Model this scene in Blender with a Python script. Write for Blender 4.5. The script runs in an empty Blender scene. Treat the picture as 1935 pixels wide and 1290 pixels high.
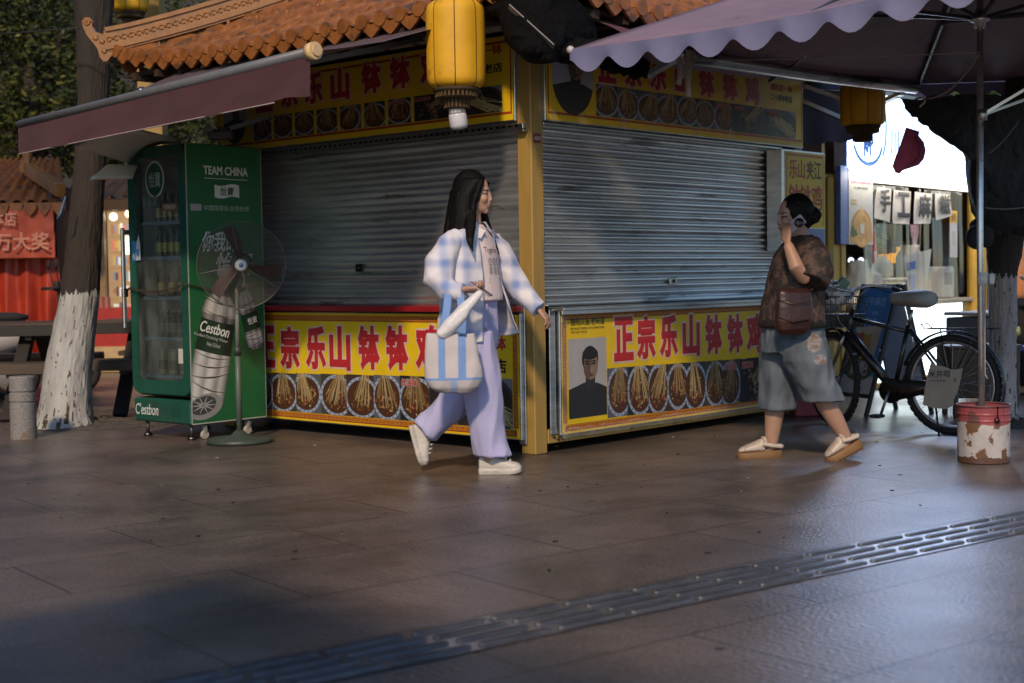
import bpy, bmesh, math, random
from mathutils import Vector, Matrix, noise
rad = math.radians
V = Vector
scene = bpy.context.scene
COL = scene.collection
# ------------------------------------------------------------------ camera, sky, sun, exposure
IW, IH, FPX, CH = 1935, 1290, 2690.0, 1.08
PITCH, ROLL = rad(2.66), rad(0.87)
_f = V((0, math.cos(PITCH), -math.sin(PITCH)))
_r0 = V((1, 0, 0)); _u0 = _r0.cross(_f)
_r = _r0 * math.cos(ROLL) - _u0 * math.sin(ROLL)
_u = _u0 * math.cos(ROLL) + _r0 * math.sin(ROLL)
CAMP = V((0, 0, CH))
cam = bpy.data.objects.new('camera', bpy.data.cameras.new('camera'))
COL.objects.link(cam)
cam.matrix_world = Matrix(((_r.x, _u.x, -_f.x, 0), (_r.y, _u.y, -_f.y, 0), (_r.z, _u.z, -_f.z, CH), (0, 0, 0, 1)))
cam.data.sensor_width = 36; cam.data.lens = 36 * FPX / IW
cam.data.clip_start = 0.05; cam.data.clip_end = 500
cam.data.dof.use_dof = True; cam.data.dof.focus_distance = 8.2; cam.data.dof.aperture_fstop = 2.4
scene.camera = cam
SUN_EL, SUN_H = rad(36), V((0.17, 0.985, 0)).normalized()   # elevation and heading of the warm light
world = bpy.data.worlds.new('World'); scene.world = world; world.use_nodes = True
_n = world.node_tree.nodes; _l = world.node_tree.links
sky = _n.new('ShaderNodeTexSky'); sky.sky_type = 'NISHITA'; sky.sun_disc = False
sky.sun_elevation = SUN_EL; sky.sun_rotation = math.atan2(-SUN_H.x, -SUN_H.y)
sky.air_density = 1.0; sky.dust_density = 0.3; sky.ozone_density = 3.0
_n['Background'].inputs['Strength'].default_value = 0.090
_l.new(sky.outputs[0], _n['Background'].inputs['Color'])
sun = bpy.data.objects.new('sun', bpy.data.lights.new('sun', 'SUN'))
COL.objects.link(sun)
sun.data.energy = 1.85; sun.data.angle = rad(4); sun.data.color = (1.0, 0.76, 0.50)
_d = V((SUN_H.x * math.cos(SUN_EL), SUN_H.y * math.cos(SUN_EL), -math.sin(SUN_EL)))
sun.rotation_euler = _d.to_track_quat('-Z', 'Y').to_euler()
scene.render.engine = 'CYCLES'
scene.view_settings.view_transform = 'Standard'; scene.view_settings.look = 'None'
scene.view_settings.exposure = 0.6; scene.view_settings.gamma = 1.0
scene.cycles.use_denoising = True
scene.cycles.max_bounces = 8; scene.cycles.transparent_max_bounces = 16
scene.cycles.sample_clamp_indirect = 6.0; scene.cycles.sample_clamp_direct = 1.5
scene.cycles.caustics_reflective = False; scene.cycles.caustics_refractive = False

# ------------------------------------------------------------------ photograph to world
def ray(px, py): return _f + _r * ((px - IW / 2) / FPX) - _u * ((py - IH / 2) / FPX)
def ground(px, py, z=0.0):
    d = ray(px, py); return CAMP + d * ((z - CH) / d.z)
def at(px, py, Y):
    d = ray(px, py); return CAMP + d * (Y / d.y)
def onplane(px, py, p0, n):
    d = ray(px, py); return CAMP + d * ((p0 - CAMP).dot(n) / d.dot(n))

# ------------------------------------------------------------------ things and parts
def tag(o, label=None, cat=None, group=None, kind=None):
    if label: o['label'] = label
    if cat: o['category'] = cat
    if group: o['group'] = group
    if kind: o['kind'] = kind
    return o
def thing(name, label, cat, loc=(0, 0, 0), rz=0.0, group=None):
    o = bpy.data.objects.new(name, None); COL.objects.link(o)
    o.location = loc; o.rotation_euler = (0, 0, rz); o.empty_display_size = .1
    return tag(o, label, cat, group)
def kids(o): return [c for c in bpy.data.objects if c.parent == o]
def copy_tree(o, parent=None):
    c = o.copy(); COL.objects.link(c); c.parent = parent
    for ch in kids(o): copy_tree(ch, c)
    return c

# ------------------------------------------------------------------ materials
_mats = {}
def mat(name, rough=.5, metal=0.0, col=None, var=.18, vs=6.0, bump=0.0, bs=80.0, coat=0.0, spec=.5,
        emit=None, es=0.0, trans=0.0, alpha=1.0, ani=None, sheen=0.0, rvar=.12, subs=0.0, dirt=None):
    """One procedural surface: base colour (own value or the mesh's Col attribute) broken up by noise."""
    if name in _mats: return _mats[name]
    m = bpy.data.materials.new(name); m.use_nodes = True; _mats[name] = m
    nt = m.node_tree; N = nt.nodes; Lk = nt.links; b = N['Principled BSDF']
    tc = N.new('ShaderNodeTexCoord'); mp = N.new('ShaderNodeMapping')
    Lk.new(tc.outputs['Object'], mp.inputs['Vector'])
    if ani: mp.inputs['Scale'].default_value = ani
    n1 = N.new('ShaderNodeTexNoise'); n1.inputs['Scale'].default_value = vs; n1.inputs['Detail'].default_value = 6
    n1.inputs['Roughness'].default_value = .65
    Lk.new(mp.outputs[0], n1.inputs['Vector'])
    if col is None:
        a = N.new('ShaderNodeAttribute'); a.attribute_name = 'Col'; src = a.outputs['Color']
    else:
        a = N.new('ShaderNodeRGB'); a.outputs[0].default_value = (*col, 1); src = a.outputs[0]
    mr = N.new('ShaderNodeMapRange'); mr.inputs['From Min'].default_value = .3; mr.inputs['From Max'].default_value = .7
    mr.inputs['To Min'].default_value = 1 - var; mr.inputs['To Max'].default_value = 1 + var * .6
    Lk.new(n1.outputs['Fac'], mr.inputs['Value'])
    mx = N.new('ShaderNodeMix'); mx.data_type = 'RGBA'; mx.blend_type = 'MULTIPLY'; mx.inputs['Factor'].default_value = 1
    Lk.new(src, mx.inputs['A']); Lk.new(mr.outputs[0], mx.inputs['B'])
    out = mx.outputs['Result']
    if dirt:                       # dirt = (colour, amount, scale): worn blotches with a shape of their own
        n3 = N.new('ShaderNodeTexNoise'); n3.inputs['Scale'].default_value = dirt[2]; n3.inputs['Detail'].default_value = 8
        n3.inputs['Roughness'].default_value = .7
        Lk.new(mp.outputs[0], n3.inputs['Vector'])
        r3 = N.new('ShaderNodeMapRange'); r3.inputs['From Min'].default_value = .62 - dirt[1] * .3
        r3.inputs['From Max'].default_value = .68 - dirt[1] * .25
        Lk.new(n3.outputs['Fac'], r3.inputs['Value'])
        m3 = N.new('ShaderNodeMix'); m3.data_type = 'RGBA'
        Lk.new(r3.outputs[0], m3.inputs['Factor']); Lk.new(out, m3.inputs['A']); m3.inputs['B'].default_value = (*dirt[0], 1)
        out = m3.outputs['Result']
    Lk.new(out, b.inputs['Base Color'])
    rr = N.new('ShaderNodeMapRange'); rr.inputs['To Min'].default_value = max(.03, rough - rvar); rr.inputs['To Max'].default_value = min(1, rough + rvar)
    Lk.new(n1.outputs['Fac'], rr.inputs['Value']); Lk.new(rr.outputs[0], b.inputs['Roughness'])
    b.inputs['Metallic'].default_value = metal; b.inputs['Coat Weight'].default_value = coat
    b.inputs['Specular IOR Level'].default_value = spec; b.inputs['Sheen Weight'].default_value = sheen
    if subs: b.inputs['Subsurface Weight'].default_value = subs; b.inputs['Subsurface Radius'].default_value = (.012, .005, .003)
    if trans: b.inputs['Transmission Weight'].default_value = trans; b.inputs['IOR'].default_value = 1.15
    if alpha < 1: b.inputs['Alpha'].default_value = alpha
    if emit is not None:
        if emit == 'Col': Lk.new(src, b.inputs['Emission Color'])
        else: b.inputs['Emission Color'].default_value = (*emit, 1)
        b.inputs['Emission Strength'].default_value = es
    if bump:
        n2 = N.new('ShaderNodeTexNoise'); n2.inputs['Scale'].default_value = bs; n2.inputs['Detail'].default_value = 4
        Lk.new(mp.outputs[0], n2.inputs['Vector'])
        bp = N.new('ShaderNodeBump'); bp.inputs['Strength'].default_value = bump; bp.inputs['Distance'].default_value = .01
        Lk.new(n2.outputs['Fac'], bp.inputs['Height']); Lk.new(bp.outputs[0], b.inputs['Normal'])
    return m
def nodes_of(m): return m.node_tree.nodes, m.node_tree.links, m.node_tree.nodes['Principled BSDF']

PRINT = lambda: mat('printed vinyl', .42, var=.10, vs=9, bump=.12, bs=14)
PAINT = lambda: mat('painted surface', .45, var=.16, vs=7, bump=.08, bs=60)
MATTE = lambda: mat('matte surface', .8, var=.22, vs=9, bump=.2, bs=50)
GLOSS = lambda: mat('glossy plastic', .22, var=.1, vs=6)
CLOTH = lambda: mat('woven cloth', .85, var=.16, vs=10, bump=.25, bs=220, sheen=.2)
METAL = lambda: mat('worn metal', .36, 1.0, var=.2, vs=14)
GALV = lambda: mat('galvanised steel', .34, .95, col=(.52, .55, .58), var=.28, vs=5, ani=(1, 1, 6))
SKIN = lambda: mat('skin', .5, var=.10, vs=30, bump=.05, bs=160, subs=.12)
HAIR = lambda: mat('dark hair', .55, spec=.14, col=(.005, .004, .004), var=.4, vs=60, bump=.5, bs=120, ani=(1, 1, .08))
FOIL = lambda: mat('leaf', .6, var=.3, vs=2)
BARK = None

# ------------------------------------------------------------------ mesh collector
def clip_rect(poly, x0, z0, x1, z1):
    def cut(p, f, inter):
        o = []
        for i in range(len(p)):
            a, b = p[i - 1], p[i]
            if f(b):
                if not f(a): o.append(inter(a, b))
                o.append(b)
            elif f(a): o.append(inter(a, b))
        return o
    for ax, lim, sg in ((0, x0, 1), (0, x1, -1), (1, z0, 1), (1, z1, -1)):
        if len(poly) < 3: return []
        def inter(a, b, ax=ax, lim=lim):
            t = (lim - a[ax]) / ((b[ax] - a[ax]) or 1e-9)
            return (a[0] + (b[0] - a[0]) * t, a[1] + (b[1] - a[1]) * t)
        poly = cut(poly, lambda q: (q[ax] - lim) * sg >= 0, inter)
    return poly if len(poly) >= 3 else []
_glyph = {}
def glyphs(s, bevel=0.0, shear=0.0):
    k = (s, bevel, shear)
    if k in _glyph: return _glyph[k]
    c = bpy.data.curves.new('t', 'FONT'); c.body = s; c.resolution_u = 4; c.bevel_depth = bevel; c.bevel_resolution = 0
    c.fill_mode = 'FRONT'; c.shear = shear
    o = bpy.data.objects.new('t', c); COL.objects.link(o)
    dg = bpy.context.evaluated_depsgraph_get(); dg.update()
    m = bpy.data.meshes.new_from_object(o.evaluated_get(dg))
    vs = [v.co.copy() for v in m.vertices]; fs = [tuple(p.vertices) for p in m.polygons]
    bpy.data.objects.remove(o); bpy.data.curves.remove(c); bpy.data.meshes.remove(m)
    if not vs: vs = [V((0, 0, 0)), V((1, 1, 0))]
    x0 = min(v.x for v in vs); x1 = max(v.x for v in vs); y0 = min(v.y for v in vs); y1 = max(v.y for v in vs); z1 = max(v.z for v in vs)
    _glyph[k] = (vs, fs, x0, x1, y0, y1, z1); return _glyph[k]

class MB:
    def __init__(s): s.v = []; s.f = []; s.c = []; s.sm = []; s.T = Matrix(); s.mi = []; s.cur = 0
    def vert(s, p): s.v.append(s.T @ V(p)); return len(s.v) - 1
    def face(s, idx, c=(.5, .5, .5), smooth=False): s.f.append(tuple(idx)); s.c.append(c); s.sm.append(smooth); s.mi.append(s.cur)
    def poly(s, pts, c, smooth=False): s.face([s.vert(p) for p in pts], c, smooth)
    def flat(s, pts, y, c):            # polygon in the x-z plane facing -y, either winding
        a = sum(pts[i - 1][0] * pts[i][1] - pts[i][0] * pts[i - 1][1] for i in range(len(pts)))
        if a < 0: pts = pts[::-1]
        s.poly([(x, y, z) for x, z in pts], c)
    def rect(s, x0, z0, x1, z1, y, c): s.flat([(x0, z0), (x1, z0), (x1, z1), (x0, z1)], y, c)
    def ell(s, cx, cz, rx, rz, y, c, n=28, clip=None, rot=0):
        cr, sr = math.cos(rot), math.sin(rot)
        p = []
        for i in range(n):
            a = 2 * math.pi * i / n; X, Z = rx * math.cos(a), rz * math.sin(a)
            p.append((cx + X * cr - Z * sr, cz + X * sr + Z * cr))
        if clip: p = clip_rect(p, *clip)
        if p: s.flat(p, y, c)
    def line(s, x0, z0, x1, z1, w, y, c, clip=None, w1=None):
        d = V((x1 - x0, z1 - z0)); L = d.length or 1e-6; n = V((-d.y, d.x)) / L * .5; w1 = w if w1 is None else w1
        p = [(x0 + n.x * w, z0 + n.y * w), (x0 - n.x * w, z0 - n.y * w), (x1 - n.x * w1, z1 - n.y * w1), (x1 + n.x * w1, z1 + n.y * w1)]
        if clip: p = clip_rect(p, *clip)
        if p: s.flat(p, y, c)
    def text(s, t, x0, z0, x1, z1, y, c, bevel=0.0, thick=.0012, shear=0.0, keep=False, pad=0.0):
        vs, fs, a0, a1, b0, b1, zt = glyphs(t, bevel, shear)
        sx = (x1 - x0) / max(a1 - a0, 1e-6); sz = (z1 - z0) / max(b1 - b0, 1e-6)
        if keep: sx = sz = min(sx, sz)
        ox = (x0 + x1) / 2 - (a0 + a1) / 2 * sx; oz = (z0 + z1) / 2 - (b0 + b1) / 2 * sz
        b = len(s.v); zz = thick / zt if zt > 1e-6 else 0
        for v in vs: s.v.append(s.T @ V((v.x * sx + ox, y - v.z * zz, v.y * sz + oz)))
        for f in fs: s.face([b + i for i in f], c)
    def box(s, c, size, col, R=None, taper=1.0, smooth=False):
        hx, hy, hz = size[0] / 2, size[1] / 2, size[2] / 2; c = V(c); ids = []
        for z in (-1, 1):
            k = taper if z > 0 else 1
            for x, y in ((-1, -1), (1, -1), (1, 1), (-1, 1)):
                p = V((x * hx * k, y * hy * k, z * hz)); ids.append(s.vert((R @ p if R else p) + c))
        for q in ((3, 2, 1, 0), (4, 5, 6, 7), (0, 1, 5, 4), (1, 2, 6, 5), (2, 3, 7, 6), (3, 0, 4, 7)): s.face([ids[i] for i in q], col, smooth)
    def bbox(s, c, size, col, b=.004, R=None):       # bevelled box: chamfered edges
        hx, hy, hz = (k / 2 for k in size); b = min(b, hx * .9, hy * .9, hz * .9); c = V(c)
        ring = lambda X, Y: [(-X + b, -Y), (X - b, -Y), (X, -Y + b), (X, Y - b), (X - b, Y), (-X + b, Y), (-X, Y - b), (-X, -Y + b)]
        rows = [(hx - b, hy - b, -hz), (hx, hy, -hz + b), (hx, hy, hz - b), (hx - b, hy - b, hz)]; ids = []
        for X, Y, Z in rows: ids.append([s.vert((R @ V((x, y, Z)) if R else V((x, y, Z))) + c) for x, y in ring(X, Y)])
        for k in range(3):
            for i in range(8): j = (i + 1) % 8; s.face((ids[k][i], ids[k][j], ids[k + 1][j], ids[k + 1][i]), col)
        s.face(ids[0][::-1], col); s.face(ids[3], col)
    def bar(s, p, q, w, h, col, up=(0, 0, 1)):       # rectangular bar from p to q
        p, q = V(p), V(q); d = q - p; L = d.length; d = d.normalized(); up = V(up)
        if abs(d.dot(up)) > .99: up = V((1, 0, 0))
        x = d.cross(up).normalized(); z = x.cross(d)
        s.box((p + q) / 2, (L, w, h), col, Matrix((d, -x, z)).transposed())
    def tube(s, pts, r, col, n=10, caps=True, smooth=True, closed=False, flat=1.0, up=None):
        pts = [V(p) for p in pts]; m = len(pts); rs = r if isinstance(r, (list, tuple)) else [r] * m
        rings = []; prev = None
        for i, p in enumerate(pts):
            if closed: t = (pts[(i + 1) % m] - pts[i - 1]).normalized()
            else: t = (pts[min(i + 1, m - 1)] - pts[max(i - 1, 0)]).normalized()
            if prev is None:
                a = V(up) if up else (V((0, 0, 1)) if abs(t.z) < .9 else V((1, 0, 0)))
                x = t.cross(a).normalized()
            else: x = (prev - t * prev.dot(t)).normalized()
            prev = x; y = t.cross(x)
            rings.append([s.vert(p + (x * math.cos(2 * math.pi * k / n) + y * math.sin(2 * math.pi * k / n) * flat) * rs[i]) for k in range(n)])
        for i in range(m if closed else m - 1):
            a, b = rings[i], rings[(i + 1) % m]
            for k in range(n): s.face((a[k], a[(k + 1) % n], b[(k + 1) % n], b[k]), col, smooth)
        if caps and not closed: s.face(rings[0][::-1], col); s.face(rings[-1], col)
    def lathe(s, prof, col, n=24, smooth=True, c=(0, 0, 0), R=None, caps=True, cols=None):
        c = V(c); rings = []
        for r, z in prof:
            rings.append([s.vert((R @ V((r * math.cos(2 * math.pi * k / n), r * math.sin(2 * math.pi * k / n), z)) if R else
                          V((r * math.cos(2 * math.pi * k / n), r * math.sin(2 * math.pi * k / n), z))) + c) for k in range(n)])
        for i in range(len(prof) - 1):
            for k in range(n): s.face((rings[i][k], rings[i][(k + 1) % n], rings[i + 1][(k + 1) % n], rings[i + 1][k]), cols[i] if cols else col, smooth)
        if caps: s.face(rings[0][::-1], cols[0] if cols else col); s.face(rings[-1], cols[-1] if cols else col)
    def loft(s, rings, col, caps=True, smooth=True, closed=True):
        """rings: lists of points, same count each."""
        ids = [[s.vert(p) for p in r] for r in rings]; n = len(ids[0])
        for a, b in zip(ids, ids[1:]):
            for k in range(n if closed else n - 1): s.face((a[k], a[(k + 1) % n], b[(k + 1) % n], b[k]), col, smooth)
        if caps and closed: s.face(ids[0][::-1], col, smooth); s.face(ids[-1], col, smooth)
    def sphere(s, c, r, col, n=14, m=9, R=None, smooth=True):
        r = V(r) if not isinstance(r, (int, float)) else V((r, r, r)); c = V(c); rings = []
        for i in range(1, m):
            t = math.pi * i / m; rings.append([])
            for k in range(n):
                a = 2 * math.pi * k / n; p = V((r.x * math.sin(t) * math.cos(a), r.y * math.sin(t) * math.sin(a), -r.z * math.cos(t)))
                rings[-1].append(s.vert((R @ p if R else p) + c))
        for a, b in zip(rings, rings[1:]):
            for k in range(n): s.face((a[k], a[(k + 1) % n], b[(k + 1) % n], b[k]), col, smooth)
        p0 = V((0, 0, -r.z)); p1 = V((0, 0, r.z)); i0 = s.vert((R @ p0 if R else p0) + c); i1 = s.vert((R @ p1 if R else p1) + c)
        for k in range(n):
            s.face((i0, rings[0][(k + 1) % n], rings[0][k]), col, smooth); s.face((i1, rings[-1][k], rings[-1][(k + 1) % n]), col, smooth)
    def grid(s, fn, nu, nv, col, smooth=True):
        ids = [[s.vert(fn(i / nu, j / nv)) for j in range(nv + 1)] for i in range(nu + 1)]
        for i in range(nu):
            for j in range(nv):
                cc = col((i + .5) / nu, (j + .5) / nv) if callable(col) else col
                if cc is not None: s.face((ids[i][j], ids[i + 1][j], ids[i + 1][j + 1], ids[i][j + 1]), cc, smooth)
    def extrude(s, pts, y0, y1, col):               # outline in x-z, between two y
        a = sum(pts[i - 1][0] * pts[i][1] - pts[i][0] * pts[i - 1][1] for i in range(len(pts)))
        if a < 0: pts = pts[::-1]
        A = [s.vert((x, y0, z)) for x, z in pts]; B = [s.vert((x, y1, z)) for x, z in pts]; n = len(pts)
        s.face(A, col); s.face(B[::-1], col)
        for i in range(n): j = (i + 1) % n; s.face((A[j], A[i], B[i], B[j]), col)
    def mesh(s, name):
        me = bpy.data.meshes.new(name); me.from_pydata([tuple(v) for v in s.v], [], s.f)
        ca = me.color_attributes.new('Col', 'FLOAT_COLOR', 'CORNER'); buf = []
        for f, c in zip(s.f, s.c): buf.extend((*c[:3], 1.0) * len(f))
        ca.data.foreach_set('color', buf); me.polygons.foreach_set('use_smooth', s.sm)
        return me
    def build(s, name, m, parent=None, origin=None, kind=None, label=None):
        if origin is not None:
            o_ = V(origin); s.v = [v - o_ for v in s.v]
        me = s.mesh(name)
        if isinstance(m, (list, tuple)):
            for k in m: me.materials.append(k)
            me.polygons.foreach_set('material_index', s.mi)
        else: me.materials.append(m)
        o = bpy.data.objects.new(name, me); COL.objects.link(o)
        if parent: o.parent = parent
        if origin is not None: o.location = origin
        if kind: o['kind'] = kind
        if label: o['label'] = label
        return o

def fbm(p, s=1.0, o=3): return noise.fractal(V(p) * s, 1.0, 2.0, o)
def lerp(a, b, t): return a + (b - a) * t
def catenary(p, q, sag, n=14):
    p, q = V(p), V(q); return [p.lerp(q, i / n) - V((0, 0, sag * 4 * (i / n) * (1 - i / n))) for i in range(n + 1)]
# ------------------------------------------------------------------ frames of reference
KO = V((0.131, 8.497, 0)); KA = rad(48)
KU = V((math.cos(KA), math.sin(KA), 0)); KV = V((-math.sin(KA), math.cos(KA), 0))
def kw(x, y, z=0.0): return KO + KU * x + KV * y + V((0, 0, z))
RY = lambda a: Matrix.Rotation(a, 3, 'Y')
YEL = (.78, .54, .012); RED = (.46, .022, .03); CRIM = (.42, .03, .05); BLK = (.015, .013, .012); TAN = (.40, .26, .075)

# ------------------------------------------------------------------ ground
def ground_material():
    m = mat('plaza stone', .5, col=(.148, .119, .105), var=.42, vs=1.4)
    N, L, b = nodes_of(m)
    tc = N['Texture Coordinate']
    mp = N.new('ShaderNodeMapping'); mp.inputs['Rotation'].default_value = (0, 0, rad(-38)); L.new(tc.outputs['Object'], mp.inputs['Vector'])
    br = N.new('ShaderNodeTexBrick'); br.inputs['Scale'].default_value = 1.0; br.inputs['Brick Width'].default_value = 1.2
    br.inputs['Row Height'].default_value = .6; br.inputs['Mortar Size'].default_value = .0045; br.inputs['Mortar Smooth'].default_value = .3
    br.inputs['Color1'].default_value = (.90, .90, .92, 1); br.inputs['Color2'].default_value = (1.06, 1.04, 1.02, 1); br.inputs['Mortar'].default_value = (.17, .16, .155, 1)
    br.inputs['Bias'].default_value = 0
    L.new(mp.outputs[0], br.inputs['Vector'])
    old = b.inputs['Base Color'].links[0].from_socket
    mx = N.new('ShaderNodeMix'); mx.data_type = 'RGBA'; mx.blend_type = 'MULTIPLY'; mx.inputs['Factor'].default_value = 1
    L.new(old, mx.inputs['A']); L.new(br.outputs['Color'], mx.inputs['B'])
    # fine speckle of the flamed granite
    sp = N.new('ShaderNodeTexNoise'); sp.inputs['Scale'].default_value = 75; sp.inputs['Detail'].default_value = 3; L.new(tc.outputs['Object'], sp.inputs['Vector'])
    sr = N.new('ShaderNodeMapRange'); sr.inputs['From Min'].default_value = .3; sr.inputs['From Max'].default_value = .7; sr.inputs['To Min'].default_value = .50; sr.inputs['To Max'].default_value = 1.42
    L.new(sp.outputs['Fac'], sr.inputs['Value'])
    m2 = N.new('ShaderNodeMix'); m2.data_type = 'RGBA'; m2.blend_type = 'MULTIPLY'; m2.inputs['Factor'].default_value = 1
    L.new(mx.outputs['Result'], m2.inputs['A']); L.new(sr.outputs[0], m2.inputs['B'])
    # trodden grime and old spills
    gn = N.new('ShaderNodeTexNoise'); gn.inputs['Scale'].default_value = .9; gn.inputs['Detail'].default_value = 9; gn.inputs['Roughness'].default_value = .72; gn.inputs['Distortion'].default_value = .6
    L.new(tc.outputs['Object'], gn.inputs['Vector'])
    gr = N.new('ShaderNodeMapRange'); gr.inputs['From Min'].default_value = .50; gr.inputs['From Max'].default_value = .64; gr.inputs['To Min'].default_value = 0; gr.inputs['To Max'].default_value = .62
    L.new(gn.outputs['Fac'], gr.inputs['Value'])
    m3 = N.new('ShaderNodeMix'); m3.data_type = 'RGBA'; L.new(gr.outputs[0], m3.inputs['Factor']); L.new(m2.outputs['Result'], m3.inputs['A']); m3.inputs['B'].default_value = (.035, .029, .026, 1)
    # gum spots
    vo = N.new('ShaderNodeTexVoronoi'); vo.inputs['Scale'].default_value = 2.3; vo.inputs['Randomness'].default_value = 1; L.new(tc.outputs['Object'], vo.inputs['Vector'])
    vr = N.new('ShaderNodeMapRange'); vr.inputs['From Min'].default_value = .030; vr.inputs['From Max'].default_value = .055; vr.inputs['To Min'].default_value = .85; vr.inputs['To Max'].default_value = 0
    L.new(vo.outputs['Distance'], vr.inputs['Value'])
    m4 = N.new('ShaderNodeMix'); m4.data_type = 'RGBA'; L.new(vr.outputs[0], m4.inputs['Factor']); L.new(m3.outputs['Result'], m4.inputs['A']); m4.inputs['B'].default_value = (.022, .019, .018, 1)
    L.new(m4.outputs['Result'], b.inputs['Base Color'])
    # roughness: rubbed smooth in patches
    rn = N.new('ShaderNodeTexNoise'); rn.inputs['Scale'].default_value = 1.1; rn.inputs['Detail'].default_value = 7; L.new(tc.outputs['Object'], rn.inputs['Vector'])
    rr = N.new('ShaderNodeMapRange'); rr.inputs['From Min'].default_value = .3; rr.inputs['From Max'].default_value = .7; rr.inputs['To Min'].default_value = .28; rr.inputs['To Max'].default_value = .46
    L.new(rn.outputs['Fac'], rr.inputs['Value']); L.new(rr.outputs[0], b.inputs['Roughness'])
    # relief: joints, flamed grain, slight unevenness
    bn = N.new('ShaderNodeTexNoise'); bn.inputs['Scale'].default_value = 60; bn.inputs['Detail'].default_value = 5; L.new(tc.outputs['Object'], bn.inputs['Vector'])
    wv = N.new('ShaderNodeTexWave'); wv.inputs['Scale'].default_value = 9; wv.inputs['Distortion'].default_value = 4; wv.inputs['Detail'].default_value = 3; L.new(mp.outputs[0], wv.inputs['Vector'])
    ad = N.new('ShaderNodeMath'); ad.operation = 'MULTIPLY_ADD'; L.new(wv.outputs['Fac'], ad.inputs[0]); ad.inputs[1].default_value = .22; L.new(bn.outputs['Fac'], ad.inputs[2])
    a2 = N.new('ShaderNodeMath'); a2.operation = 'MULTIPLY_ADD'; L.new(br.outputs['Fac'], a2.inputs[0]); a2.inputs[1].default_value = -1.6; L.new(ad.outputs[0], a2.inputs[2])
    bp = N.new('ShaderNodeBump'); bp.inputs['Strength'].default_value = .45; bp.inputs['Distance'].default_value = .006; L.new(a2.outputs[0], bp.inputs['Height']); L.new(bp.outputs[0], b.inputs['Normal'])
    return m
g = MB(); g.grid(lambda u, v: V((-60 + 120 * u, -30 + 150 * v, 0)), 12, 15, (.1, .09, .085), False)
g.build('ground', ground_material(), kind='structure')

# tactile paving: thin steel sheets with four rows of ribbed bars
TD = V((math.cos(rad(37.8)), math.sin(rad(37.8)), 0)); TN = V((-TD.y, TD.x, 0)); TO = V((.043, 4.568, 0)) - TD * 3.2
tm = [mat('tactile steel plate', .24, .8, col=(.30, .30, .32), var=.45, vs=4, bump=.12, bs=30), mat('tactile ribbed bar', .45, .35, col=(.10, .10, .11), var=.4, vs=6)]
t = MB(); Lt = 11.0; Wt = .31
def tw(a, b, z): return TO + TD * a - TN * b + V((0, 0, z))
for k in range(18):
    t.cur = 0; a0, a1 = k * .6 + .003, k * .6 + .597
    t.poly([tw(a0, Wt, .004), tw(a1, Wt, .004), tw(a1, 0, .004), tw(a0, 0, .004)], (.2, .2, .22)); t.cur = 1
    for r in range(4):
        b = .040 + r * .077; off = .0 + r * .045
        for j in range(2):
            s0 = a0 + j * .3 + off * .6 + .012; s1 = s0 + .272
            pts = []
            w = .0155
            for q in range(9):     # rounded bar plan
                an = math.pi / 2 + math.pi * q / 8; pts.append((s0 + w + math.cos(an) * w, b + math.sin(an) * w))
            for q in range(9):
                an = -math.pi / 2 + math.pi * q / 8; pts.append((s1 - w + math.cos(an) * w, b + math.sin(an) * w))
            lo = [t.vert(tw(x, y, .0035)) for x, y in pts]; cx = (s0 + s1) / 2
            hi = [t.vert(tw(cx + (x - cx) * .985, b + (y - b) * .72, .0105)) for x, y in pts]; n = len(pts)
            for q in range(n): t.face((lo[(q + 1) % n], lo[q], hi[q], hi[(q + 1) % n]), (.2, .2, .22))
            t.face(hi[::-1], (.2, .2, .22))
            for q in range(17):    # grip grooves across the bar
                xx = s0 + .022 + q * (s1 - s0 - .044) / 16
                p = [tw(xx - .004, b - w * .66, .0108), tw(xx + .004, b - w * .66, .0108), tw(xx + .003, b - w * .5, .0128), tw(xx - .003, b - w * .5, .0128),
                     tw(xx - .003, b + w * .5, .0128), tw(xx + .003, b + w * .5, .0128), tw(xx + .004, b + w * .66, .0108), tw(xx - .004, b + w * .66, .0108)]
                i = [t.vert(x) for x in p]
                for f in ((1, 0, 3, 2), (2, 3, 4, 5), (5, 4, 7, 6)): t.face([i[z] for z in f], (.2, .2, .22))
t.build('tactile_paving', tm, kind='structure')

q = MB(); rnd = random.Random(77)
for k in range(60):
    X_, Y_ = rnd.uniform(-3.5, 3.2), rnd.uniform(5.0, 9.5); r_ = rnd.uniform(.005, .015); cc = rnd.choice([(.02, .017, .015)] * 5 + [(.30, .28, .25), (.16, .11, .06), (.10, .08, .03)]); h_ = rnd.uniform(.003, .008)
    q.loft([[V((X_ + r_ * s_ * math.cos(a) * rnd.uniform(.6, 1.3), Y_ + r_ * s_ * math.sin(a) * rnd.uniform(.6, 1.3), z)) for a in [j * .9 for j in range(7)]] for s_, z in ((1, .0015), (.7, h_))], cc)
tag(q.build('litter', MATTE(), kind='stuff'), 'specks of gum, grit and leaf scraps scattered over the paving', 'litter')
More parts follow.
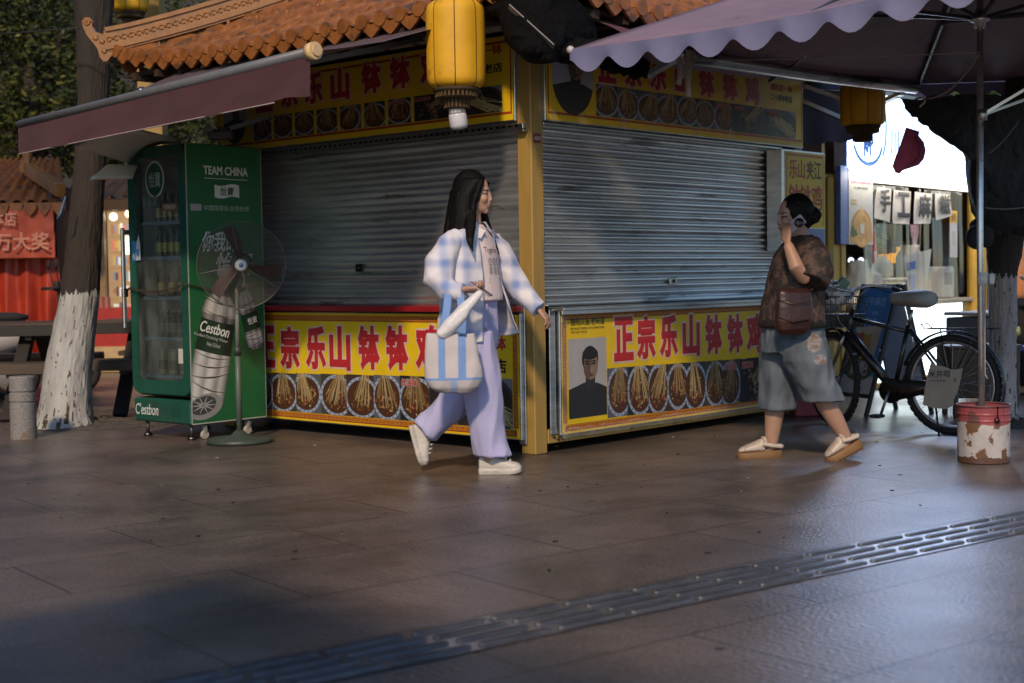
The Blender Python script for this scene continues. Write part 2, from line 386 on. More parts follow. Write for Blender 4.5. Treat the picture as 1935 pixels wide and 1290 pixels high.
# ------------------------------------------------------------------ kiosk
kiosk = thing('kiosk', 'square snack kiosk with orange tiled roof, tan corner posts and closed steel shutters', 'kiosk', KO, KA)
b = MB()
b.box((1.6, 1.6, 1.33), (2.9, 2.9, 2.5), (.05, .045, .04)); b.build('wall', MATTE(), kiosk)
post_m = mat('tan painted post', .38, col=(.40, .255, .07), var=.16, vs=5, bump=.06, bs=40, ani=(2, 2, .35), dirt=((.23, .15, .06), .25, 3.0))
for px_, py_ in ((.055, .055), (3.06, .055), (.055, 3.02), (3.06, 3.02)):
    q = MB(); q.bbox((px_, py_, 1.33), (.112, .112, 2.66), TAN, .006); q.build('post', post_m, kiosk)
for p, s in (((1.56, .035, .098), (2.88, .075, .085)), ((.035, 1.53, .15), (.075, 2.86, .08))):
    q = MB(); q.bbox(p, s, TAN, .005); bm_ = q.build('base_beam', post_m, kiosk)
    if s[0] > 1:
        for bx_, bz_ in ((.205, .115), (.165, .098), (.205, .08)):
            r = MB(); r.lathe([(.011, 0), (.011, .006), (.007, .011), (0.001, .012)], (.12, .10, .08), 10, c=(bx_, -.0025, bz_), R=Matrix.Rotation(rad(90), 3, 'X')); r.build('bolt', METAL(), bm_)
def shutter(width, seed):
    rnd = random.Random(seed); s = MB(); z = 0.0; H = 1.10
    prof = []
    while z < H:
        p = .0455; t = rnd.uniform(-.0035, .0035)
        prof += [(z, .004), (z + .004, -.002 + t), (z + .014, -.009 + t), (z + .028, -.009 - t), (z + .037, -.002 - t), (z + .0405, .006)]
        z += p
    xs = [width * i / 24 for i in range(25)]
    wob = [[.0045 * noise.noise(V((x * 1.3 + seed, zz * 5, 0))) for x in xs] for zz, _ in prof]
    ids = [[s.vert((x, y + wob[i][j], zz)) for j, x in enumerate(xs)] for i, (zz, y) in enumerate(prof)]
    for a, b_ in zip(ids, ids[1:]):
        for k in range(24): s.face((a[k], a[k + 1], b_[k + 1], b_[k]), (.5, .52, .54), True)
    return s
galv = mat('shutter steel', .34, .88, col=(.68, .70, .72), var=.32, vs=2.6, ani=(.35, 1, 3.0), bump=.06, bs=30, dirt=((.30, .29, .28), .12, 4))
s = shutter(2.70, 1); s.T = Matrix()
o = s.build('shutter', galv, kiosk); o.location = (.11, .035, .885)
lk = MB(); lk.bbox((1.345, -.016, .14), (.085, .012, .048), (.45, .45, .45), .003); lk.lathe([(.013, 0), (.013, .006), (.006, .007)], (.05, .05, .05), 12, c=(1.345, -.022, .14), R=Matrix.Rotation(rad(90), 3, 'X'))
lk.build('lock', METAL(), o)
s = shutter(2.92, 2); o2 = s.build('shutter', galv, kiosk); o2.rotation_euler = (0, 0, rad(-90)); o2.location = (.035, 3.02, .885)
lk = MB(); lk.bbox((1.46, -.016, .26), (.07, .014, .05), (.03, .03, .03), .003); lk.box((1.46, -.0235, .26), (.03, .003, .016), (.2, .2, .2)); lk.build('lock', METAL(), o2)
# slotted rail over the left shutter
q = MB(); q.bbox((-.035, 1.52, 1.965), (.03, 3.0, .034), (.40, .42, .43), .004)
for i in range(58): q.box((-.0508, .07 + i * .051, 1.967), (.002, .022, .012), (.012, .012, .012))
q.bbox((-.022, 1.52, 1.938), (.05, 3.0, .014), (.45, .47, .48), .003); q.build('shutter_rail', METAL(), kiosk)
q = MB(); q.bbox((1.46, .02, 1.987), (2.7, .05, .016), (.42, .44, .46), .003); q.build('shutter_rail', METAL(), kiosk)
# ledges
q = MB(); q.bbox((1.62, -.03, .872), (2.9, .13, .022), (.50, .50, .50), .004); q.bbox((1.62, -.075, .852), (2.9, .016, .03), (.44, .43, .42), .003); q.build('ledge', GALV(), kiosk)
q = MB(); q.bbox((-.03, 1.56, .875), (.15, 2.95, .035), (.30, .015, .02), .004); q.build('ledge', mat('red lacquer', .35, col=(.30, .012, .02), var=.2), kiosk)
q = MB(); q.bbox((-.012, .085, .49), (.012, .055, .86), (.45, .47, .5), .003); q.bbox((.16, -.005, .49), (.055, .012, .76), (.42, .44, .47), .003); q.build('metal_trim', GALV(), kiosk)
# number plate
q = MB(); q.bbox((.05, -.004, 1.895), (.062, .006, .055), (.22, .02, .04), .002); q.text('A010', .024, 1.882, .077, 1.907, -.0076, (.6, .55, .55), .02); q.build('number_plate', PAINT(), kiosk)

# roof: four tiled slopes, hips, soffit
E0, E1, EZ = -.52, 3.62, 2.605
def eave_up(a, d):
    s = abs((a - (E0 + E1) / 2) / ((E1 - E0) / 2)); return .16 * s ** 4 * max(0, 1 - d / 1.3) ** 1.5
def roof_z(a, d): return EZ + .5 * d + .05 * d * d + eave_up(a, d)
tile_m = mat('orange roof tile', .42, col=(.275, .100, .026), var=.45, vs=7, bump=.15, bs=60, dirt=((.10, .05, .025), .22, 5))
TP = .166
def tile_h(a):
    p = ((a - E0) / TP) % 1; q = abs(p - .5)
    return .040 * math.sqrt(max(0, 1 - (q / .29) ** 2)) if q < .29 else -.012 * math.sin((q - .29) / .21 * math.pi / 2)
def slope_mesh():
    s = MB(); na = 300; rows = []
    d = 0.0; ds = [0.0]
    while d < 1.75:
        ds += [d + .003, d + .11, d + .217, d + .22]; d += .22
    A = [E0 + (E1 - E0) * i / na for i in range(na + 1)]
    ids = {}
    for j, d in enumerate(ds):
        fr = (d % .22) / .22
        for i, a in enumerate(A):
            if a - E0 < d - .02 or E1 - a < d - .02: continue
            ids[i, j] = s.vert((a, d, roof_z(a, d) + tile_h(a) + .016 * (1 - fr)))
    for j in range(len(ds) - 1):
        for i in range(na):
            k = ((i, j), (i + 1, j), (i + 1, j + 1), (i, j + 1))
            if all(q in ids for q in k): s.face([ids[q] for q in k], (.4, .15, .03), True)
    n = int((E1 - E0) / TP)
    for k in range(n):                                     # drip and cap tiles along the eave
        c = E0 + (k + .5) * TP; z = roof_z(c, 0)
        pts = []
        for i in range(13):
            u = -1 + i / 6; pts.append((c + TP / 2 + u * TP * .5, roof_z(c, 0) - .026 - .062 * (1 - abs(u) ** 1.25)))
        pts += [(c + TP, z + .012), (c + TP * .5, z - .008), (c, z + .012)]
        s.extrude(pts, -.012, .008, (.4, .15, .03))
        ring = [(c + .052 * math.cos(2 * math.pi * i / 14), z + .016 + .046 * math.sin(2 * math.pi * i / 14)) for i in range(14)]
        s.extrude(ring, -.020, .01, (.4, .15, .03))
        for d in (.5, .9):                                 # little nail caps
            if c - E0 > d + .15 and E1 - c > d + .15 and k % 2 == 0:
                s.sphere((c, d, roof_z(c, d) + .055), (.016, .016, .022), (.45, .2, .08), 7, 5)
    return s
sm_ = slope_mesh().mesh('roof_slope'); sm_.materials.append(tile_m)
cx_ = (E0 + E1) / 2
for k, ang in enumerate((0, -90, 90, 180)):
    o = bpy.data.objects.new('roof_slope', sm_); COL.objects.link(o); o.parent = kiosk
    M_ = Matrix.Translation((cx_, cx_, 0)) @ Matrix.Rotation(rad(ang), 4, 'Z') @ Matrix.Translation((-cx_, -cx_, 0)) @ Matrix.Translation((0, E0, 0))
    o.matrix_local = M_
ridge_m = mat('orange ridge tile', .42, col=(.30, .13, .034), var=.3, vs=9, bump=.15, bs=60)
def hip():
    s = MB(); r2 = math.sqrt(2); pts = []
    for i in range(15):
        d = -.02 + i * .115; pts.append((d * r2, roof_z(E0, max(d, 0)) + .065))
    for (a, za), (c, zc) in zip(pts, pts[1:]):
        s.bar((a, 0, za), (c + .004, 0, zc), .10, .15, (.45, .18, .04)); s.bar((a, 0, za + .085), (c + .004, 0, zc + .085), .13, .03, (.45, .18, .04))
        s.bar((a, 0, za - .05), (c + .004, 0, zc - .05), .125, .022, (.45, .18, .04))
    rnd = random.Random(4)
    for i in range(1, 14):                                 # raised scroll relief on both faces
        a, za = pts[i]; c, zc = pts[i - 1]
        for sgn in (-1, 1):
            for q in range(3):
                t = (q + .5) / 3; X, Z = lerp(c, a, t), lerp(zc, za, t) + .008
                s.tube([(X + .028 * math.cos(w) * (1 - w / 9), sgn * .053, Z + .026 * math.sin(w) * (1 - w / 9)) for w in [k * .7 for k in range(9)]], .006, (.5, .22, .05), 5)
    # curled end
    P = [(.12, .13), (.02, .10), (-.05, .085), (-.10, .10), (-.125, .145), (-.12, .18), (-.14, .205), (-.175, .205), (-.195, .18), (-.19, .14), (-.165, .08), (-.125, .03), (-.09, -.02), (-.075, -.08), (-.05, -.115), (-.02, -.11), (.02, -.06), (.12, .0)]
    z0 = pts[0][1] - .03
    s.extrude([(x, z0 + z) for x, z in P], -.045, .045, (.46, .2, .05))
    for sgn in (-1, 1):
        s.tube([(-.158 + .027 * math.cos(w) * (1 - w / 14), sgn * .047, z0 + .170 + .027 * math.sin(w) * (1 - w / 14)) for w in [k * .55 for k in range(22)]], .008, (.5, .24, .06), 6)
        for kx, kz in ((-.10, .055), (-.055, .03), (0, .04), (-.04, -.04)): s.sphere((kx, sgn * .046, z0 + kz), (.022, .008, .02), (.5, .23, .05), 8, 5)
    return s
hm = hip().mesh('ridge'); hm.materials.append(ridge_m)
for (hx, hy), ang in (((E0, E0), 45), ((E0, E1), -45), ((E1, E0), 135), ((E1, E1), 225)):
    o = bpy.data.objects.new('ridge', hm); COL.objects.link(o); o.parent = kiosk; o.location = (hx, hy, 0); o.rotation_euler = (0, 0, rad(ang))
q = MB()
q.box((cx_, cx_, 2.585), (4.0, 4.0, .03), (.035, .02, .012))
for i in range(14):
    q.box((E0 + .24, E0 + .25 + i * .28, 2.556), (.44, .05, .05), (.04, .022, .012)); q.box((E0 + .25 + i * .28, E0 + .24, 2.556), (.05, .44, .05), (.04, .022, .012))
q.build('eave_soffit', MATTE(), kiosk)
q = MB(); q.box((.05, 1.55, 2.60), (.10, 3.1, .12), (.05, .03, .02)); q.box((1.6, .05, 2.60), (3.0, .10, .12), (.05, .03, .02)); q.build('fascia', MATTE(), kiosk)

# ------------------------------------------------------------------ printed signs
def food_photo(m, x0, z0, w, h, y, kind, rnd):
    cl = (x0, z0, x0 + w, z0 + h); st = .0004
    bgs = [(.03, .035, .06), (.06, .05, .04), (.02, .02, .025), (.10, .11, .14), (.05, .03, .03)]
    m.rect(x0, z0, x0 + w, z0 + h, y, rnd.choice(bgs))
    if kind == 'bowl':
        cx, cz = x0 + w * rnd.uniform(.38, .62), z0 + h * rnd.uniform(.42, .52); rx, rz = w * rnd.uniform(.56, .64), h * rnd.uniform(.48, .54)
        m.ell(cx, cz, rx, rz, y - st, (.40, .43, .48), clip=cl)
        m.ell(cx, cz, rx * .985, rz * .985, y - st * 2, (.33, .40, .52), clip=cl)
        for i in range(22):
            a = 2 * math.pi * i / 22
            m.ell(cx + rx * .925 * math.cos(a), cz + rz * .925 * math.sin(a), w * .030, h * .022, y - st * 3, (.05, .12, .38), 6, cl)
        m.ell(cx, cz, rx * .86, rz * .86, y - st * 4, (.07, .028, .014), clip=cl)
        ic = (cx - rx * .8, cz - rz * .8, cx + rx * .8, cz + rz * .8); ic = (max(ic[0], cl[0]), max(ic[1], cl[1]), min(ic[2], cl[2]), cl[3])
        for i in range(55):
            a = rnd.uniform(0, 6.28); r = math.sqrt(rnd.random()) * .72
            c = rnd.choice([(.20, .08, .03), (.28, .13, .05), (.12, .05, .02), (.36, .20, .08), (.30, .05, .02), (.10, .06, .02), (.42, .30, .14)])
            m.ell(cx + rx * r * math.cos(a), cz - rz * .12 + rz * r * math.sin(a) * .8, w * rnd.uniform(.02, .06), h * rnd.uniform(.012, .03), y - st * 5 - i * 1e-6, c, 6, cl, rnd.uniform(0, 3))
        tx = cx + w * rnd.uniform(-.22, .30); tone = rnd.uniform(.55, 1.0); sw = rnd.uniform(.5, .85)
        for i in range(rnd.randint(20, 40)):
            u = rnd.uniform(-1, 1); c = tuple(x * tone for x in rnd.choice([(.44, .32, .14), (.52, .40, .20), (.34, .23, .09), (.24, .15, .06), (.58, .46, .26)]))
            m.line(tx + u * w * .13, z0 + h * 1.04, cx + u * rx * sw + rnd.uniform(-.02, .02) * w, cz + rz * rnd.uniform(-.5, .15), w * rnd.uniform(.012, .022), y - st * 6 - i * 2e-6, c, cl)
    elif kind == 'bunch':
        m.rect(x0, z0, x0 + w, z0 + h, y - st, (.022, .02, .022))
        for i in range(110):
            a = rnd.gauss(0, .5); r = abs(rnd.gauss(0, .24))
            m.ell(x0 + w * (.48 + r * math.cos(a + 2)), z0 + h * (.42 + r * 1.3 * math.sin(a * 3)), w * rnd.uniform(.015, .035), h * rnd.uniform(.012, .03), y - st * 2 - i * 1e-6,
                  rnd.choice([(.30, .20, .12), (.18, .10, .06), (.36, .28, .2), (.10, .06, .04)]), 6, cl, rnd.uniform(0, 3))
        for i in range(24):
            m.line(x0 + w * rnd.uniform(.62, .98), z0 + h * 1.0, x0 + w * rnd.uniform(.35, .7), z0 + h * rnd.uniform(.35, .6), w * .012, y - st * 3 - i * 2e-6, rnd.choice([(.44, .34, .17), (.32, .23, .1)]), cl)
    else:
        m.rect(x0, z0, x0 + w, z0 + h, y - st, (.20, .21, .23))
        m.ell(x0 + w * .46, z0 + h * .42, w * .62, h * .62, y - st * 2, (.055, .05, .05), clip=cl); m.ell(x0 + w * .46, z0 + h * .42, w * .55, h * .55, y - st * 3, (.03, .024, .02), clip=cl)
        for i in range(60):
            m.ell(x0 + w * rnd.uniform(.02, .6), z0 + h * rnd.uniform(.35, .85), w * rnd.uniform(.02, .05), h * rnd.uniform(.012, .03), y - st * 4 - i * 1e-6, rnd.choice([(.26, .16, .08), (.12, .07, .04), (.32, .3, .2), (.10, .13, .05)]), 6, cl, rnd.uniform(0, 3))
        for i in range(38):
            a = rnd.uniform(0, 1)
            m.line(x0 + w * (.15 + .4 * a), z0 + h * (.75 - .3 * rnd.random()), x0 + w * (.62 + .42 * rnd.random()), z0 + h * (.02 + .5 * a * rnd.random()), w * .014, y - st * 5 - i * 2e-6, rnd.choice([(.50, .42, .2), (.40, .32, .14), (.56, .48, .28)]), cl)
def portrait(m, x0, z0, w, h, y, oval):
    cl = (x0, z0, x0 + w, z0 + h); st = .0005; cx = x0 + w * .56
    if oval:
        def put(pts, k, c):
            ov = [(x0 + w / 2 + w / 2 * math.cos(2 * math.pi * i / 40), z0 + h / 2 + h / 2 * math.sin(2 * math.pi * i / 40)) for i in range(40)]
            p = pts
            for i in range(40):                            # clip convex piece to the oval
                a, b_ = ov[i], ov[(i + 1) % 40]; o_ = []
                sd = lambda q: (b_[0] - a[0]) * (q[1] - a[1]) - (b_[1] - a[1]) * (q[0] - a[0])
                for j in range(len(p)):
                    u, v = p[j - 1], p[j]; su, sv = sd(u), sd(v)
                    if (su >= 0) != (sv >= 0): t = su / (su - sv); o_.append((u[0] + (v[0] - u[0]) * t, u[1] + (v[1] - u[1]) * t))
                    if sv >= 0: o_.append(v)
                p = o_
                if len(p) < 3: return
            m.flat(p, y - st * k, c)
    else:
        def put(pts, k, c):
            p = clip_rect(pts, *cl)
            if p: m.flat(p, y - st * k, c)
    E = lambda ax, az, rx, rz, n=26: [(cx + w * ax + w * rx * math.cos(2 * math.pi * i / n), z0 + h * az + h * rz * math.sin(2 * math.pi * i / n)) for i in range(n)]
    put([(x0, z0), (x0 + w, z0), (x0 + w, z0 + h), (x0, z0 + h)], 0, (.42, .41, .44))
    put([(x0 - .01, z0), (x0 + w * 1.1, z0), (x0 + w * 1.1, z0 + h * .33), (cx + w * .2, z0 + h * .42), (cx - w * .16, z0 + h * .44), (x0 - .01, z0 + h * .36)], 1, (.022, .023, .028))
    put([(cx - w * .13, z0 + h * .36), (cx + w * .13, z0 + h * .36), (cx + w * .12, z0 + h * .56), (cx - w * .12, z0 + h * .56)], 2, (.030, .030, .036))
    put(E(0, .73, .215, .17), 3, (.016, .014, .015)); put(E(.015, .655, .185, .185), 4, (.25, .16, .125)); put(E(-.06, .63, .115, .15), 5, (.13, .082, .068))
    put(E(0.0, .80, .205, .075), 6, (.014, .012, .013)); put(E(.03, .60, .03, .05), 6, (.31, .20, .16))
    for ex in (-.08, .09): put(E(ex, .675, .045, .013, 10), 7, (.014, .012, .012)); put(E(ex, .705, .06, .010, 10), 7, (.018, .015, .015))
    put(E(.02, .53, .06, .011, 12), 7, (.07, .028, .026))
def meander(m, x0, z0, x1, z1, y, key):
    """key-pattern band between two corners, horizontal or vertical"""
    m.rect(x0, z0, x1, z1, y, (.30, .045, .02)); hz = (x1 - x0) > (z1 - z0); B = (z1 - z0) if hz else (x1 - x0); n = int(((x1 - x0) if hz else (z1 - z0)) / key)
    P = [(.05, .12), (.05, .88), (.85, .88), (.85, .28), (.35, .28), (.35, .6), (.6, .6)]
    for k in range(n):
        for (a, c), (a2, c2) in zip(P, P[1:]):
            if hz: m.line(x0 + (k + a) * key, z0 + c * B, x0 + (k + a2) * key, z0 + c2 * B, key * .12, y - .0005, (.62, .30, .02))
            else: m.line(x0 + c * B, z0 + (k + a) * key, x0 + c2 * B, z0 + (k + a2) * key, key * .12, y - .0005, (.62, .30, .02))
def signboard(label, world, rz, W, z0, z1, chars, ch, cw, photos, pz, port, oval, right_txt, border, seed, depth=.05, top_txt=None, gap=0.0):
    o = thing('shop_sign', label, 'sign', world, rz, 'yellow snack signs on the kiosk'); rnd = random.Random(seed)
    q = MB(); q.bbox((W / 2, depth / 2 + .002, (z0 + z1) / 2), (W, depth, z1 - z0), (.38, .40, .43), .004); q.build('panel', GALV(), o)
    y = -.001; f = MB(); f.grid(lambda u, v: V((.008 + u * (W - .016), y - .0000 + 0, z0 + .008 + v * (z1 - z0 - .016))), 1, 1, YEL, False)
    # grid faces point to -y
    f.f = [fc[::-1] if False else fc for fc in f.f]
    if border == 'key':
        k = .042
        meander(f, .035, z1 - .062, W - .035, z1 - .022, y - .0008, k); meander(f, .035, z0 + .022, W - .035, z0 + .062, y - .0008, k)
        meander(f, .020, z0 + .07, .058, z1 - .07, y - .0008, k); meander(f, W - .058, z0 + .07, W - .020, z1 - .07, y - .0008, k)
    else:
        for (a, c, d, e) in ((.02, z0 + .045, W - .02, z0 + .060), (.02, z1 - .05, W - .02, z1 - .035), (.02, z0 + .062, .032, z1 - .052), (W - .032, z0 + .062, W - .02, z1 - .052)): f.rect(a, c, d, e, y - .0008, (.36, .05, .015))
    f.build('printed_face', PRINT(), o)
    t = MB()
    for cch, (cx, cz) in chars:
        t.text(cch, cx - cw / 2 - .012, cz - ch / 2 - .012, cx + cw / 2 + .012, cz + ch / 2 + .012, y - .001, (.66, .50, .46), .088, .0008)
        t.text(cch, cx - cw / 2, cz - ch / 2, cx + cw / 2, cz + ch / 2, y - .0021, RED, .05, .0008)
    t.build('name_lettering', PRINT(), o)
    for s_, (a, c, d, e), cc in right_txt:
        t = MB(); t.text(s_, a, c, d, e, y - .0012, cc, .03, .0008); t.build('slogan_lettering', PRINT(), o)
    if top_txt:
        for s_, (a, c, d, e), cc, bv in top_txt: t = MB(); t.text(s_, a, c, d, e, y - .0012, cc, bv, .0006); t.build('heading_lettering', PRINT(), o)
    for k, (a, c, kind) in enumerate(photos):
        ph = MB(); zc = pz(a); food_photo(ph, a + gap, zc[0], c - a - 2 * gap, zc[1] - zc[0], y - .001, kind, rnd)
        if kind != 'bowl' or k == 6:
            s_ = '红油味' if k == 6 else ('麻辣味' if kind == 'bunch' else '藤椒味'); hh = (zc[1] - zc[0])
            ph.text(s_, a + .015, zc[1] - hh * .24, a + .17, zc[1] - hh * .06, y - .0052, (.62, .50, .46), .07, .0006); ph.text(s_, a + .017, zc[1] - hh * .23, a + .168, zc[1] - hh * .07, y - .0062, (.36, .03, .04), .03, .0006)
        ph.build('food_picture', PRINT(), o)
    if port:
        p = MB(); portrait(p, *port, y - .001, oval); p.build('portrait_picture', PRINT(), o)
    return o
NAME = '正宗乐山钵钵鸡'
def kinds(xs): return [(a, b_, 'bowl' if i < 7 else ('bunch' if i == 7 else 'diag')) for i, (a, b_) in enumerate(zip(xs, xs[1:]))]
# lower right
s_lr = signboard('yellow snack signboard behind the walking woman in dark shirt, portrait on its left end', kw(.20, -.035), KA, 2.86, .10, .862,
    list(zip(NAME, [(x - .2, z) for x, z in ((.83, .665), (1.07, .665), (1.32, .663), (1.58, .655), (1.85, .65), (2.12, .645), (2.37, .64))])), .285, .205,
    kinds([x - .2 for x in (.655, .865, 1.09, 1.30, 1.52, 1.74, 1.96, 2.18, 2.60, 2.98)]), lambda a: (.175 - a * .012, .49 - a * .014), (.075, .195, .375, .49), False,
    [('德阳第一钵', (2.48, .70, 2.78, .77), CRIM), ('二十多年老店', (2.48, .58, 2.78, .65), BLK)], 'key', 11,
    top_txt=[('德阳文庙.老味道', (.10, .765, .435, .815), BLK, .012), ('DEYANG TEMPLE OF LITERATURE', (.10, .740, .43, .754), (.08, .06, .03), .008), ('THE OLD TASTE', (.10, .718, .26, .732), (.08, .06, .03), .008)])
# lower left : x along reading direction = 3.02 - y
lx = lambda y: 3.02 - y
s_ll = signboard('yellow snack signboard low beside the green fridge, behind the girl in pale blue', kw(-.035, 3.02), KA - rad(90), 2.94, .085, .85,
    list(zip(NAME, [(lx(y), z) for y, z in ((2.51, .60), (2.24, .60), (1.96, .605), (1.71, .605), (1.42, .615), (1.15, .62), (.87, .625))])), .30, .215,
    kinds([lx(y) for y in (2.66, 2.44, 2.18, 1.915, 1.65, 1.38, 1.13, .86, .50, .145)]), lambda a: (.15 + a * .0, .405 + a * .02), (.06, .17, .29, .50), False,
    [('德阳第一钵', (lx(.72), .625, lx(.19), .715), CRIM), ('二十多年老店', (lx(.80), .485, lx(.19), .575), BLK)], 'key', 12)
# upper right
s_ur = signboard('faded yellow snack signboard above the right shutter under the purple umbrella', kw(.10, -.03), KA, 2.98, 2.0, 2.555,
    list(zip(NAME, [(x - .1, z) for x, z in ((.70, 2.375), (.97, 2.375), (1.24, 2.375), (1.52, 2.375), (1.80, 2.375), (2.09, 2.375), (2.38, 2.375))])), .20, .185,
    kinds([x - .1 for x in (.585, .80, 1.01, 1.23, 1.45, 1.67, 1.89, 2.11, 2.56, 2.97)]), lambda a: (2.065, 2.262), (.06, 2.05, .40, .46), True,
    [('德阳第一钵', (2.52, 2.40, 2.82, 2.45), CRIM), ('二十多年老店', (2.52, 2.325, 2.82, 2.375), BLK)], 'line', 13)
# upper left
s_ul = signboard('yellow snack signboard in deep shade above the left shutter, behind the lantern', kw(-.03, 3.02), KA - rad(90), 2.92, 2.0, 2.52,
    list(zip(NAME, [(lx(y), z) for y, z in ((2.47, 2.365), (2.19, 2.375), (1.93, 2.375), (1.66, 2.375), (1.35, 2.385), (1.08, 2.39), (.80, 2.39))])), .215, .19,
    kinds([lx(y) for y in (2.61, 2.38, 2.15, 1.92, 1.68, 1.44, 1.21, .97, .56, .18)]), lambda a: (2.065, 2.225), (.07, 2.06, .28, .40), True,
    [('德阳第一钵', (lx(.62), 2.41, lx(.19), 2.47), CRIM), ('二十多年老店', (lx(.66), 2.30, lx(.19), 2.36), BLK)], 'line', 14, gap=.016)
# crumpled clear film along the lower right sign
film = mat('clear plastic film', .12, col=(.8, .8, .8), var=.05, alpha=.14, bump=.8, bs=40, rvar=.06)
q = MB(); rnd = random.Random(3)
q.grid(lambda u, v: V((.0 + u * 2.86, -.010 - .016 * abs(fbm((u * 60, v * 9, 1), 1.0)) - .006, .085 + v * (.055 + .02 * noise.noise(V((u * 14, 0, 3)))) + .012 * fbm((u * 40, v * 5, 7), 1.0))), 150, 5, (.8, .8, .8))
q.grid(lambda u, v: V((-.004 + u * (.05 + .02 * noise.noise(V((v * 9, 4, 3)))), -.010 - .014 * abs(fbm((v * 30, u * 6, 2), 1.0)), .09 + v * .74)), 5, 60, (.8, .8, .8))
q.build('plastic_film', film, s_lr)
for x in (.03, .30, .72, 1.05, 1.52, 1.95): q = MB(); q.grid(lambda u, v: V((x + u * .07, -.008 - .008 * abs(fbm((v * 9 + x * 5, u * 8, 8), 1.0)), 1.995 + v * .075)), 6, 6, (.8, .8, .8)); q.build('plastic_film', film, s_ur)

# side sign at the right end of the kiosk
o = thing('shop_sign', 'narrow upright yellow signboard at the right end of the kiosk, beside the bread poster', 'sign', kw(2.64, -.12), KA, 'yellow snack signs on the kiosk')
q = MB(); q.bbox((.30, .07, 1.60), (.62, .13, .74), (.38, .39, .45), .004); q.build('panel', GALV(), o)
f = MB(); f.rect(.03, 1.40, .60, 1.955, 0.003, YEL); f.rect(.03, 1.245, .60, 1.396, .003, (.16, .27, .55))
for r_ in ((.05, 1.925, .58, 1.94), (.05, 1.42, .058, 1.92), (.572, 1.42, .58, 1.92)): f.rect(*r_, .002, (.45, .06, .02))
f.text('乐山', .09, 1.76, .31, 1.90, .0015, RED, .012); f.text('夹江', .335, 1.76, .55, 1.90, .0015, BLK, .012); f.text('钵钵鸡', .08, 1.53, .56, 1.72, .0015, RED, .02); f.build('printed_face', PRINT(), o)
# ------------------------------------------------------------------ awnings
maroon = mat('maroon awning cloth', .8, col=(.062, .014, .02), var=.22, vs=3, bump=.2, bs=120, sheen=.2, dirt=((.05, .02, .02), .2, 3))
aw = thing('awning', 'maroon awning sagging over the left shutter and green fridge, with a straight drop valance', 'awning', KO, KA)
A = lambda u: V((-1.60, .09 + 2.93 * u, 2.243 - .135 * u))
q = MB(); q.grid(lambda u, v: A(u).lerp(V((-.10, .09 + 2.93 * u, 2.69)), v) + V((0, 0, -.05 * math.sin(v * math.pi) + .012 * fbm((u * 5, v * 3, 0), 1))), 40, 12, (.1, .02, .03)); q.build('fabric', maroon, aw)
q = MB(); q.grid(lambda u, v: A(u) + V((-.012 + .018 * fbm((u * 9, v * 2, 4), 1) * v, 0, -.02 - v * (.205 - .035 * u + (.035 * (u < .06) * (1 - u / .06)) - .03 * max(0, .13 - u) / .13 + .006 * noise.noise(V((u * 12, 0, 0)))))), 60, 8, (.1, .02, .03)); o = q.build('valance', maroon, aw)
q.__init__(); q.tube([A(u / 20) + V((-.014, 0, -.02 - (.205 - .035 * u / 20 - .0))) for u in range(2, 21)], .004, (.35, .28, .28), 5); q.build('hem_piping', CLOTH(), o)
q = MB(); q.tube([A(0), A(.5), A(1)], .028, (.13, .135, .15), 12); fb = q.build('front_bar', PAINT(), aw)
q = MB(); q.tube([A(-.012), A(.004)], .046, (.75, .52, .26), 18); q.tube([A(-.0165), A(-.012)], .030, (.7, .48, .25), 14); q.build('end_cap', PAINT(), fb)
q = MB()
for k in range(4): q.bbox((-.13, 1.53, 2.545 + k * .03), (.12 - .008 * (k % 2), 2.96, .026), (.40, .40, .42), .005)
q.build('cassette', PAINT(), aw)
for yy in (.7, 2.3):
    q = MB(); e = V((-.85, yy + .45, 2.36)); q.bar((-.15, yy, 2.55), e, .04, .03, (.35, .36, .38)); q.bar(e, A((yy - .05) / 2.93) + V((.03, 0, 0)), .04, .03, (.35, .36, .38)); q.sphere(e, .035, (.3, .3, .32), 10, 7); q.build('folding_arm', METAL(), aw)

aw2 = thing('awning', 'rolled plum awning with bare metal roller over the right shutter, half under the umbrella', 'awning', KO, KA)
B = lambda u: V((.06 + 3.09 * u, -.90, 2.304 + .072 * u))
q = MB(); q.tube([B(u / 8) + V((0, 0, -.012 * math.sin(u / 8 * math.pi))) for u in range(9)], .043, (.5, .5, .5), 14); q.build('roller_tube', mat('stained roller tube', .32, .9, col=(.48, .47, .46), var=.45, vs=12, ani=(.25, 1, 1), dirt=((.10, .09, .085), .3, 5)), aw2)
q = MB(); q.grid(lambda u, v: B(u).lerp(V((.06 + 3.09 * u, -.06, 2.66)), v) + V((0, 0, .03 + .018 * fbm((u * 6, v * 3, 2), 1))), 36, 10, (.11, .03, .045)); q.build('fabric', mat('plum awning cloth', .82, col=(.13, .045, .06), var=.25, vs=3, bump=.2, bs=120), aw2)
for (a, c) in (((3.05, -.06, 2.46), (3.02, -.86, 2.33)), ((.35, -.06, 2.50), (.30, -.86, 2.30))):
    q = MB(); m_ = V(a).lerp(V(c), .5) + V((.25, 0, -.12)); q.bar(a, m_, .05, .03, (.42, .43, .46)); q.bar(m_, c, .045, .03, (.42, .43, .46)); q.sphere(m_, .035, (.3, .3, .3), 10, 7); q.build('folding_arm', METAL(), aw2)
q = MB(); q.bar(kw(3.06, -.02, 2.02) - KO, kw(3.06, -.02, 2.02) - KO + V((.01, 0, .01)), .01, .01, (.4, .4, .4))
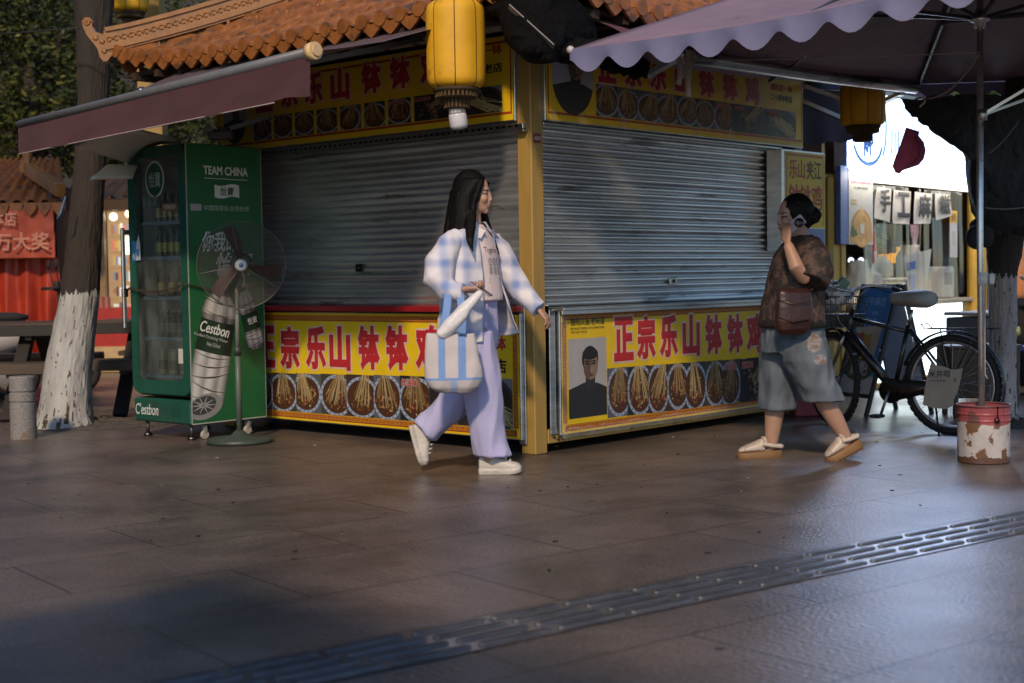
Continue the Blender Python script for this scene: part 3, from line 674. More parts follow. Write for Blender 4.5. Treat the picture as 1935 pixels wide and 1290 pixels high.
# white tie ribbons hanging at the left end of the roller
q = MB(); rb = random.Random(5)
for k, (dx, ln) in enumerate(((.02, .20), (.10, .16), (.15, .26))):
    p0 = B(.02) + V((dx, -.05, .02)); q.grid(lambda u, v: p0 + V((.03 * math.sin(v * 3 + k) + (u - .5) * .03, -.01 * v + .012 * math.sin(u * 5), -ln * v)), 3, 8, (.42, .40, .38))
tag(q.build('tie_ribbon', CLOTH(), None, origin=B(.02)), 'frayed pale ribbons tied round the left end of the metal awning roller', 'ribbon').parent = None
bpy.data.objects['tie_ribbon'].matrix_world = Matrix.Translation(KO) @ Matrix.Rotation(KA, 4, 'Z') @ Matrix.Translation(B(.02))
# deeper dark awning of the next stall along
o = thing('awning', 'awning valance coloured dark blue for the light on it, hanging beyond the right end of the kiosk, behind the small lantern', 'awning', at(1580, 260, 11.2))
q = MB(); a0, a1 = at(1512, 165, 11.0), at(1650, 178, 11.7); b0, b1 = at(1512, 274, 11.0), at(1650, 262, 11.7)
q.grid(lambda u, v: a0.lerp(a1, u).lerp(b0.lerp(b1, u), v) + V((.0, .03 * math.sin(u * 14) * v, .008 * math.sin(u * 20) * v)), 30, 8, (.03, .025, .05))
q.build('valance', mat('blue-lit awning cloth', .85, col=(.035, .028, .055), var=.2, vs=4), o).location = -o.location  # blue light on the cloth is put into this colour
q = MB(); c0 = at(1500, 60, 12.6); c1 = at(1760, 60, 13.2); q.grid(lambda u, v: a0.lerp(at(1760, 186, 12.0), u).lerp(c0.lerp(c1, u), v), 10, 6, (.03, .025, .05)); q.build('fabric', mat('blue-lit awning cloth'), o).location = -o.location
q = MB(); q.bar(at(1520, 148, 10.8), at(1510, 195, 10.8), .03, .02, (.5, .5, .52)); q.bar(at(1512, 190, 10.8), at(1600, 228, 10.9), .05, .03, (.4, .4, .43)); q.bar(at(1600, 165, 10.9), at(1745, 190, 11.2), .05, .03, (.5, .5, .52)); q.build('folding_arm', METAL(), o).location = -o.location

# ------------------------------------------------------------------ umbrellas
canopy_m = mat('purple grey canopy cloth', .75, col=(.23, .165, .22), var=.16, vs=3, bump=.15, bs=160, dirt=((.13, .11, .15), .15, 2))
val_m = mat('lilac valance cloth', .75, col=(.165, .165, .29), var=.14, vs=5)
chrome = mat('bare steel pole', .30, .9, col=(.56, .57, .60), var=.22, vs=20, dirt=((.25, .22, .2), .1, 9))
def umbrella(label, foot, corners, apex, runner_z, group=None, skip=()):
    o = thing('market_umbrella', label, 'umbrella', foot, 0, group); F = V(foot); n = 4
    q = MB()
    for k in range(4):
        a, c = V(corners[k]), V(corners[(k + 1) % 4])
        def fn(u, v):
            e = a.lerp(c, u); p = e.lerp(V(apex), v); sag = -.10 * math.sin(u * math.pi) * (1 - v) * .6 - .06 * math.sin(v * math.pi) * math.sin(u * math.pi)
            return p + V((0, 0, sag + .006 * fbm((p.x * 3, p.y * 3, 0), 1))) - F
        q.grid(fn, 24, 14, (.24, .18, .26))
    cp = q.build('canopy', canopy_m, o)
    sd = cp.modifiers.new('thick', 'SOLIDIFY'); sd.thickness = .003
    for k in range(4):
        if k in skip: continue
        q = MB(); a, c = V(corners[k]), V(corners[(k + 1) % 4]); L_ = (c - a).length; nw = max(5, round(L_ / .27)); out = ((a + c) / 2 - V((apex[0], apex[1], (a.z + c.z) / 2))).normalized()
        def fv(u, v):
            e = a.lerp(c, u); sag = -.06 * math.sin(u * math.pi)
            w = (u * nw) % 1; dep = .060 + .036 * (1 - math.cos(u * nw * 2 * math.pi))
            return e + V((0, 0, sag - .002 - v * dep)) + out * (.006 + .018 * v * math.sin(u * nw * 2 * math.pi)) - F
        q.grid(fv, 22 * nw // 2, 4, (.3, .27, .46)); q.build('valance', val_m, o)
    q = MB()
    for k in range(4):
        q = MB(); a = V(corners[k]) - F; q.sphere(a + V((0, 0, -.005)), .022, (.55, .52, .5), 10, 7); q.build('corner_cap', PAINT(), o)
    for k in range(8):
        a = V(corners[k // 2]); c = V(corners[(k // 2 + 1) % 4]); e = a if k % 2 == 0 else (a + c) / 2 - V((0, 0, .06))
        q = MB(); top = V(apex) - V((0, 0, .05)); q.bar(top - F, e - V((0, 0, .02)) - F, .016, .022, (.05, .055, .065)); rb_ = q.build('rib', mat('dark enamel', .4, col=(.05, .055, .065)), o)
        mid = top.lerp(e, .52) - V((0, 0, .03)); q = MB(); q.bar(V((apex[0], apex[1], runner_z)) - F, mid - F, .014, .02, (.08, .085, .095)); q.sphere(mid - F, .022, (.04, .04, .05), 8, 6); q.build('strut', mat('dark enamel'), rb_)
    q = MB(); q.tube([F - F + V((0, 0, .06)), V((apex[0], apex[1], 1.2)) - V((F.x, F.y, 0)), V((apex[0], apex[1], apex[2])) - F], .018, (.56, .57, .6), 14); q.build('pole', chrome, o)
    q = MB(); P = V((apex[0], apex[1], runner_z)) - F; q.lathe([(.028, -.05), (.030, -.02), (.055, -.012), (.055, .008), (.03, .016), (.028, .05)], (.5, .5, .52), 18, c=P); q.build('runner', METAL(), o)
    return o
UC = V((2.627, 7.94, 0))
umb = umbrella('big purple grey market umbrella with scalloped lilac edge on a steel pole at the right', UC,
               [at(1078, 92, 7.75), at(2110, -122, 5.75), at(2760, 60, 8.1), at(1735, 158, 10.3)], (2.62, 7.96, 3.02), 2.46, 'market umbrellas on the plaza', (3,))
q = MB(); P = V((0, 0, 0))
for e in (V((.46, -.05, 2.20)), V((.50, .30, 2.10))): q.bar(V((0, 0, 1.93)), e, .022, .016, (.5, .5, .52))
q.lathe([(.026, -.03), (.026, .03)], (.4, .4, .42), 14, c=(0, 0, 1.93)); q.build('brace', METAL(), umb)
q = MB(); q.lathe([(.030, -.035), (.030, .035)], (.62, .60, .55), 14, c=(0, 0, 1.02)); q.bbox((.05, 0, 1.02), (.03, .03, .06), (.62, .6, .55)); q.build('clamp', PAINT(), umb)
umbrella('second square market umbrella standing by the camera, shading the near paving', V((-1.62, -.10, 0)), [(-3.72, -.15, 2.32), (-1.62, -2.2, 2.32), (.50, -.05, 2.32), (-1.62, 2.02, 2.34)], (-1.62, -.1, 3.0), 2.46, 'market umbrellas on the plaza')
# rope lines on the umbrella
rope_m = mat('old rope', .85, col=(.42, .38, .33), var=.3, vs=60)
def rope(name, label, pts, r=.004, m=None, cat='rope'):
    q = MB(); q.tube(pts, r, (.42, .38, .33), 6); return tag(q.build(name, m or rope_m, None, origin=pts[0]), label, cat)
pk = lambda z: V((2.625, 7.94, z))
rope('cord', 'thin white cord stretched from the umbrella pole to the kiosk corner', catenary(at(1853, 98, 7.93), at(1262, 114, 8.0), .01, 8), .003)
rope('cord', 'slack grey cord drooping from the umbrella pole to the roller end', catenary(at(1850, 102, 7.93), at(1752, 186, 8.6), .06), .004)
rope('cord', 'short tied cord end hanging below the metal roller', [at(1730, 186, 8.7), at(1745, 184, 8.65), at(1748, 192, 8.6), at(1738, 202, 8.6)], .006)
rope('cord', 'pale cord hanging down beside the umbrella pole into the bucket', [at(1862, 520, 7.98), at(1861, 640, 7.98), at(1861, 706, 7.98), at(1866, 716, 7.97)], .004)

# ------------------------------------------------------------------ lanterns and bulb
lan_m = mat('yellow lantern cloth', .6, col=(.75, .40, .012), var=.14, vs=5, bump=.1, bs=90, dirt=((.45, .22, .02), .15, 4))
nl, ll, bl = nodes_of(lan_m); bl.inputs['Subsurface Weight'].default_value = .25; bl.inputs['Subsurface Radius'].default_value = (.05, .03, .005)
def lantern(label, top, R, H, bulge=1.0, tassel=True, fold=8, glow=0.0):
    o = thing('lantern', label, 'lantern', top, 0, 'yellow cloth lanterns')
    q = MB(); n = fold * 6; pr = []
    for i in range(21):
        t = i / 20; z = -H * t; e = min(t, 1 - t)
        r = R * (.80 + .20 * math.sqrt(max(0, 1 - (1 - min(e / .13, 1)) ** 2))) * (1 + .02 * bulge * math.sin(t * math.pi)); pr.append((r, z))
    rings = []
    for r, z in pr:
        rings.append([V((math.cos(2 * math.pi * k / n), math.sin(2 * math.pi * k / n), 0)) * (r * (1 - .035 * (1 - abs(math.sin(k / 6 * math.pi))) + .0 )) + V((0, 0, z)) for k in range(n)])
    q.loft(rings, (.75, .42, .015), caps=True)
    q.build('shade', lan_m if not glow else mat('lit lantern cloth', .6, col=(.7, .36, .02), emit=(1.0, .45, .05), es=glow, var=.15, vs=4), o)
    q = MB()
    for k in range(fold):
        a = 2 * math.pi * k / fold; c, s_ = math.cos(a), math.sin(a)
        q.tube([V((c * r * .968, s_ * r * .968, z)) for r, z in pr], .0032, (.14, .08, .01), 5)
    q.build('wire_frame', MATTE(), o)
    for nm, z, sg in (('top_cap', 0, 1), ('base_cap', -H, -1)):
        q = MB(); q.lathe([(R * .80, z), (R * .80, z + sg * .016), (R * .66, z + sg * .02), (R * .66, z + sg * .055), (R * .5, z + sg * .06)][::sg], (.05, .032, .015), 24)
        for k in range(30):
            a = 2 * math.pi * k / 30; q.box((R * .70 * math.cos(a), R * .70 * math.sin(a), z + sg * .035), (.012, .012, .03), (.10, .06, .02), Matrix.Rotation(a, 3, 'Z'))
        if sg < 0 and tassel:
            q.lathe([(R * .36, z - .115), (R * .42, z - .055)], (.05, .03, .015), 20)
            for k in range(20):
                a = 2 * math.pi * k / 20; q.box((R * .42 * math.cos(a), R * .42 * math.sin(a), z - .085), (.010, .010, .05), (.09, .05, .02), Matrix.Rotation(a, 3, 'Z'))
        q.build(nm, MATTE(), o)
    return o
LP = at(860, 4, 8.12); lan0 = lantern('large yellow cloth lantern hanging from the front corner of the tiled roof', LP, .168, .485)
q = MB(); q.tube([LP + V((0, 0, .05)), LP + V((.01, .05, .35))], .006, (.05, .04, .03), 6); q.build('cord', MATTE(), lan0).location = -LP
BP = at(862, 198, 8.12); o = thing('light_bulb', 'unlit white LED bulb hanging under the large front lantern', 'bulb', BP); o.rotation_euler = (rad(3), rad(-7), 0)
q = MB(); q.lathe([(.018, .05), (.021, .02), (.024, 0), (.046, -.022), (.050, -.05)], (.62, .58, .58), 20, c=(0, 0, 0)); q.build('socket', GLOSS(), o)
q = MB(); q.lathe([(.050, -.051), (.052, -.06), (.052, -.115), (.045, -.132), (.02, -.14)], (.62, .62, .70), 20); q.build('dome', GLOSS(), o)
q = MB(); q.tube([(0, 0, .05), (.004, 0, .12)], .005, (.3, .3, .3), 6); q.build('flex', MATTE(), o)
lantern('dusty yellow lantern hanging under the metal roller at the right end of the kiosk', at(1630, 158, 10.3), .158, .30, tassel=True)
lantern('yellow lantern behind the tree above the left roof end', at(244, -60, 12.6), .16, .38)
lantern('small lit yellow lantern seen through the gap between roof and awning', at(318, 112, 14.5), .17, .30, glow=.5)
q = MB(); q.bbox(at(288, 180, 13.2), (.22, .22, 3.0), (.40, .20, .04)); tag(q.build('stall_post', post_m, None, origin=at(288, 180, 13.2)), 'square tan post of a stall behind the kiosk, seen above the awning', 'post')

# ------------------------------------------------------------------ black cloth bundle at the kiosk corner, shade net on the tree
blackc = mat('black shade cloth', .9, col=(.0045, .004, .0045), var=.5, vs=8, bump=.5, bs=220, spec=.15)
drape = thing('black_cloth', 'black cloth bundled and hanging over the front corner of the kiosk', 'cloth', at(1000, 60, 7.9))
def sheet(name, m, parent, rows, nu, nv, amp, fs, sol=.006, seed=0):
    """smooth surface through rows of control points (Catmull-Rom in both directions) with folds"""
    def cr(p, t):
        n = len(p) - 1; x = min(t * n, n - 1e-6); i = int(x); f = x - i
        a, b_, c, d = p[max(i - 1, 0)], p[i], p[i + 1], p[min(i + 2, n)]
        return .5 * ((2 * b_) + (c - a) * f + (2 * a - 5 * b_ + 4 * c - d) * f * f + (3 * b_ - a - 3 * c + d) * f ** 3)
    q = MB()
    def fn(u, v):
        p = cr([cr(r, u) for r in rows], v); d = fbm((p.x * fs + seed, p.z * fs * .6, v * 3), 1.0) * amp
        return p + V((d * .3, -abs(d), d * .4)) - parent.location
    q.grid(fn, nu, nv, (.012, .01, .011)); o = q.build(name, m, parent)
    if sol: s_ = o.modifiers.new('thick', 'SOLIDIFY'); s_.thickness = sol
    return o
W7 = lambda *pts: [at(*p) for p in pts]
sheet('hanging_fold', blackc, drape, [W7((925, -20, 8.0), (1010, -25, 7.75), (1080, -10, 7.9), (1130, 60, 8.15)), W7((945, 40, 8.0), (985, 40, 7.7), (1060, 50, 7.8), (1120, 90, 8.1)),
      W7((962, 85, 8.05), (985, 95, 7.7), (1040, 92, 7.7), (1090, 108, 8.05)), W7((985, 105, 8.1), (1010, 118, 7.85), (1045, 116, 7.75), (1075, 112, 8.05))], 70, 60, .030, 16)
sheet('bundle', blackc, drape, [W7((1035, 85, 7.85), (1100, 78, 7.95), (1170, 85, 8.1), (1222, 92, 8.25)), W7((1040, 100, 7.8), (1110, 100, 7.85), (1170, 112, 8.0), (1224, 118, 8.2)), W7((1050, 112, 7.9), (1115, 118, 7.95), (1175, 138, 8.05), (1216, 150, 8.2))], 60, 36, .028, 17, .02, 5)
q = MB(); q.bar(at(962, 12, 7.72), at(1046, 88, 7.66), .006, .05, (.20, .17, .16), up=(0, -1, .4)); q.build('batten', PAINT(), drape).location = -drape.location
net = thing('shade_net', 'dark green black shade net slung from the awning end down over the right tree', 'net', at(1840, 330, 9.2))
netm = mat('shade net', .85, col=(.028, .032, .040), var=.5, vs=10, bump=.7, bs=200, spec=.3)
sheet('net_sheet', netm, net, [W7((1690, 186, 9.3), (1760, 186, 9.0), (1850, 178, 9.1), (1960, 190, 9.4)), W7((1715, 212, 9.2), (1790, 225, 8.9), (1860, 250, 9.0), (1960, 280, 9.3)),
      W7((1760, 246, 9.15), (1815, 278, 8.85), (1870, 310, 9.0), (1960, 340, 9.3)), W7((1818, 286, 9.2), (1835, 305, 9.0), (1880, 350, 9.05), (1960, 400, 9.3)), W7((1826, 330, 9.3), (1845, 380, 9.15), (1890, 410, 9.2), (1960, 440, 9.35)),
      W7((1836, 398, 9.45), (1862, 430, 9.35), (1900, 438, 9.35), (1960, 452, 9.5))], 90, 110, .045, 13, .004, 9)
q = MB()
for a, c in (((1868, 290, 8.9), (1925, 228, 8.95)), ((1862, 392, 9.0), (1960, 385, 9.1))): q.tube(catenary(at(*a), at(*c), .02), .005, (.15, .15, .16), 6)
q.build('tie_cord', MATTE(), net).location = -net.location
q = MB(); q.sphere((0, 0, 0), (.07, .07, .08), (.02, .02, .022), 16, 10); q.sphere((.05, -.03, .0), (.05, .05, .07), (.05, .045, .04), 12, 8); q.build('knot', netm, net).location = at(1846, 448, 9.2) - net.location

# maroon shell-shaped hanging ornament
o = thing('hanging_ornament', 'maroon half-round padded ornament hanging in front of the white lit sign', 'ornament', at(1728, 230, 9.4))
q = MB(); P = [(1712, 240), (1738, 248), (1736, 256), (1746, 268), (1750, 284), (1746, 300), (1736, 312), (1718, 318), (1706, 322), (1700, 328), (1692, 326), (1686, 314), (1692, 296), (1702, 270)]
ctr = V((sum(p[0] for p in P) / len(P), sum(p[1] for p in P) / len(P)))
for k in (0, 1):
    rings = []
    for t, dp in ((1, 0), (.93, .02), (.7, .035), (.35, .045), (.02, .05)):
        rings.append([at(ctr.x + (x - ctr.x) * t, ctr.y + (y - ctr.y) * t, 9.4 + (dp if k else -dp)) - o.location for x, y in P])
    q.loft(rings, (.52, .10, .22), caps=True)
q.build('padded_body', CLOTH(), o)
q = MB(); q.tube([at(x, y, 9.345) - o.location for x, y in ((1728, 258), (1738, 276), (1736, 294), (1722, 310))], .006, (.30, .05, .12), 6); q.build('seam', CLOTH(), o)
q = MB(); q.tube([at(1724, 242, 9.4) - o.location, at(1722, 190, 9.4) - o.location], .003, (.3, .3, .3), 5); q.build('cord', MATTE(), o)
# ------------------------------------------------------------------ drinks fridge
FO = V((-2.155, 9.50, 0)); FA = rad(50); FW, FD, FH = .65, .65, 1.995
fr = thing('drinks_fridge', 'tall green glass-door drinks fridge with a water bottle advert on its side', 'fridge', FO, FA)
GRN = (.015, .085, .06); grn_m = mat('green fridge enamel', .32, col=GRN, var=.2, vs=5, bump=.04, bs=30, dirt=((.03, .05, .04), .15, 4))
q = MB(); z0, z1 = .285, FH
q.bbox((.34, FW - .012, (z0 + z1) / 2), (FD - .10, .024, z1 - z0), GRN, .004); q.bbox((.34, .012, (z0 + z1) / 2), (FD - .10, .024, z1 - z0), GRN, .004)
q.bbox((FD - .012, FW / 2, (z0 + z1) / 2), (.02, FW - .05, z1 - z0), GRN, .003); q.bbox((.34, FW / 2, FH - .012), (FD - .10, FW - .052, .022), GRN, .003); q.bbox((.34, FW / 2, .30), (FD - .10, FW - .052, .03), GRN, .003)
q.build('body', grn_m, fr)
TF = Matrix.Translation((0, FW, 0)) @ Matrix.Rotation(rad(-90), 4, 'Z')     # front face: x to the reader's right, -y out
inner = mat('fridge lining', .5, col=(.62, .64, .62), var=.1)
q = MB(); q.box((.615, FW / 2, 1.13), (.01, FW - .07, 1.6), (.3, .3, .3)); q.box((.35, .032, 1.13), (.5, .008, 1.6), (.3, .3, .3)); q.box((.35, FW - .032, 1.13), (.5, .008, 1.6), (.3, .3, .3)); q.build('lining', inner, fr)
# door: rounded frame with glass
def rrect(x0, z0, x1, z1, r, n=6):
    p = []
    for cx, cz, a0 in ((x1 - r, z1 - r, 0), (x0 + r, z1 - r, 90), (x0 + r, z0 + r, 180), (x1 - r, z0 + r, 270)):
        for i in range(n + 1): a = rad(a0 + 90 * i / n); p.append((cx + r * math.cos(a), cz + r * math.sin(a)))
    return p
d = MB(); d.T = TF
out, inn = rrect(.0, .30, FW, FH, .075), rrect(.075, .40, FW - .075, FH - .075, .06)
for (y0, y1) in ((0, .045),):
    r0 = [(x, y0 + .012, z) for x, z in out]; r1 = [(lerp(x, FW / 2, .012), y0, lerp(z, 1.14, .006)) for x, z in out]; r2 = [(x, y0 + .002, z) for x, z in inn]; r3 = [(x, y1, z) for x, z in inn]; r4 = [(x, y1, z) for x, z in out]
    d.loft([r4, r0, r1, r2, r3], GRN, caps=False, smooth=False)
door = d.build('door', grn_m, fr)
glass = bpy.data.materials.new('door glass'); glass.use_nodes = True; _mats['door glass'] = glass
N_, L_ = glass.node_tree.nodes, glass.node_tree.links; N_.remove(N_['Principled BSDF'])
tr = N_.new('ShaderNodeBsdfTransparent'); gl = N_.new('ShaderNodeBsdfGlossy'); lw = N_.new('ShaderNodeLayerWeight'); mxs = N_.new('ShaderNodeMixShader'); gn_ = N_.new('ShaderNodeTexNoise'); gn_.inputs['Scale'].default_value = 5
gr_ = N_.new('ShaderNodeMapRange'); gr_.inputs['To Min'].default_value = .04; gr_.inputs['To Max'].default_value = .18; L_.new(gn_.outputs['Fac'], gr_.inputs['Value']); L_.new(gr_.outputs[0], gl.inputs['Roughness'])
tr.inputs['Color'].default_value = (.80, .86, .84, 1); lw.inputs['Blend'].default_value = .35
mp_ = N_.new('ShaderNodeMath'); mp_.operation = 'MULTIPLY_ADD'; mp_.inputs[1].default_value = .8; mp_.inputs[2].default_value = .07; L_.new(lw.outputs['Fresnel'], mp_.inputs[0])
L_.new(mp_.outputs[0], mxs.inputs[0]); L_.new(tr.outputs[0], mxs.inputs[1]); L_.new(gl.outputs[0], mxs.inputs[2]); df_ = N_.new('ShaderNodeBsdfDiffuse'); df_.inputs['Color'].default_value = (.55, .60, .58, 1); mx2 = N_.new('ShaderNodeMixShader'); gm_ = N_.new('ShaderNodeMapRange'); gm_.inputs['From Min'].default_value = .3; gm_.inputs['From Max'].default_value = .7; gm_.inputs['To Min'].default_value = .02; gm_.inputs['To Max'].default_value = .13; L_.new(gn_.outputs['Fac'], gm_.inputs['Value']); L_.new(gm_.outputs[0], mx2.inputs[0]); L_.new(mxs.outputs[0], mx2.inputs[1]); L_.new(df_.outputs[0], mx2.inputs[2]); L_.new(mx2.outputs[0], N_['Material Output'].inputs['Surface'])  # pale diffuse film mixed in to imitate hazy reflections on the door
d = MB(); d.T = TF; d.flat(inn, .012, (.5, .5, .5)); d.build('glass', glass, door)
d = MB(); d.T = TF; d.ell(.30, 1.77, .105, .125, .0105, (.40, .46, .46), 36); d.ell(.30, 1.77, .092, .112, .0098, (.012, .06, .045), 36); d.text('怡寶', .235, 1.715, .365, 1.82, .0088, (.28, .34, .33), .01)
for k in range(3): d.rect(.16 + k * .06, 1.585, .20 + k * .06, 1.66, .0095, (.10, .13, .12))
d.rect(.37, 1.55, .55, 1.60, .0095, (.16, .10, .06)); d.text('怡寶饮料', .40, 1.56, .53, 1.592, .0085, (.45, .42, .35), .01); d.build('glass_sticker', PRINT(), door)
d = MB(); d.T = TF; d.bbox((-.02, -.035, 1.10), (.022, .03, .70), (.45, .46, .46), .006); d.box((-.01, -.015, 1.42), (.02, .04, .03), (.2, .2, .2)); d.box((-.01, -.015, .78), (.02, .04, .03), (.2, .2, .2)); d.build('handle', METAL(), door)
# base panel
d = MB(); d.T = TF; d.bbox((FW / 2, .30, .19), (FW - .01, .6, .165), GRN, .012); d.box((.47, -.0015, .19), (.13, .004, .055), (.01, .015, .013))
for k in range(6): d.box((.47, -.004, .170 + k * .008), (.11, .003, .003), (.03, .04, .035))
bp_ = d.build('base_panel', grn_m, fr)
d = MB(); d.T = TF; d.text("C'estbon", .03, .155, .29, .235, -.002, (.55, .60, .58), .012, .0008, shear=.15); d.build('lettering', PRINT(), bp_)
# shelves
for zs in (.42, .68, .96, 1.235, 1.475):
    d = MB(); d.T = TF
    for k in range(12): d.tube([(.05 + k * .05, .08, zs), (.05 + k * .05, .58, zs)], .003, (.5, .52, .52), 5)
    d.box((FW / 2, .075, zs), (FW - .08, .012, .024), (.22, .34, .42)); d.box((FW / 2, .57, zs), (FW - .08, .01, .012), (.4, .4, .4)); d.build('shelf', PAINT(), fr)
d = MB(); d.T = TF; d.rect(.515, .52, .565, .62, .0095, (.55, .55, .52)); d.rect(.18, .565, .5, .60, .3, (.35, .33, .28)); d.build('notice', PRINT(), fr)
# feet and casters
for (x, y) in ((.06, .08), (.06, FW - .08), (FD - .08, .08), (FD - .08, FW - .08)):
    d = MB(); d.tube([(x, y, .11), (x, y, .03)], .012, (.3, .3, .3), 8); d.lathe([(.03, 0), (.03, .012), (.014, .03)], (.12, .12, .12), 12, c=(x, y, 0.001)); d.build('foot', METAL(), fr)
for (x, y) in ((.13, .03), (FD - .15, .03)):
    d = MB(); d.lathe([(.028, -.012), (.031, -.008), (.031, .008), (.028, .012)], (.45, .42, .36), 18, c=(x, y, .032), R=Matrix.Rotation(rad(90), 3, 'X')); d.box((x, y, .075), (.02, .034, .05), (.3, .3, .3)); d.build('caster', PAINT(), fr)
# side advert: printed panel with the water bottles
d = MB(); y = -.002
d.rect(.0, .11, FD, FH - .01, y, (.012, .135, .045))
for (a, c, e, f_) in ((.0, .11, .010, FH - .01), (FD - .006, .11, FD, FH - .01), (.01, .11, FD - .006, .118)): d.rect(a, c, e, f_, y - .0005, (.45, .48, .47))
W = (.82, .86, .84)
d.text('TEAM CHINA', .15, 1.79, .53, 1.85, y - .001, W, .03); d.line(.155, 1.765, .525, 1.765, .004, y - .001, W)
fl = [(.24 + .21 * i / 12, 1.725 - .008 * math.sin(i / 12 * 6.28)) for i in range(13)] + [(.45 - .21 * i / 12, 1.64 - .008 * math.sin((12 - i) / 12 * 6.28)) for i in range(13)]
d.flat(fl, y - .001, W); d.text('怡寶', .285, 1.653, .405, 1.712, y - .002, (.01, .10, .05), .015, shear=.2)
d.rect(.035, 1.545, .125, 1.59, y - .001, (.45, .43, .44)); d.text('中国国家队合作伙伴', .145, 1.548, .535, 1.585, y - .001, (.45, .52, .48), .004)
d.text('你我的', .125, 1.27, .43, 1.41, y - .001, W, .022, shear=.22); d.text('怡寶', .235, 1.11, .555, 1.27, y - .001, W, .022, shear=.22)
def bottle_art(m, base, top, w, parts, y, ribs=()):
    """printed bottle: outline along an axis from base to top, tone strips across its width"""
    bx, tx = V(base), V(top); ax = tx - bx; L = ax.length; ax = ax / L; nx = V((ax.y, -ax.x)); rows = []
    cl = (.011, .12, FD - .007, FH - .02); k = 0
    for (t0, h0, t1, h1, tones) in parts:
        n = 22
        for i in range(n):
            x = (i + .5) / n * (len(tones) - 1); k0 = int(x); f = x - k0; k1 = min(k0 + 1, len(tones) - 1)
            tone = tuple(lerp(p_, q_, f) for p_, q_ in zip(tones[k0], tones[k1]))
            u0, u1 = -1 + 2 * i / n, -1 + 2 * (i + 1) / n; cv = lambda u: .055 * w * (1 - u * u)
            c = [bx + ax * (L * t0 - cv(u0)) + nx * w * h0 * u0, bx + ax * (L * t0 - cv(u1)) + nx * w * h0 * u1, bx + ax * (L * t1 - cv(u1)) + nx * w * h1 * u1, bx + ax * (L * t1 - cv(u0)) + nx * w * h1 * u0]
            p = clip_rect([tuple(q) for q in c], *cl)
            if p: m.flat(p, y, tone)
    for (t, tilt, wd) in ribs:
        for i in range(20):
            u0, u1 = -1 + i / 10, -1 + (i + 1) / 10; z_ = lambda u: L * (t + tilt * u) - .16 * w * (1 - u * u)
            a_, b_ = bx + ax * z_(u0) + nx * w * u0 * .98, bx + ax * z_(u1) + nx * w * u1 * .98; th = wd * (1 - .75 * abs(u0))
            m.line(a_.x, a_.y, b_.x, b_.y, th, y - .0004, (.035, .04, .04), cl); m.line(a_.x + ax.x * .008, a_.y + ax.y * .008, b_.x + ax.x * .008, b_.y + ax.y * .008, th * .5, y - .0004, (.6, .62, .62), cl)
G = lambda *v: [(a * 1.3, a * 1.33, a * 1.34) for a in v]
body = G(.10, .42, .60, .52, .30, .55, .62, .40, .22, .50, .30, .08); ring = G(.04, .16, .28, .22, .10, .24, .3, .14, .05, .2, .1, .03); lab = [(.008, .035, .022)] * 3 + [(.012, .05, .03)] * 6 + [(.006, .02, .014)] * 3; cap = G(.5, .62, .66, .6, .55, .4)
neck = G(.15, .45, .55, .3, .5, .2)
big = [(.0, .55, .035, .9, ring), (.035, .9, .07, 1.0, body)]
big += [(.07, 1.0, .40, 1.0, body)]
big += [(.40, 1.0, .62, .93, lab), (.62, .93, .66, .96, ring), (.66, .96, .74, .86, body), (.74, .86, .80, .52, body), (.80, .52, .86, .34, ring), (.86, .30, .90, .30, [(.01, .05, .035)] * 6), (.90, .36, .97, .36, cap), (.97, .36, 1.0, .28, cap)]
bottle_art(d, (.10, .20), (.33, 1.17), .155, big, y - .001, ((.10, .01, .009), (.17, -.02, .010), (.25, .03, .012), (.32, .015, .010), (.385, .0, .008), (.68, 0, .007), (.76, .0, .008)))
d.ell(.115, .225, .15, .085, y - .0016, (.30, .31, .32), 30, (.011, .12, .6, 1), rot=.2); d.ell(.10, .235, .11, .06, y - .002, (.06, .065, .07), 30, (.011, .12, .6, 1), rot=.2)
for a in range(10): d.line(.10, .235, .10 + .10 * math.cos(a * .63), .235 + .055 * math.sin(a * .63), .012, y - .0026, (.42, .43, .44), (.011, .12, .6, 1), .004)
sml = [(.0, .5, .05, .95, ring), (.05, .95, .22, 1, body), (.22, .95, .26, 1, ring), (.26, 1, .50, .98, lab), (.50, .98, .54, 1, ring), (.54, 1, .60, .95, body), (.60, .97, .64, .93, ring), (.64, .95, .72, .82, body), (.72, .8, .80, .42, body), (.8, .3, .86, .3, [(.01, .06, .04)] * 6), (.86, .36, 1, .34, cap)]
bottle_art(d, (.575, .60), (.44, 1.10), .075, sml, y - .001, ((.08, .01, .006), (.15, -.02, .007), (.21, .01, .006), (.56, 0, .005), (.63, .01, .005)))
R2 = lambda a: Matrix.Rotation(a, 4, 'Y')
d.T = Matrix.Translation((.185, 0, .735)) @ R2(rad(14)); d.text('Cestbon', -.10, -.02, .15, .055, y - .003, W, .012, shear=.2)
d.text('Purified Drinking Water', -.14, -.062, .15, -.034, y - .003, (.4, .45, .43), .008); d.text('Net 555ml', -.02, -.105, .09, -.078, y - .003, (.4, .45, .43), .008)
d.T = Matrix.Translation((.535, 0, .80)) @ R2(rad(-14)); d.text('怡寶', -.04, -.03, .045, .02, y - .003, W, .015); d.T = Matrix()
d.build('side_advert', PRINT(), fr)
# energy tag on the door
d = MB(); d.T = TF; d.rect(.035, 1.22, .125, 1.355, -.001, (.05, .26, .50)); d.flat([(.075, 1.225), (.135, 1.225), (.135, 1.33), (.118, 1.40), (.09, 1.34)], -.002, (.6, .62, .64)); d.rect(.09, 1.25, .12, 1.30, -.003, (.08, .3, .55)); d.rect(.045, 1.235, .065, 1.27, -.002, (.55, .58, .6)); d.build('energy_tag', PRINT(), door)
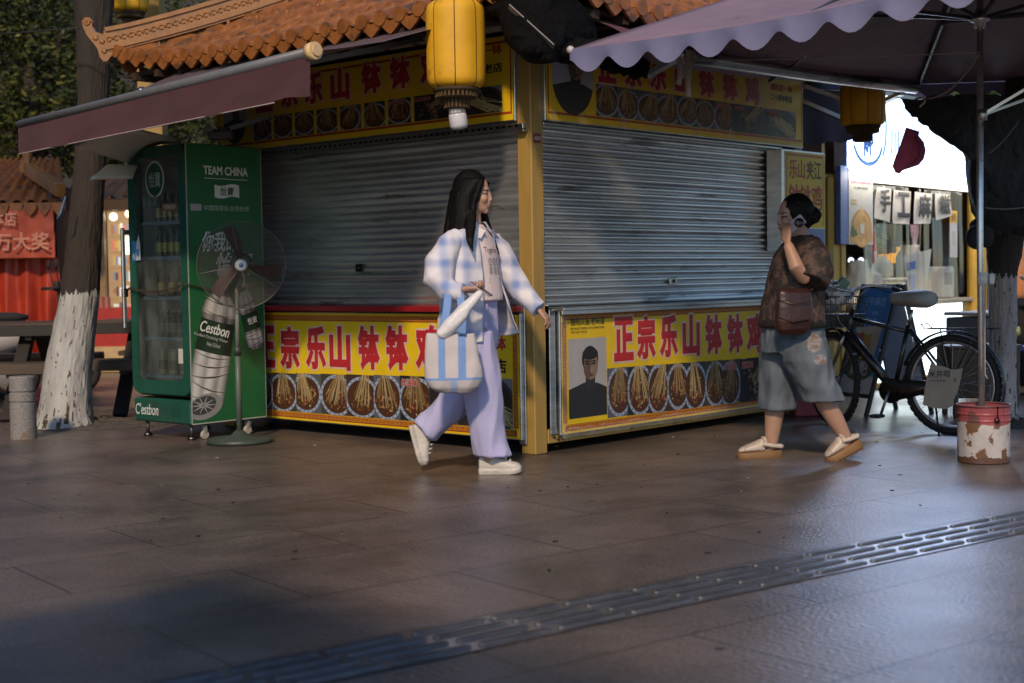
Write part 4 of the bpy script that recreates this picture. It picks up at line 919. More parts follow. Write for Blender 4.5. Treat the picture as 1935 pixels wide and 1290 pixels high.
# bottles
rnd = random.Random(21); protos = {}
def bottle(kind):
    q = MB()
    if kind == 'amber': cols = ((.10, .045, .012), (.42, .33, .10), (.03, .05, .03)); pr = [(.0, .0), (.027, .0), (.028, .01), (.028, .12), (.013, .16), (.012, .195)]
    elif kind == 'green': cols = ((.02, .05, .02), (.42, .40, .05), (.02, .03, .02)); pr = [(.0, .0), (.030, .0), (.031, .01), (.031, .13), (.014, .175), (.013, .205)]
    elif kind == 'dark': cols = ((.018, .016, .016), (.10, .11, .10), (.30, .28, .22)); pr = [(.0, .0), (.030, .0), (.031, .01), (.030, .10), (.014, .15), (.013, .18)]
    else: cols = ((.36, .33, .20), (.20, .18, .10), (.3, .3, .3)); pr = [(.0, .0), (.030, .0), (.033, .01), (.033, .15), (.028, .165), (.027, .17)]
    q.lathe(pr, cols[0], 14); q.lathe([(pr[3][0] + .001, .035), (pr[3][0] + .001, .10)], cols[1], 14, caps=False)
    q.lathe([(pr[-1][0] + .002, pr[-1][1] - .012), (pr[-1][0] + .002, pr[-1][1] + .008), (.004, pr[-1][1] + .010)], cols[2], 12)
    return q.build('bottle', GLOSS())
rows = [('amber', 1.489, 'amber bottle with cream label on the top shelf of the green fridge', 7), ('green', 1.249, 'dark green bottle with yellow label on the second shelf of the green fridge', 7), ('amber', .974, 'amber bottle standing on the middle shelf of the green fridge', 4),
        ('dark', .694, 'dark soda bottle on the fourth shelf of the green fridge', 7), ('can', .434, 'pale drink can on the bottom shelf of the green fridge', 3)]
for kind, z, lab_, n in rows:
    p = bottle(kind)
    for i in range(n):
        for rw in range(2 if n > 5 else 1):
            o = p if (i == 0 and rw == 0) else p.copy()
            if o is not p: COL.objects.link(o)
            o.location = Matrix.Translation(FO) @ Matrix.Rotation(FA, 4, 'Z') @ TF @ V((.17 + i * (.066 if n > 5 else .12) + rnd.uniform(-.004, .004) + rw * .02, .14 + rw * .10, z - .006)); tag(o, lab_, 'bottle', 'bottles on fridge shelf ' + str(int(z * 100)))
# chain with padlock around the door
ch = thing('chain', 'rusty chain looped round the middle of the green fridge', 'chain', FO, FA)
q = MB(); path = [V((.0, FW + .03, 1.02))] + [V((-.03 - .0 * i, FW - i / 14 * FW, 1.02 - .05 * math.sin(i / 14 * math.pi * .9) + .03 * i / 14 + .02)) for i in range(1, 15)] + [V((-.005, -.012, 1.05))] + [V((i / 14 * .62, -.014, 1.05 - .04 * math.sin(i / 14 * math.pi) - .01 * i / 14)) for i in range(1, 15)]
acc = 0; k = 0
for a, c in zip(path, path[1:]):
    n = max(1, round((c - a).length / .021))
    for i in range(n):
        p = a.lerp(c, (i + .5) / n); t = (c - a).normalized(); up = V((0, 0, 1)); sd_ = t.cross(up).normalized() if abs(t.z) < .9 else V((1, 0, 0))
        e = up if k % 2 else sd_; k += 1
        q.tube([p + t * (.015 * math.cos(w)) + e * (.0075 * math.sin(w)) for w in [j * math.pi / 4 for j in range(8)]], .0026, (.10, .07, .05), 5, closed=True)
q.build('links', mat('rusty steel', .6, .7, col=(.11, .075, .055), var=.4, vs=30), ch)
q = MB(); q.bbox((-.03, FW + .02, 1.0), (.03, .045, .06), (.05, .045, .04)); q.build('padlock', METAL(), ch)
# foam boards and bits on top of the fridge
brd = mat('grubby foam board', .7, col=(.74, .72, .66), var=.2, vs=4)
def board(label, pts, th, cc, name='foam_board'):
    P = [at(*p) for p in pts]; o_ = P[0]; q = MB(); q.grid(lambda u, v: P[0].lerp(P[1], u).lerp(P[3].lerp(P[2], u), v) + V((0, 0, .05 * math.sin(u * math.pi) * cc)), 10, 6, (.4, .4, .38)); o = q.build(name, brd, None, origin=o_)
    s_ = o.modifiers.new('thick', 'SOLIDIFY'); s_.thickness = th; return tag(o, label, 'board')
board('curved off-white foam board jutting left from the top of the green fridge', [(142, 272, 9.15), (262, 243, 9.25), (340, 262, 9.85), (236, 300, 9.9)], .035, 1.0)
board('flat grey foam board lying under the curved one on the fridge', [(168, 340, 9.25), (200, 312, 9.5), (258, 316, 9.9), (250, 338, 9.6)], .02, 0)
q = MB(); c = at(418, 256, 9.75)
q.bbox(c, (.16, .10, .05), (.10, .10, .11)); q.bbox(c + V((.02, -.03, .04)), (.08, .05, .03), (.02, .02, .02)); q.bar(c + V((.0, 0, .03)), c + V((.30, .15, .14)), .045, .03, (.16, .17, .18)); q.bbox(c + V((-.08, 0, .03)), (.06, .08, .06), (.28, .27, .26), R=Matrix.Rotation(.5, 3, 'Y'))
tag(q.build('bracket', PAINT(), None, origin=c), 'loose dark metal bracket and scraps lying on top of the green fridge', 'bracket')

# ------------------------------------------------------------------ pedestal fan
FN = V((-1.815, 9.40, 0)); fan = thing('pedestal_fan', 'large industrial pedestal fan with red blades in front of the green fridge', 'fan', FN)
q = MB(); q.lathe([(.001, 0.002), (.215, .002), (.218, .018), (.205, .034), (.06, .05), (.035, .075), (.022, .085)], (.05, .07, .06), 32); q.build('base', PAINT(), fan)
q = MB(); q.tube([(0, 0, .05), (0, 0, .62)], .019, (.10, .13, .11), 14); q.tube([(0, 0, .60), (.005, 0, 1.03)], .014, (.2, .22, .2), 12); q.lathe([(.026, .58), (.026, .64)], (.04, .05, .045), 12); q.build('pole', PAINT(), fan)
hc = at(456, 500, 9.34) - FN; fd = V((.16, -.985, -.06)).normalized()
RM = fd.to_track_quat('Z', 'Y').to_matrix()
q = MB()
RG = .285
for z_, rr_, n_ in ((.055, RG, 1),):
    for sgn in (1, -1):
        for k in range(26):
            t = (k + 1) / 26; r = RG * t; z = sgn * .055 * math.sqrt(max(0, 1 - t * t * .92)) + .0
            q.tube([RM @ V((r * math.cos(a), r * math.sin(a), z)) + hc for a in [j * math.pi / 24 for j in range(48)]], .0011 if k < 25 else .004, (.13, .13, .12), 4, closed=True)
        for k in range(8):
            a = k * math.pi / 4 + .2
            q.tube([RM @ V((RG * t * math.cos(a), RG * t * math.sin(a), sgn * .057 * math.sqrt(max(0, 1 - t * t * .92)))) + hc for t in (.15, .4, .6, .8, .93, 1)], .0022, (.12, .12, .11), 5)
q.build('guard', mat('fan wire', .45, .4, col=(.125, .12, .11), var=.2), fan)
q = MB()
for k in range(3):
    a0 = k * 2 * math.pi / 3 + rad(98)
    def bl_(u, v):
        r = .045 + u * .215; w = (.016 + .030 * math.sin(min(1, u * 1.15) * math.pi * .62)); s_ = (v - .5) * 2
        a = a0 + s_ * w / r * .9 + .18 * u; return RM @ V((r * math.cos(a), r * math.sin(a), .018 * s_)) + hc
    q.grid(bl_, 12, 6, (.16, .03, .028))
q.build('blades', mat('red fan blade', .5, col=(.045, .013, .013), var=.25, vs=9), fan)
q = MB(); q.lathe([(.001, .062), (.030, .062), (.040, .055), (.040, .045)], (.40, .44, .50), 20, c=hc, R=RM); q.lathe([(.014, .0625), (.001, .0635)], (.08, .2, .45), 16, c=hc, R=RM); q.build('badge', PRINT(), fan)
q = MB(); q.lathe([(.05, -.04), (.075, -.07), (.075, -.17), (.05, -.20), (.001, -.20)], (.06, .07, .065), 18, c=hc, R=RM); q.bar(hc - fd * .1, V((.005, 0, 1.02)), .05, .04, (.06, .07, .065)); q.build('motor', PAINT(), fan)

# ------------------------------------------------------------------ bollard
o = thing('bollard', 'short grooved granite bollard standing left of the white-painted tree', 'bollard', ground(45, 828))
q = MB(); r = .088; q.lathe([(r, 0), (r, .245), (r - .008, .25), (r - .008, .258), (r, .263), (r, .315), (r - .008, .32), (r - .008, .328), (r, .333), (r, .425), (r - .006, .434), (.001, .436)], (.26, .25, .24), 32, smooth=False)
gran = mat('speckled granite', .6, col=(.27, .26, .255), var=.8, vs=150, bump=.15, bs=120, dirt=((.20, .12, .075), .22, 6)); q.build('shaft', gran, o)

# ------------------------------------------------------------------ trees
bark_m = mat('tree bark', .9, var=.45, vs=5, bump=.9, bs=38, ani=(1, 1, .22))
def trunk(name, path, label_parent, paint_z, seed, rough=.008, paint=(.44, .44, .44), bare=((.035, .027, .022)), n=64, nz=110, chips=.62):
    """bark with lime wash up to paint_z; ragged edge and flaked chips"""
    P = [(V(p), r) for p, r in path]
    def ev(t):
        x = t * (len(P) - 1); i = min(int(x), len(P) - 2); f = x - i; f2 = f * f * (3 - 2 * f) * .3 + f * .7
        return P[i][0].lerp(P[i + 1][0], f), lerp(P[i][1], P[i + 1][1], f2)
    q = MB(); H = P[-1][0].z
    def fn(u, v):
        c, r = ev(v); a = u * 2 * math.pi
        rd = 1 + .10 * noise.noise(V((math.cos(a) * 1.5, math.sin(a) * 1.5, c.z * .8 + seed)))
        rid = abs(noise.noise(V((math.cos(a) * 8, math.sin(a) * 8, c.z * 5 + seed)))) + .6 * abs(noise.noise(V((math.cos(a) * 17, math.sin(a) * 17, c.z * 11 + seed))))
        flare = 1 + .18 * math.exp(-c.z / .10) * (1 + .4 * math.sin(a * 4 + seed))
        rr = r * rd * flare - rough * (1 - rid * 1.3); return c + V((math.cos(a), math.sin(a), 0)) * rr
    def colr(u, v):
        c, r = ev(v); a = u * 2 * math.pi; e = paint_z + .05 * noise.noise(V((math.cos(a) * 6, math.sin(a) * 6, seed)))
        if c.z > e: return bare
        k = noise.fractal(V((math.cos(a) * 9, math.sin(a) * 9, c.z * 12 + seed)), 1, 2, 4)
        low = max(0, .25 - c.z) * 2.2
        if k > chips - low: return (.16, .115, .085) if k < chips + .10 - low else (.07, .05, .04)
        return paint
    q.grid(fn, n * 2, nz * 2, colr); return q.build('trunk', bark_m, label_parent)
def leaves(m, centre, rad_, n, size, cols, rnd, squash=(1, 1, .8)):
    for i in range(n):
        while True:
            p = V((rnd.uniform(-1, 1), rnd.uniform(-1, 1), rnd.uniform(-1, 1)))
            if p.length < 1: break
        k = noise.noise(p * 2.2 + V(centre)); 
        if k < -.12: continue
        p = V((p.x * squash[0], p.y * squash[1], p.z * squash[2])) * rad_ + V(centre); s_ = size * rnd.uniform(.6, 1.3)
        a = V((rnd.gauss(0, 1), rnd.gauss(0, 1), rnd.gauss(0, .5))).normalized(); b_ = a.cross(V((rnd.gauss(0, 1), rnd.gauss(0, 1), rnd.gauss(0, 1)))).normalized()
        c = rnd.choice(cols); j = rnd.uniform(.7, 1.35); c = tuple(x * j for x in c)
        m.poly([p - a * s_, p + b_ * s_ * .42, p + a * s_, p - b_ * s_ * .42], c)
leaf_m = mat('leaves', .55, var=.3, vs=1.5, spec=.3)
nlf, llf, blf = nodes_of(leaf_m)
TB = ground(120, 806); tl = thing('tree', 'leaning tree with white-limed trunk at the left beside the green fridge', 'tree', TB)
pL = [(V((0, 0, -.03)), .205), (at(128, 700, TB.y) - TB, .175), (at(150, 560, TB.y) - TB, .143), (at(158, 450, TB.y + .1) - TB, .130), (at(168, 330, TB.y + .25) - TB, .122), (at(176, 200, TB.y + .42) - TB, .120), (at(178, 60, TB.y + .55) - TB, .142), (at(176, -60, TB.y + .6) - TB, .19)]
trunk('trunk', pL, tl, 1.0, 3.1)
q = MB(); top = pL[-1][0]
for k, (dx, dy, dz) in enumerate(((-.6, .3, 1.6), (.5, .2, 1.8), (.2, -.5, 1.5), (-.2, .6, 1.9))): q.tube([top - V((0, 0, .2)), top + V((dx * .4, dy * .4, dz * .4)), top + V((dx, dy, dz))], [.10, .07, .03], (.04, .03, .024), 10)
q.build('limb', bark_m, tl)
q = MB(); rnd = random.Random(8)
for dx, dy, dz, r_ in ((-.6, .5, 2.4, 1.3), (.6, .4, 2.7, 1.2), (.2, -.5, 2.6, 1.1), (-1.6, .8, 2.3, 1.3), (-2.6, .6, 2.8, 1.4), (-.8, 1.2, 3.4, 1.4), (-1.8, -.4, 3.5, 1.3), (.9, 1.0, 3.5, 1.2), (-3.4, .3, 2.4, 1.2)): leaves(q, top + V((dx, dy, dz)), r_, 1500, .085, [(.05, .08, .015), (.08, .10, .02), (.03, .05, .012)], rnd)  # unseen crown widened with extra clumps to shade the stalls behind
q.build('crown', leaf_m, tl)
q = MB(); q.tube([at(124, 372, TB.y - .14), at(116, 405, TB.y - .2), at(107, 414, TB.y - .2)], [.012, .03, .006], (.12, .22, .38), 8, flat=.3); tag(q.build('cable_tag', CLOTH(), None, origin=at(124, 372, TB.y - .14)), 'scrap of blue plastic ribbon snagged on the left tree trunk', 'ribbon')
rope('cable', 'thin dark cable crossing in front of the trees at the top left', catenary(at(-20, 66, 11.0), at(150, 52, 10.6), .0, 4), .006, mat('dark cable', .6, col=(.02, .02, .02)), 'cable')
TR = ground(1888, 800); tr_ = thing('tree', 'tree with peeling white-limed trunk at the far right, wrapped in shade net', 'tree', TR)
pR = [(V((0, 0, -.03)), .115), (at(1893, 700, TR.y) - TR, .098), (at(1895, 600, TR.y) - TR, .096), (at(1896, 520, TR.y) - TR, .10), (at(1900, 450, TR.y) - TR, .135), (at(1912, 370, TR.y) - TR, .17), (at(1925, 260, TR.y) - TR, .17), (at(1945, 120, TR.y) - TR, .15)]
trunk('trunk', pR, tr_, 1.03, 9.7, .012, (.42, .37, .36), n=44, nz=80, chips=.52)
q = MB(); q.tube([at(1905, 440, TR.y) - TR, at(1860, 420, TR.y - .1) - TR, at(1845, 430, TR.y - .15) - TR], [.09, .07, .055], (.05, .04, .03), 12); q.lathe([(.055, 0), (.05, .006)], (.16, .13, .10), 14, c=at(1866, 424, TR.y - .18) - TR, R=Matrix.Rotation(rad(80), 3, 'X')); q.build('cut_stub', bark_m, tr_)
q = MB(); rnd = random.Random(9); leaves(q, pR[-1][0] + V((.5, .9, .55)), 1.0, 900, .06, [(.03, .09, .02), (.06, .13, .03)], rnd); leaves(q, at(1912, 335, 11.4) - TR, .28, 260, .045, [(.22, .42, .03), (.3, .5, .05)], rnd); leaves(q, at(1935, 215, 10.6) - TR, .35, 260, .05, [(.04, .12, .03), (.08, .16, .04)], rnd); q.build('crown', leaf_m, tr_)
# soil ring round the right tree
q = MB(); q.grid(lambda u, v: TR + V((math.cos(u * 6.2832), math.sin(u * 6.2832), 0)) * (.05 + .28 * v) + V((0, 0, .002 + .045 * (1 - v) * (1 + fbm((u * 9 + .3, v * 5, 2), 2)))), 60, 10, (.08, .055, .035)); tag(q.build('soil', mat('soil', .95, var=.5, vs=20, bump=1, bs=60), None), kind='structure')
q = MB(); q.grid(lambda u, v: TB + V((math.cos(u * 6.2832), math.sin(u * 6.2832) * .7, 0)) * (.1 + .55 * v) + V((.15, .15, .002 + .04 * (1 - v) * (1 + fbm((math.cos(u * 6.28) * 3, v * 5, math.sin(u * 6.28) * 3), 2)))), 60, 10, (.11, .095, .08)); tag(q.build('soil', mat('soil'), None), kind='structure')

# ------------------------------------------------------------------ bucket under the pole
bk = thing('paint_bucket', 'rusty white and red paint bucket weighting the umbrella pole', 'bucket', UC + V((0, -.02, 0)))
q = MB(); R0, H_ = .143, .315
def bfn(u, v): a = u * 2 * math.pi; r = R0 * (.985 + .015 * v) + (.004 if abs(v - .86) < .012 or abs(v - .74) < .012 else 0) - .004 * abs(noise.noise(V((math.cos(a) * 2, math.sin(a) * 2, v * 3)))); return V((r * math.cos(a), r * math.sin(a), .004 + v * H_))
def bcol(u, v):
    a = u * 2 * math.pi; k = noise.fractal(V((math.cos(a) * 2.1, math.sin(a) * 2.1, v * 3.2)), 1, 2, 4); wav = .70 + .035 * math.sin(a * 2 + 1)
    if v < .10 + .05 * noise.noise(V((math.cos(a) * 5, math.sin(a) * 5, 3))): return (.11, .055, .04)
    if v > wav: return (.13, .05, .045) if k > .42 else (.30, .065, .075)
    return (.15, .075, .038) if k > .30 else ((.28, .2, .15) if k > .26 else (.46, .43, .43))
q.grid(bfn, 120, 80, bcol); q.build('drum', mat('old bucket paint', .45, var=.2, vs=9, bump=.15, bs=30), bk)
q = MB(); q.tube([(1.008 * R0 * math.cos(a), 1.008 * R0 * math.sin(a), .319) for a in [k * math.pi / 24 for k in range(48)]], .006, (.16, .05, .05), 6, closed=True); q.build('rim', PAINT(), bk)
q = MB(); q.lathe([(.001, .285), (.137, .285)], (.16, .15, .14), 30, caps=False); q.build('concrete_fill', MATTE(), bk)
q = MB(); q.lathe([(.016, 0), (.016, .006), (.009, .012), (.001, .013)], (.14, .04, .04), 12, c=(.025, -R0 - .0, .245), R=Matrix.Rotation(rad(90), 3, 'X')); q.tube([(.028, -.10, .29), (.028, -R0 - .010, .322), (.026, -R0 - .010, .25)], .003, (.02, .02, .02), 5); q.build('handle_lug', METAL(), bk)
# ------------------------------------------------------------------ picnic tables behind the left tree
wood_d = mat('dark stained timber', .55, col=(.020, .016, .014), var=.5, vs=8, ani=(.3, 6, 6), bump=.15, bs=50); wood_t = mat('worn table top', .5, col=(.085, .055, .035), var=.4, vs=8, ani=(.3, 6, 6), bump=.1, bs=50)
def picnic(label, c, rz, L=2.6):
    o = thing('picnic_table', label, 'table', c, rz, 'dark picnic tables')
    q = MB()
    for k in range(5): q.bbox((0, -.30 + k * .15, .735), (L, .142, .04), (.09, .06, .04), .006)
    q.build('tabletop', wood_t, o)
    q = MB(); q.bbox((0, -.37, .695), (L, .035, .09), (.02, .016, .014)); q.bbox((0, .37, .695), (L, .035, .09), (.02, .016, .014)); q.build('apron', wood_d, o)
    for y in (-.72, .72):
        q = MB()
        for k in range(2): q.bbox((0, y - .075 + k * .15, .44), (L, .142, .04), (.09, .06, .04), .006)
        q.bbox((0, y - math.copysign(.14, y) * 0 + (-.14 if y < 0 else .14), .41), (L, .03, .07), (.02, .016, .014)); q.build('bench', wood_t, o)
    for x in (-L / 2 + .35, L / 2 - .35):
        for s_ in (-1, 1):
            q = MB(); q.bar((x, s_ * .14, .70), (x, s_ * .78, .0), .075, .10, (.02, .016, .014), up=(1, 0, 0)); q.build('leg', wood_d, o)
        q = MB(); q.bar((x + .05, -.85, .39), (x + .05, .85, .39), .05, .09, (.02, .016, .014)); q.bar((x + .05, -.35, .66), (x + .05, .35, .66), .05, .08, (.02, .016, .014)); q.build('cross_rail', wood_d, o)
    return o
picnic('dark timber picnic table with benches behind the white-painted left tree', V((-4.75, 11.75, 0)), rad(2), 2.3)
picnic('dark timber picnic table tucked behind the green fridge', V((-2.55, 12.1, 0)), rad(1), 1.9)

# ------------------------------------------------------------------ bicycle
BO = V((2.86, 9.24, 0)); bike = thing('bicycle', 'black city bicycle with padded grey saddle and loaded front basket', 'bicycle', BO, rad(140))
blackp = mat('black frame paint', .28, col=(.012, .012, .014), var=.2, coat=.3); tyre_m = mat('tyre rubber', .75, col=(.016, .016, .017), var=.3, vs=30, bump=.3, bs=120)
WR = .325; RH = V((0, 0, WR)); BBp = V((.40, 0, .275)); ST = V((.295, 0, .715)); HD0 = V((.735, 0, .64)); HD1 = V((.705, 0, .80))
def wheel(par, c, seed=0):
    w = bpy.data.objects.new('wheel', None); COL.objects.link(w); w.parent = par; w.location = c
    q = MB(); q.tube([(.304 * math.cos(a), 0, .304 * math.sin(a)) for a in [k * math.pi / 30 for k in range(60)]], .021, (.016, .016, .017), 10, closed=True)
    for k in range(90):
        a = k * math.pi / 45; q.box((.326 * math.cos(a), .007 * (-1) ** k, .326 * math.sin(a)), (.006, .012, .034), (.014, .014, .015), Matrix.Rotation(-a, 3, 'Y'))
    q.build('tyre', tyre_m, w)
    q = MB(); q.tube([(.279 * math.cos(a), 0, .279 * math.sin(a)) for a in [k * math.pi / 30 for k in range(60)]], .011, (.4, .4, .42), 8, closed=True); q.build('rim', METAL(), w)
    q = MB()
    for k in range(28):
        a = k * 2 * math.pi / 28; s_ = 1 if k % 2 else -1; b_ = a + s_ * .9; q.tube([(.02 * math.cos(b_), .026 * s_, .02 * math.sin(b_)), (.275 * math.cos(a), 0, .275 * math.sin(a))], .0013, (.4, .4, .42), 4, caps=False)
    q.build('spokes', METAL(), w)
    q = MB(); q.lathe([(.012, -.05), (.022, -.035), (.022, -.028), (.014, -.02), (.014, .02), (.022, .028), (.022, .035), (.012, .05)], (.2, .2, .21), 14, R=Matrix.Rotation(rad(90), 3, 'X')); q.build('hub', METAL(), w); return w
wheel(bike, RH)
q = MB()
for a, c, r in ((HD1 + V((.008, 0, -.045)), ST + V((.0, 0, -.05)), .014), (HD0 + V((.004, 0, .02)), BBp, .034), (ST + V((.004, 0, .0)), BBp, .016), (HD0 + V((.006, 0, -.03)), HD1 + V((-.004, 0, .02)), .02)): q.tube([a, c], r, (.012, .012, .014), 12)
for s_ in (-.045, .045): q.tube([BBp + V((-.03, s_ * .6, 0)), RH + V((0, s_, 0))], .010, (.012, .012, .014), 8); q.tube([ST + V((0, s_ * .4, -.03)), RH + V((0, s_, 0))], .009, (.012, .012, .014), 8)
q.tube([BBp - V((0, .04, 0)), BBp + V((0, .04, 0))], .024, (.02, .02, .02), 12)
fm = q.build('frame', blackp, bike)
q = MB(); dt = (BBp - HD0).normalized(); ez = V((0, 1, 0)); exx = -V(dt) * -1; ezz = V((0, 1, 0)).cross(exx)
# lettering along the down tube, on the side towards the camera (+y): reads from head to crank
Mx = Matrix(((dt.x, 0, 0, 0), (0, -1, 0, 0), (dt.z, 0, 0, 0), (0, 0, 0, 1))); upv = V((-dt.z, 0, dt.x)); upv = upv if upv.z > 0 else -upv
q.T = Matrix(((dt.x, 0, upv.x, HD0.x), (0, -1, 0, .0185), (dt.z, 0, upv.z, HD0.z), (0, 0, 0, 1)))
q.flat([(.045, -.014), (.30, -.012), (.315, .0), (.30, .012), (.03, .014)], .0045, (.03, .03, .03)); q.text('GIANT', .06, -.013, .27, .013, .0015, (.55, .53, .47), .03, shear=.15); q.build('decal', PRINT(), fm)
def arcb(c, r, a0, a1, w, col, m, name, par, n=30):
    q = MB(); q.grid(lambda u, v: V((c.x + (r + .008 * math.cos((v - .5) * 3)) * math.cos(rad(lerp(a0, a1, u))), c.y + (v - .5) * w, c.z + (r + .010 * math.cos((v - .5) * 3)) * math.sin(rad(lerp(a0, a1, u))))), n, 8, col); o = q.build(name, m, par); s_ = o.modifiers.new('thick', 'SOLIDIFY'); s_.thickness = .002; return o
arcb(RH, .345, 20, 205, .055, (.012, .012, .014), blackp, 'mudguard', bike)
q = MB()
for y in (-.06, -.02, .02, .06): q.tube([(.16, y, .69), (-.30, y, .695)], .004, (.05, .05, .055), 6)
for x in (.14, .0, -.14, -.28): q.tube([(x, -.065, .692), (x, .065, .692)], .004, (.05, .05, .055), 6)
for s_ in (-.07, .07): q.tube([(-.20, s_, .69), (0, s_ * .8, .33)], .004, (.05, .05, .055), 6); q.tube([(.05, s_, .69), (0, s_ * .8, .33)], .004, (.05, .05, .055), 6)
q.tube([(.16, -.06, .69), (.19, -.05, .72), (.19, .05, .72), (.16, .06, .69)], .004, (.05, .05, .055), 6); q.build('rear_rack', METAL(), bike)
q = MB(); q.tube([ST, ST + V((-.02, 0, .10))], .012, (.4, .4, .42), 10); q.build('seat_post', METAL(), bike)
q = MB(); sc_ = ST + V((-.035, 0, .165))
prof = [(-.135, .01, .02), (-.13, .085, .045), (-.09, .115, .062), (-.03, .110, .062), (.03, .085, .058), (.09, .055, .05), (.14, .038, .04), (.165, .02, .03), (.17, .006, .012)]
q.loft([[sc_ + V((x, w * math.cos(a), h * math.sin(a) * (1 if math.sin(a) > 0 else .9) + .02 * (abs(x + .1) ** 1.5) * 2)) for a in [k * 2 * math.pi / 20 for k in range(20)]] for x, w, h in prof], (.36, .36, .33))
q.build('saddle', mat('quilted saddle cover', .55, col=(.34, .34, .31), var=.2, vs=8, bump=.5, bs=18), bike)
q = MB(); q.lathe([(.001, .05), (.085, .05), (.085, .058), (.001, .058)], (.03, .03, .03), 28, c=BBp, R=Matrix.Rotation(rad(-90), 3, 'X'))
q.loft([[V((x, .048 + yy, z)) for x, z in ((.49, .275), (.46, .335), (.40, .35), (.05, .352), (-.03, .355), (-.05, .325), (-.03, .295), (.05, .29), (.34, .215), (.42, .20))] for yy in (0, .014)], (.015, .015, .016)); q.build('chain_case', blackp, bike)
for s_, dx, dz in ((1, .055, -.165), (-1, -.055, .165)):
    q = MB(); p1 = BBp + V((0, s_ * .085, 0)); p2 = p1 + V((dx, s_ * .01, dz)); q.tube([p1, p2], .010, (.3, .3, .32), 8); cr_ = q.build('crank', METAL(), bike)
    q = MB(); q.bbox(p2 + V((0, s_ * .055, 0)), (.075, .09, .022), (.02, .02, .02), .005); q.build('pedal', MATTE(), cr_)
q = MB(); q.tube([(.10, .05, .27), (.02, .16, .005)], .007, (.03, .03, .035), 8); q.build('kickstand', METAL(), bike)
# steered front end
fe = bpy.data.objects.new('front_end', None); COL.objects.link(fe); fe.parent = bike; fe.location = (.72, 0, 0); fe.rotation_euler = (0, 0, rad(-32))
wheel(fe, V((.22, 0, WR)))
q = MB(); q.tube([V((.008, 0, .63)), V((.02, 0, .60))], .018, (.02, .02, .02), 10)
for s_ in (-.05, .05): q.tube([V((.015, s_ * .8, .635)), V((.05, s_, .56)), V((.16, s_, .40)), V((.22, s_, WR))], [.013, .013, .010, .008], (.3, .3, .31), 8)
q.tube([(-.015, 0, .80), (-.03, 0, .93)], .012, (.5, .5, .52), 10); q.build('fork', METAL(), fe)
q = MB(); hb = [(-.16, -.29, .93), (-.10, -.27, .955), (.0, -.17, .975), (.03, -.06, .95), (-.025, 0, .935), (.03, .06, .95), (.0, .17, .975), (-.10, .27, .955), (-.16, .29, .93)]; q.tube(hb, .011, (.5, .5, .52), 10); h_ = q.build('handlebar', METAL(), fe)
for s_ in (-1, 1):
    q = MB(); q.tube([(-.10, s_ * .272, .955), (-.22, s_ * .31, .90)], .017, (.02, .02, .02), 10); q.build('grip', MATTE(), h_)
    q = MB(); q.tube([(-.02, s_ * .19, .965), (.02, s_ * .24, .95), (-.10, s_ * .30, .905)], .005, (.05, .05, .05), 6); q.build('brake_lever', METAL(), h_)
q = MB(); q.lathe([(.0, .02), (.02, .034), (.028, 0)], (.4, .4, .42), 12, c=(.02, .10, .965)); q.build('bell', METAL(), h_)
q = MB()
for k, (a, c) in enumerate((((.0, .15, .96), (.05, .03, .62)), ((.0, -.15, .96), (.06, -.03, .60)), ((-.01, .12, .955), (-.02, .02, .66)))): q.tube([V(a), V(a).lerp(V(c), .3) + V((.09, .02, .02)), V(a).lerp(V(c), .7) + V((.06, 0, -.03)), V(c)], .003, (.3, .3, .31), 5)
q.build('brake_cable', METAL(), fe)
arcb(V((.22, 0, WR)), .345, -15, 150, .055, (.012, .012, .014), blackp, 'mudguard', fe)
q = MB(); bw, bd, bh = .34, .25, .21; bc = V((.17, 0, .69))
def bp2(u, z): # perimeter point
    k = .84 + .16 * z; X, Y = bd / 2 * k, bw / 2 * k; s_ = u * 4; i = int(s_) % 4; f = s_ - int(s_); P = [(-X, -Y), (X, -Y), (X, Y), (-X, Y)]; a, c = P[i], P[(i + 1) % 4]; return bc + V((lerp(a[0], c[0], f), lerp(a[1], c[1], f), z * bh))
for z in (0, .25, .5, .75, 1): q.tube([bp2(k / 4, z) for k in range(4)], .006 if z == 1 else .0032, (.03, .03, .032), 6, closed=True)
for k in range(32): q.tube([bp2(k / 32, 0), bp2(k / 32, 1)], .0026, (.03, .03, .032), 5)
for k in range(7): q.tube([bc + V((-bd * .42, bw * (-.36 + .12 * k), 0)), bc + V((bd * .42, bw * (-.36 + .12 * k), 0))], .0026, (.03, .03, .032), 5)
q.loft([[bp2(k / 4, z) for k in range(4)] for z in (0, .42)], (.014, .014, .015), caps=True, smooth=False)
q.build('basket', mat('black basket wire', .45, col=(.02, .02, .022), var=.2), fe)
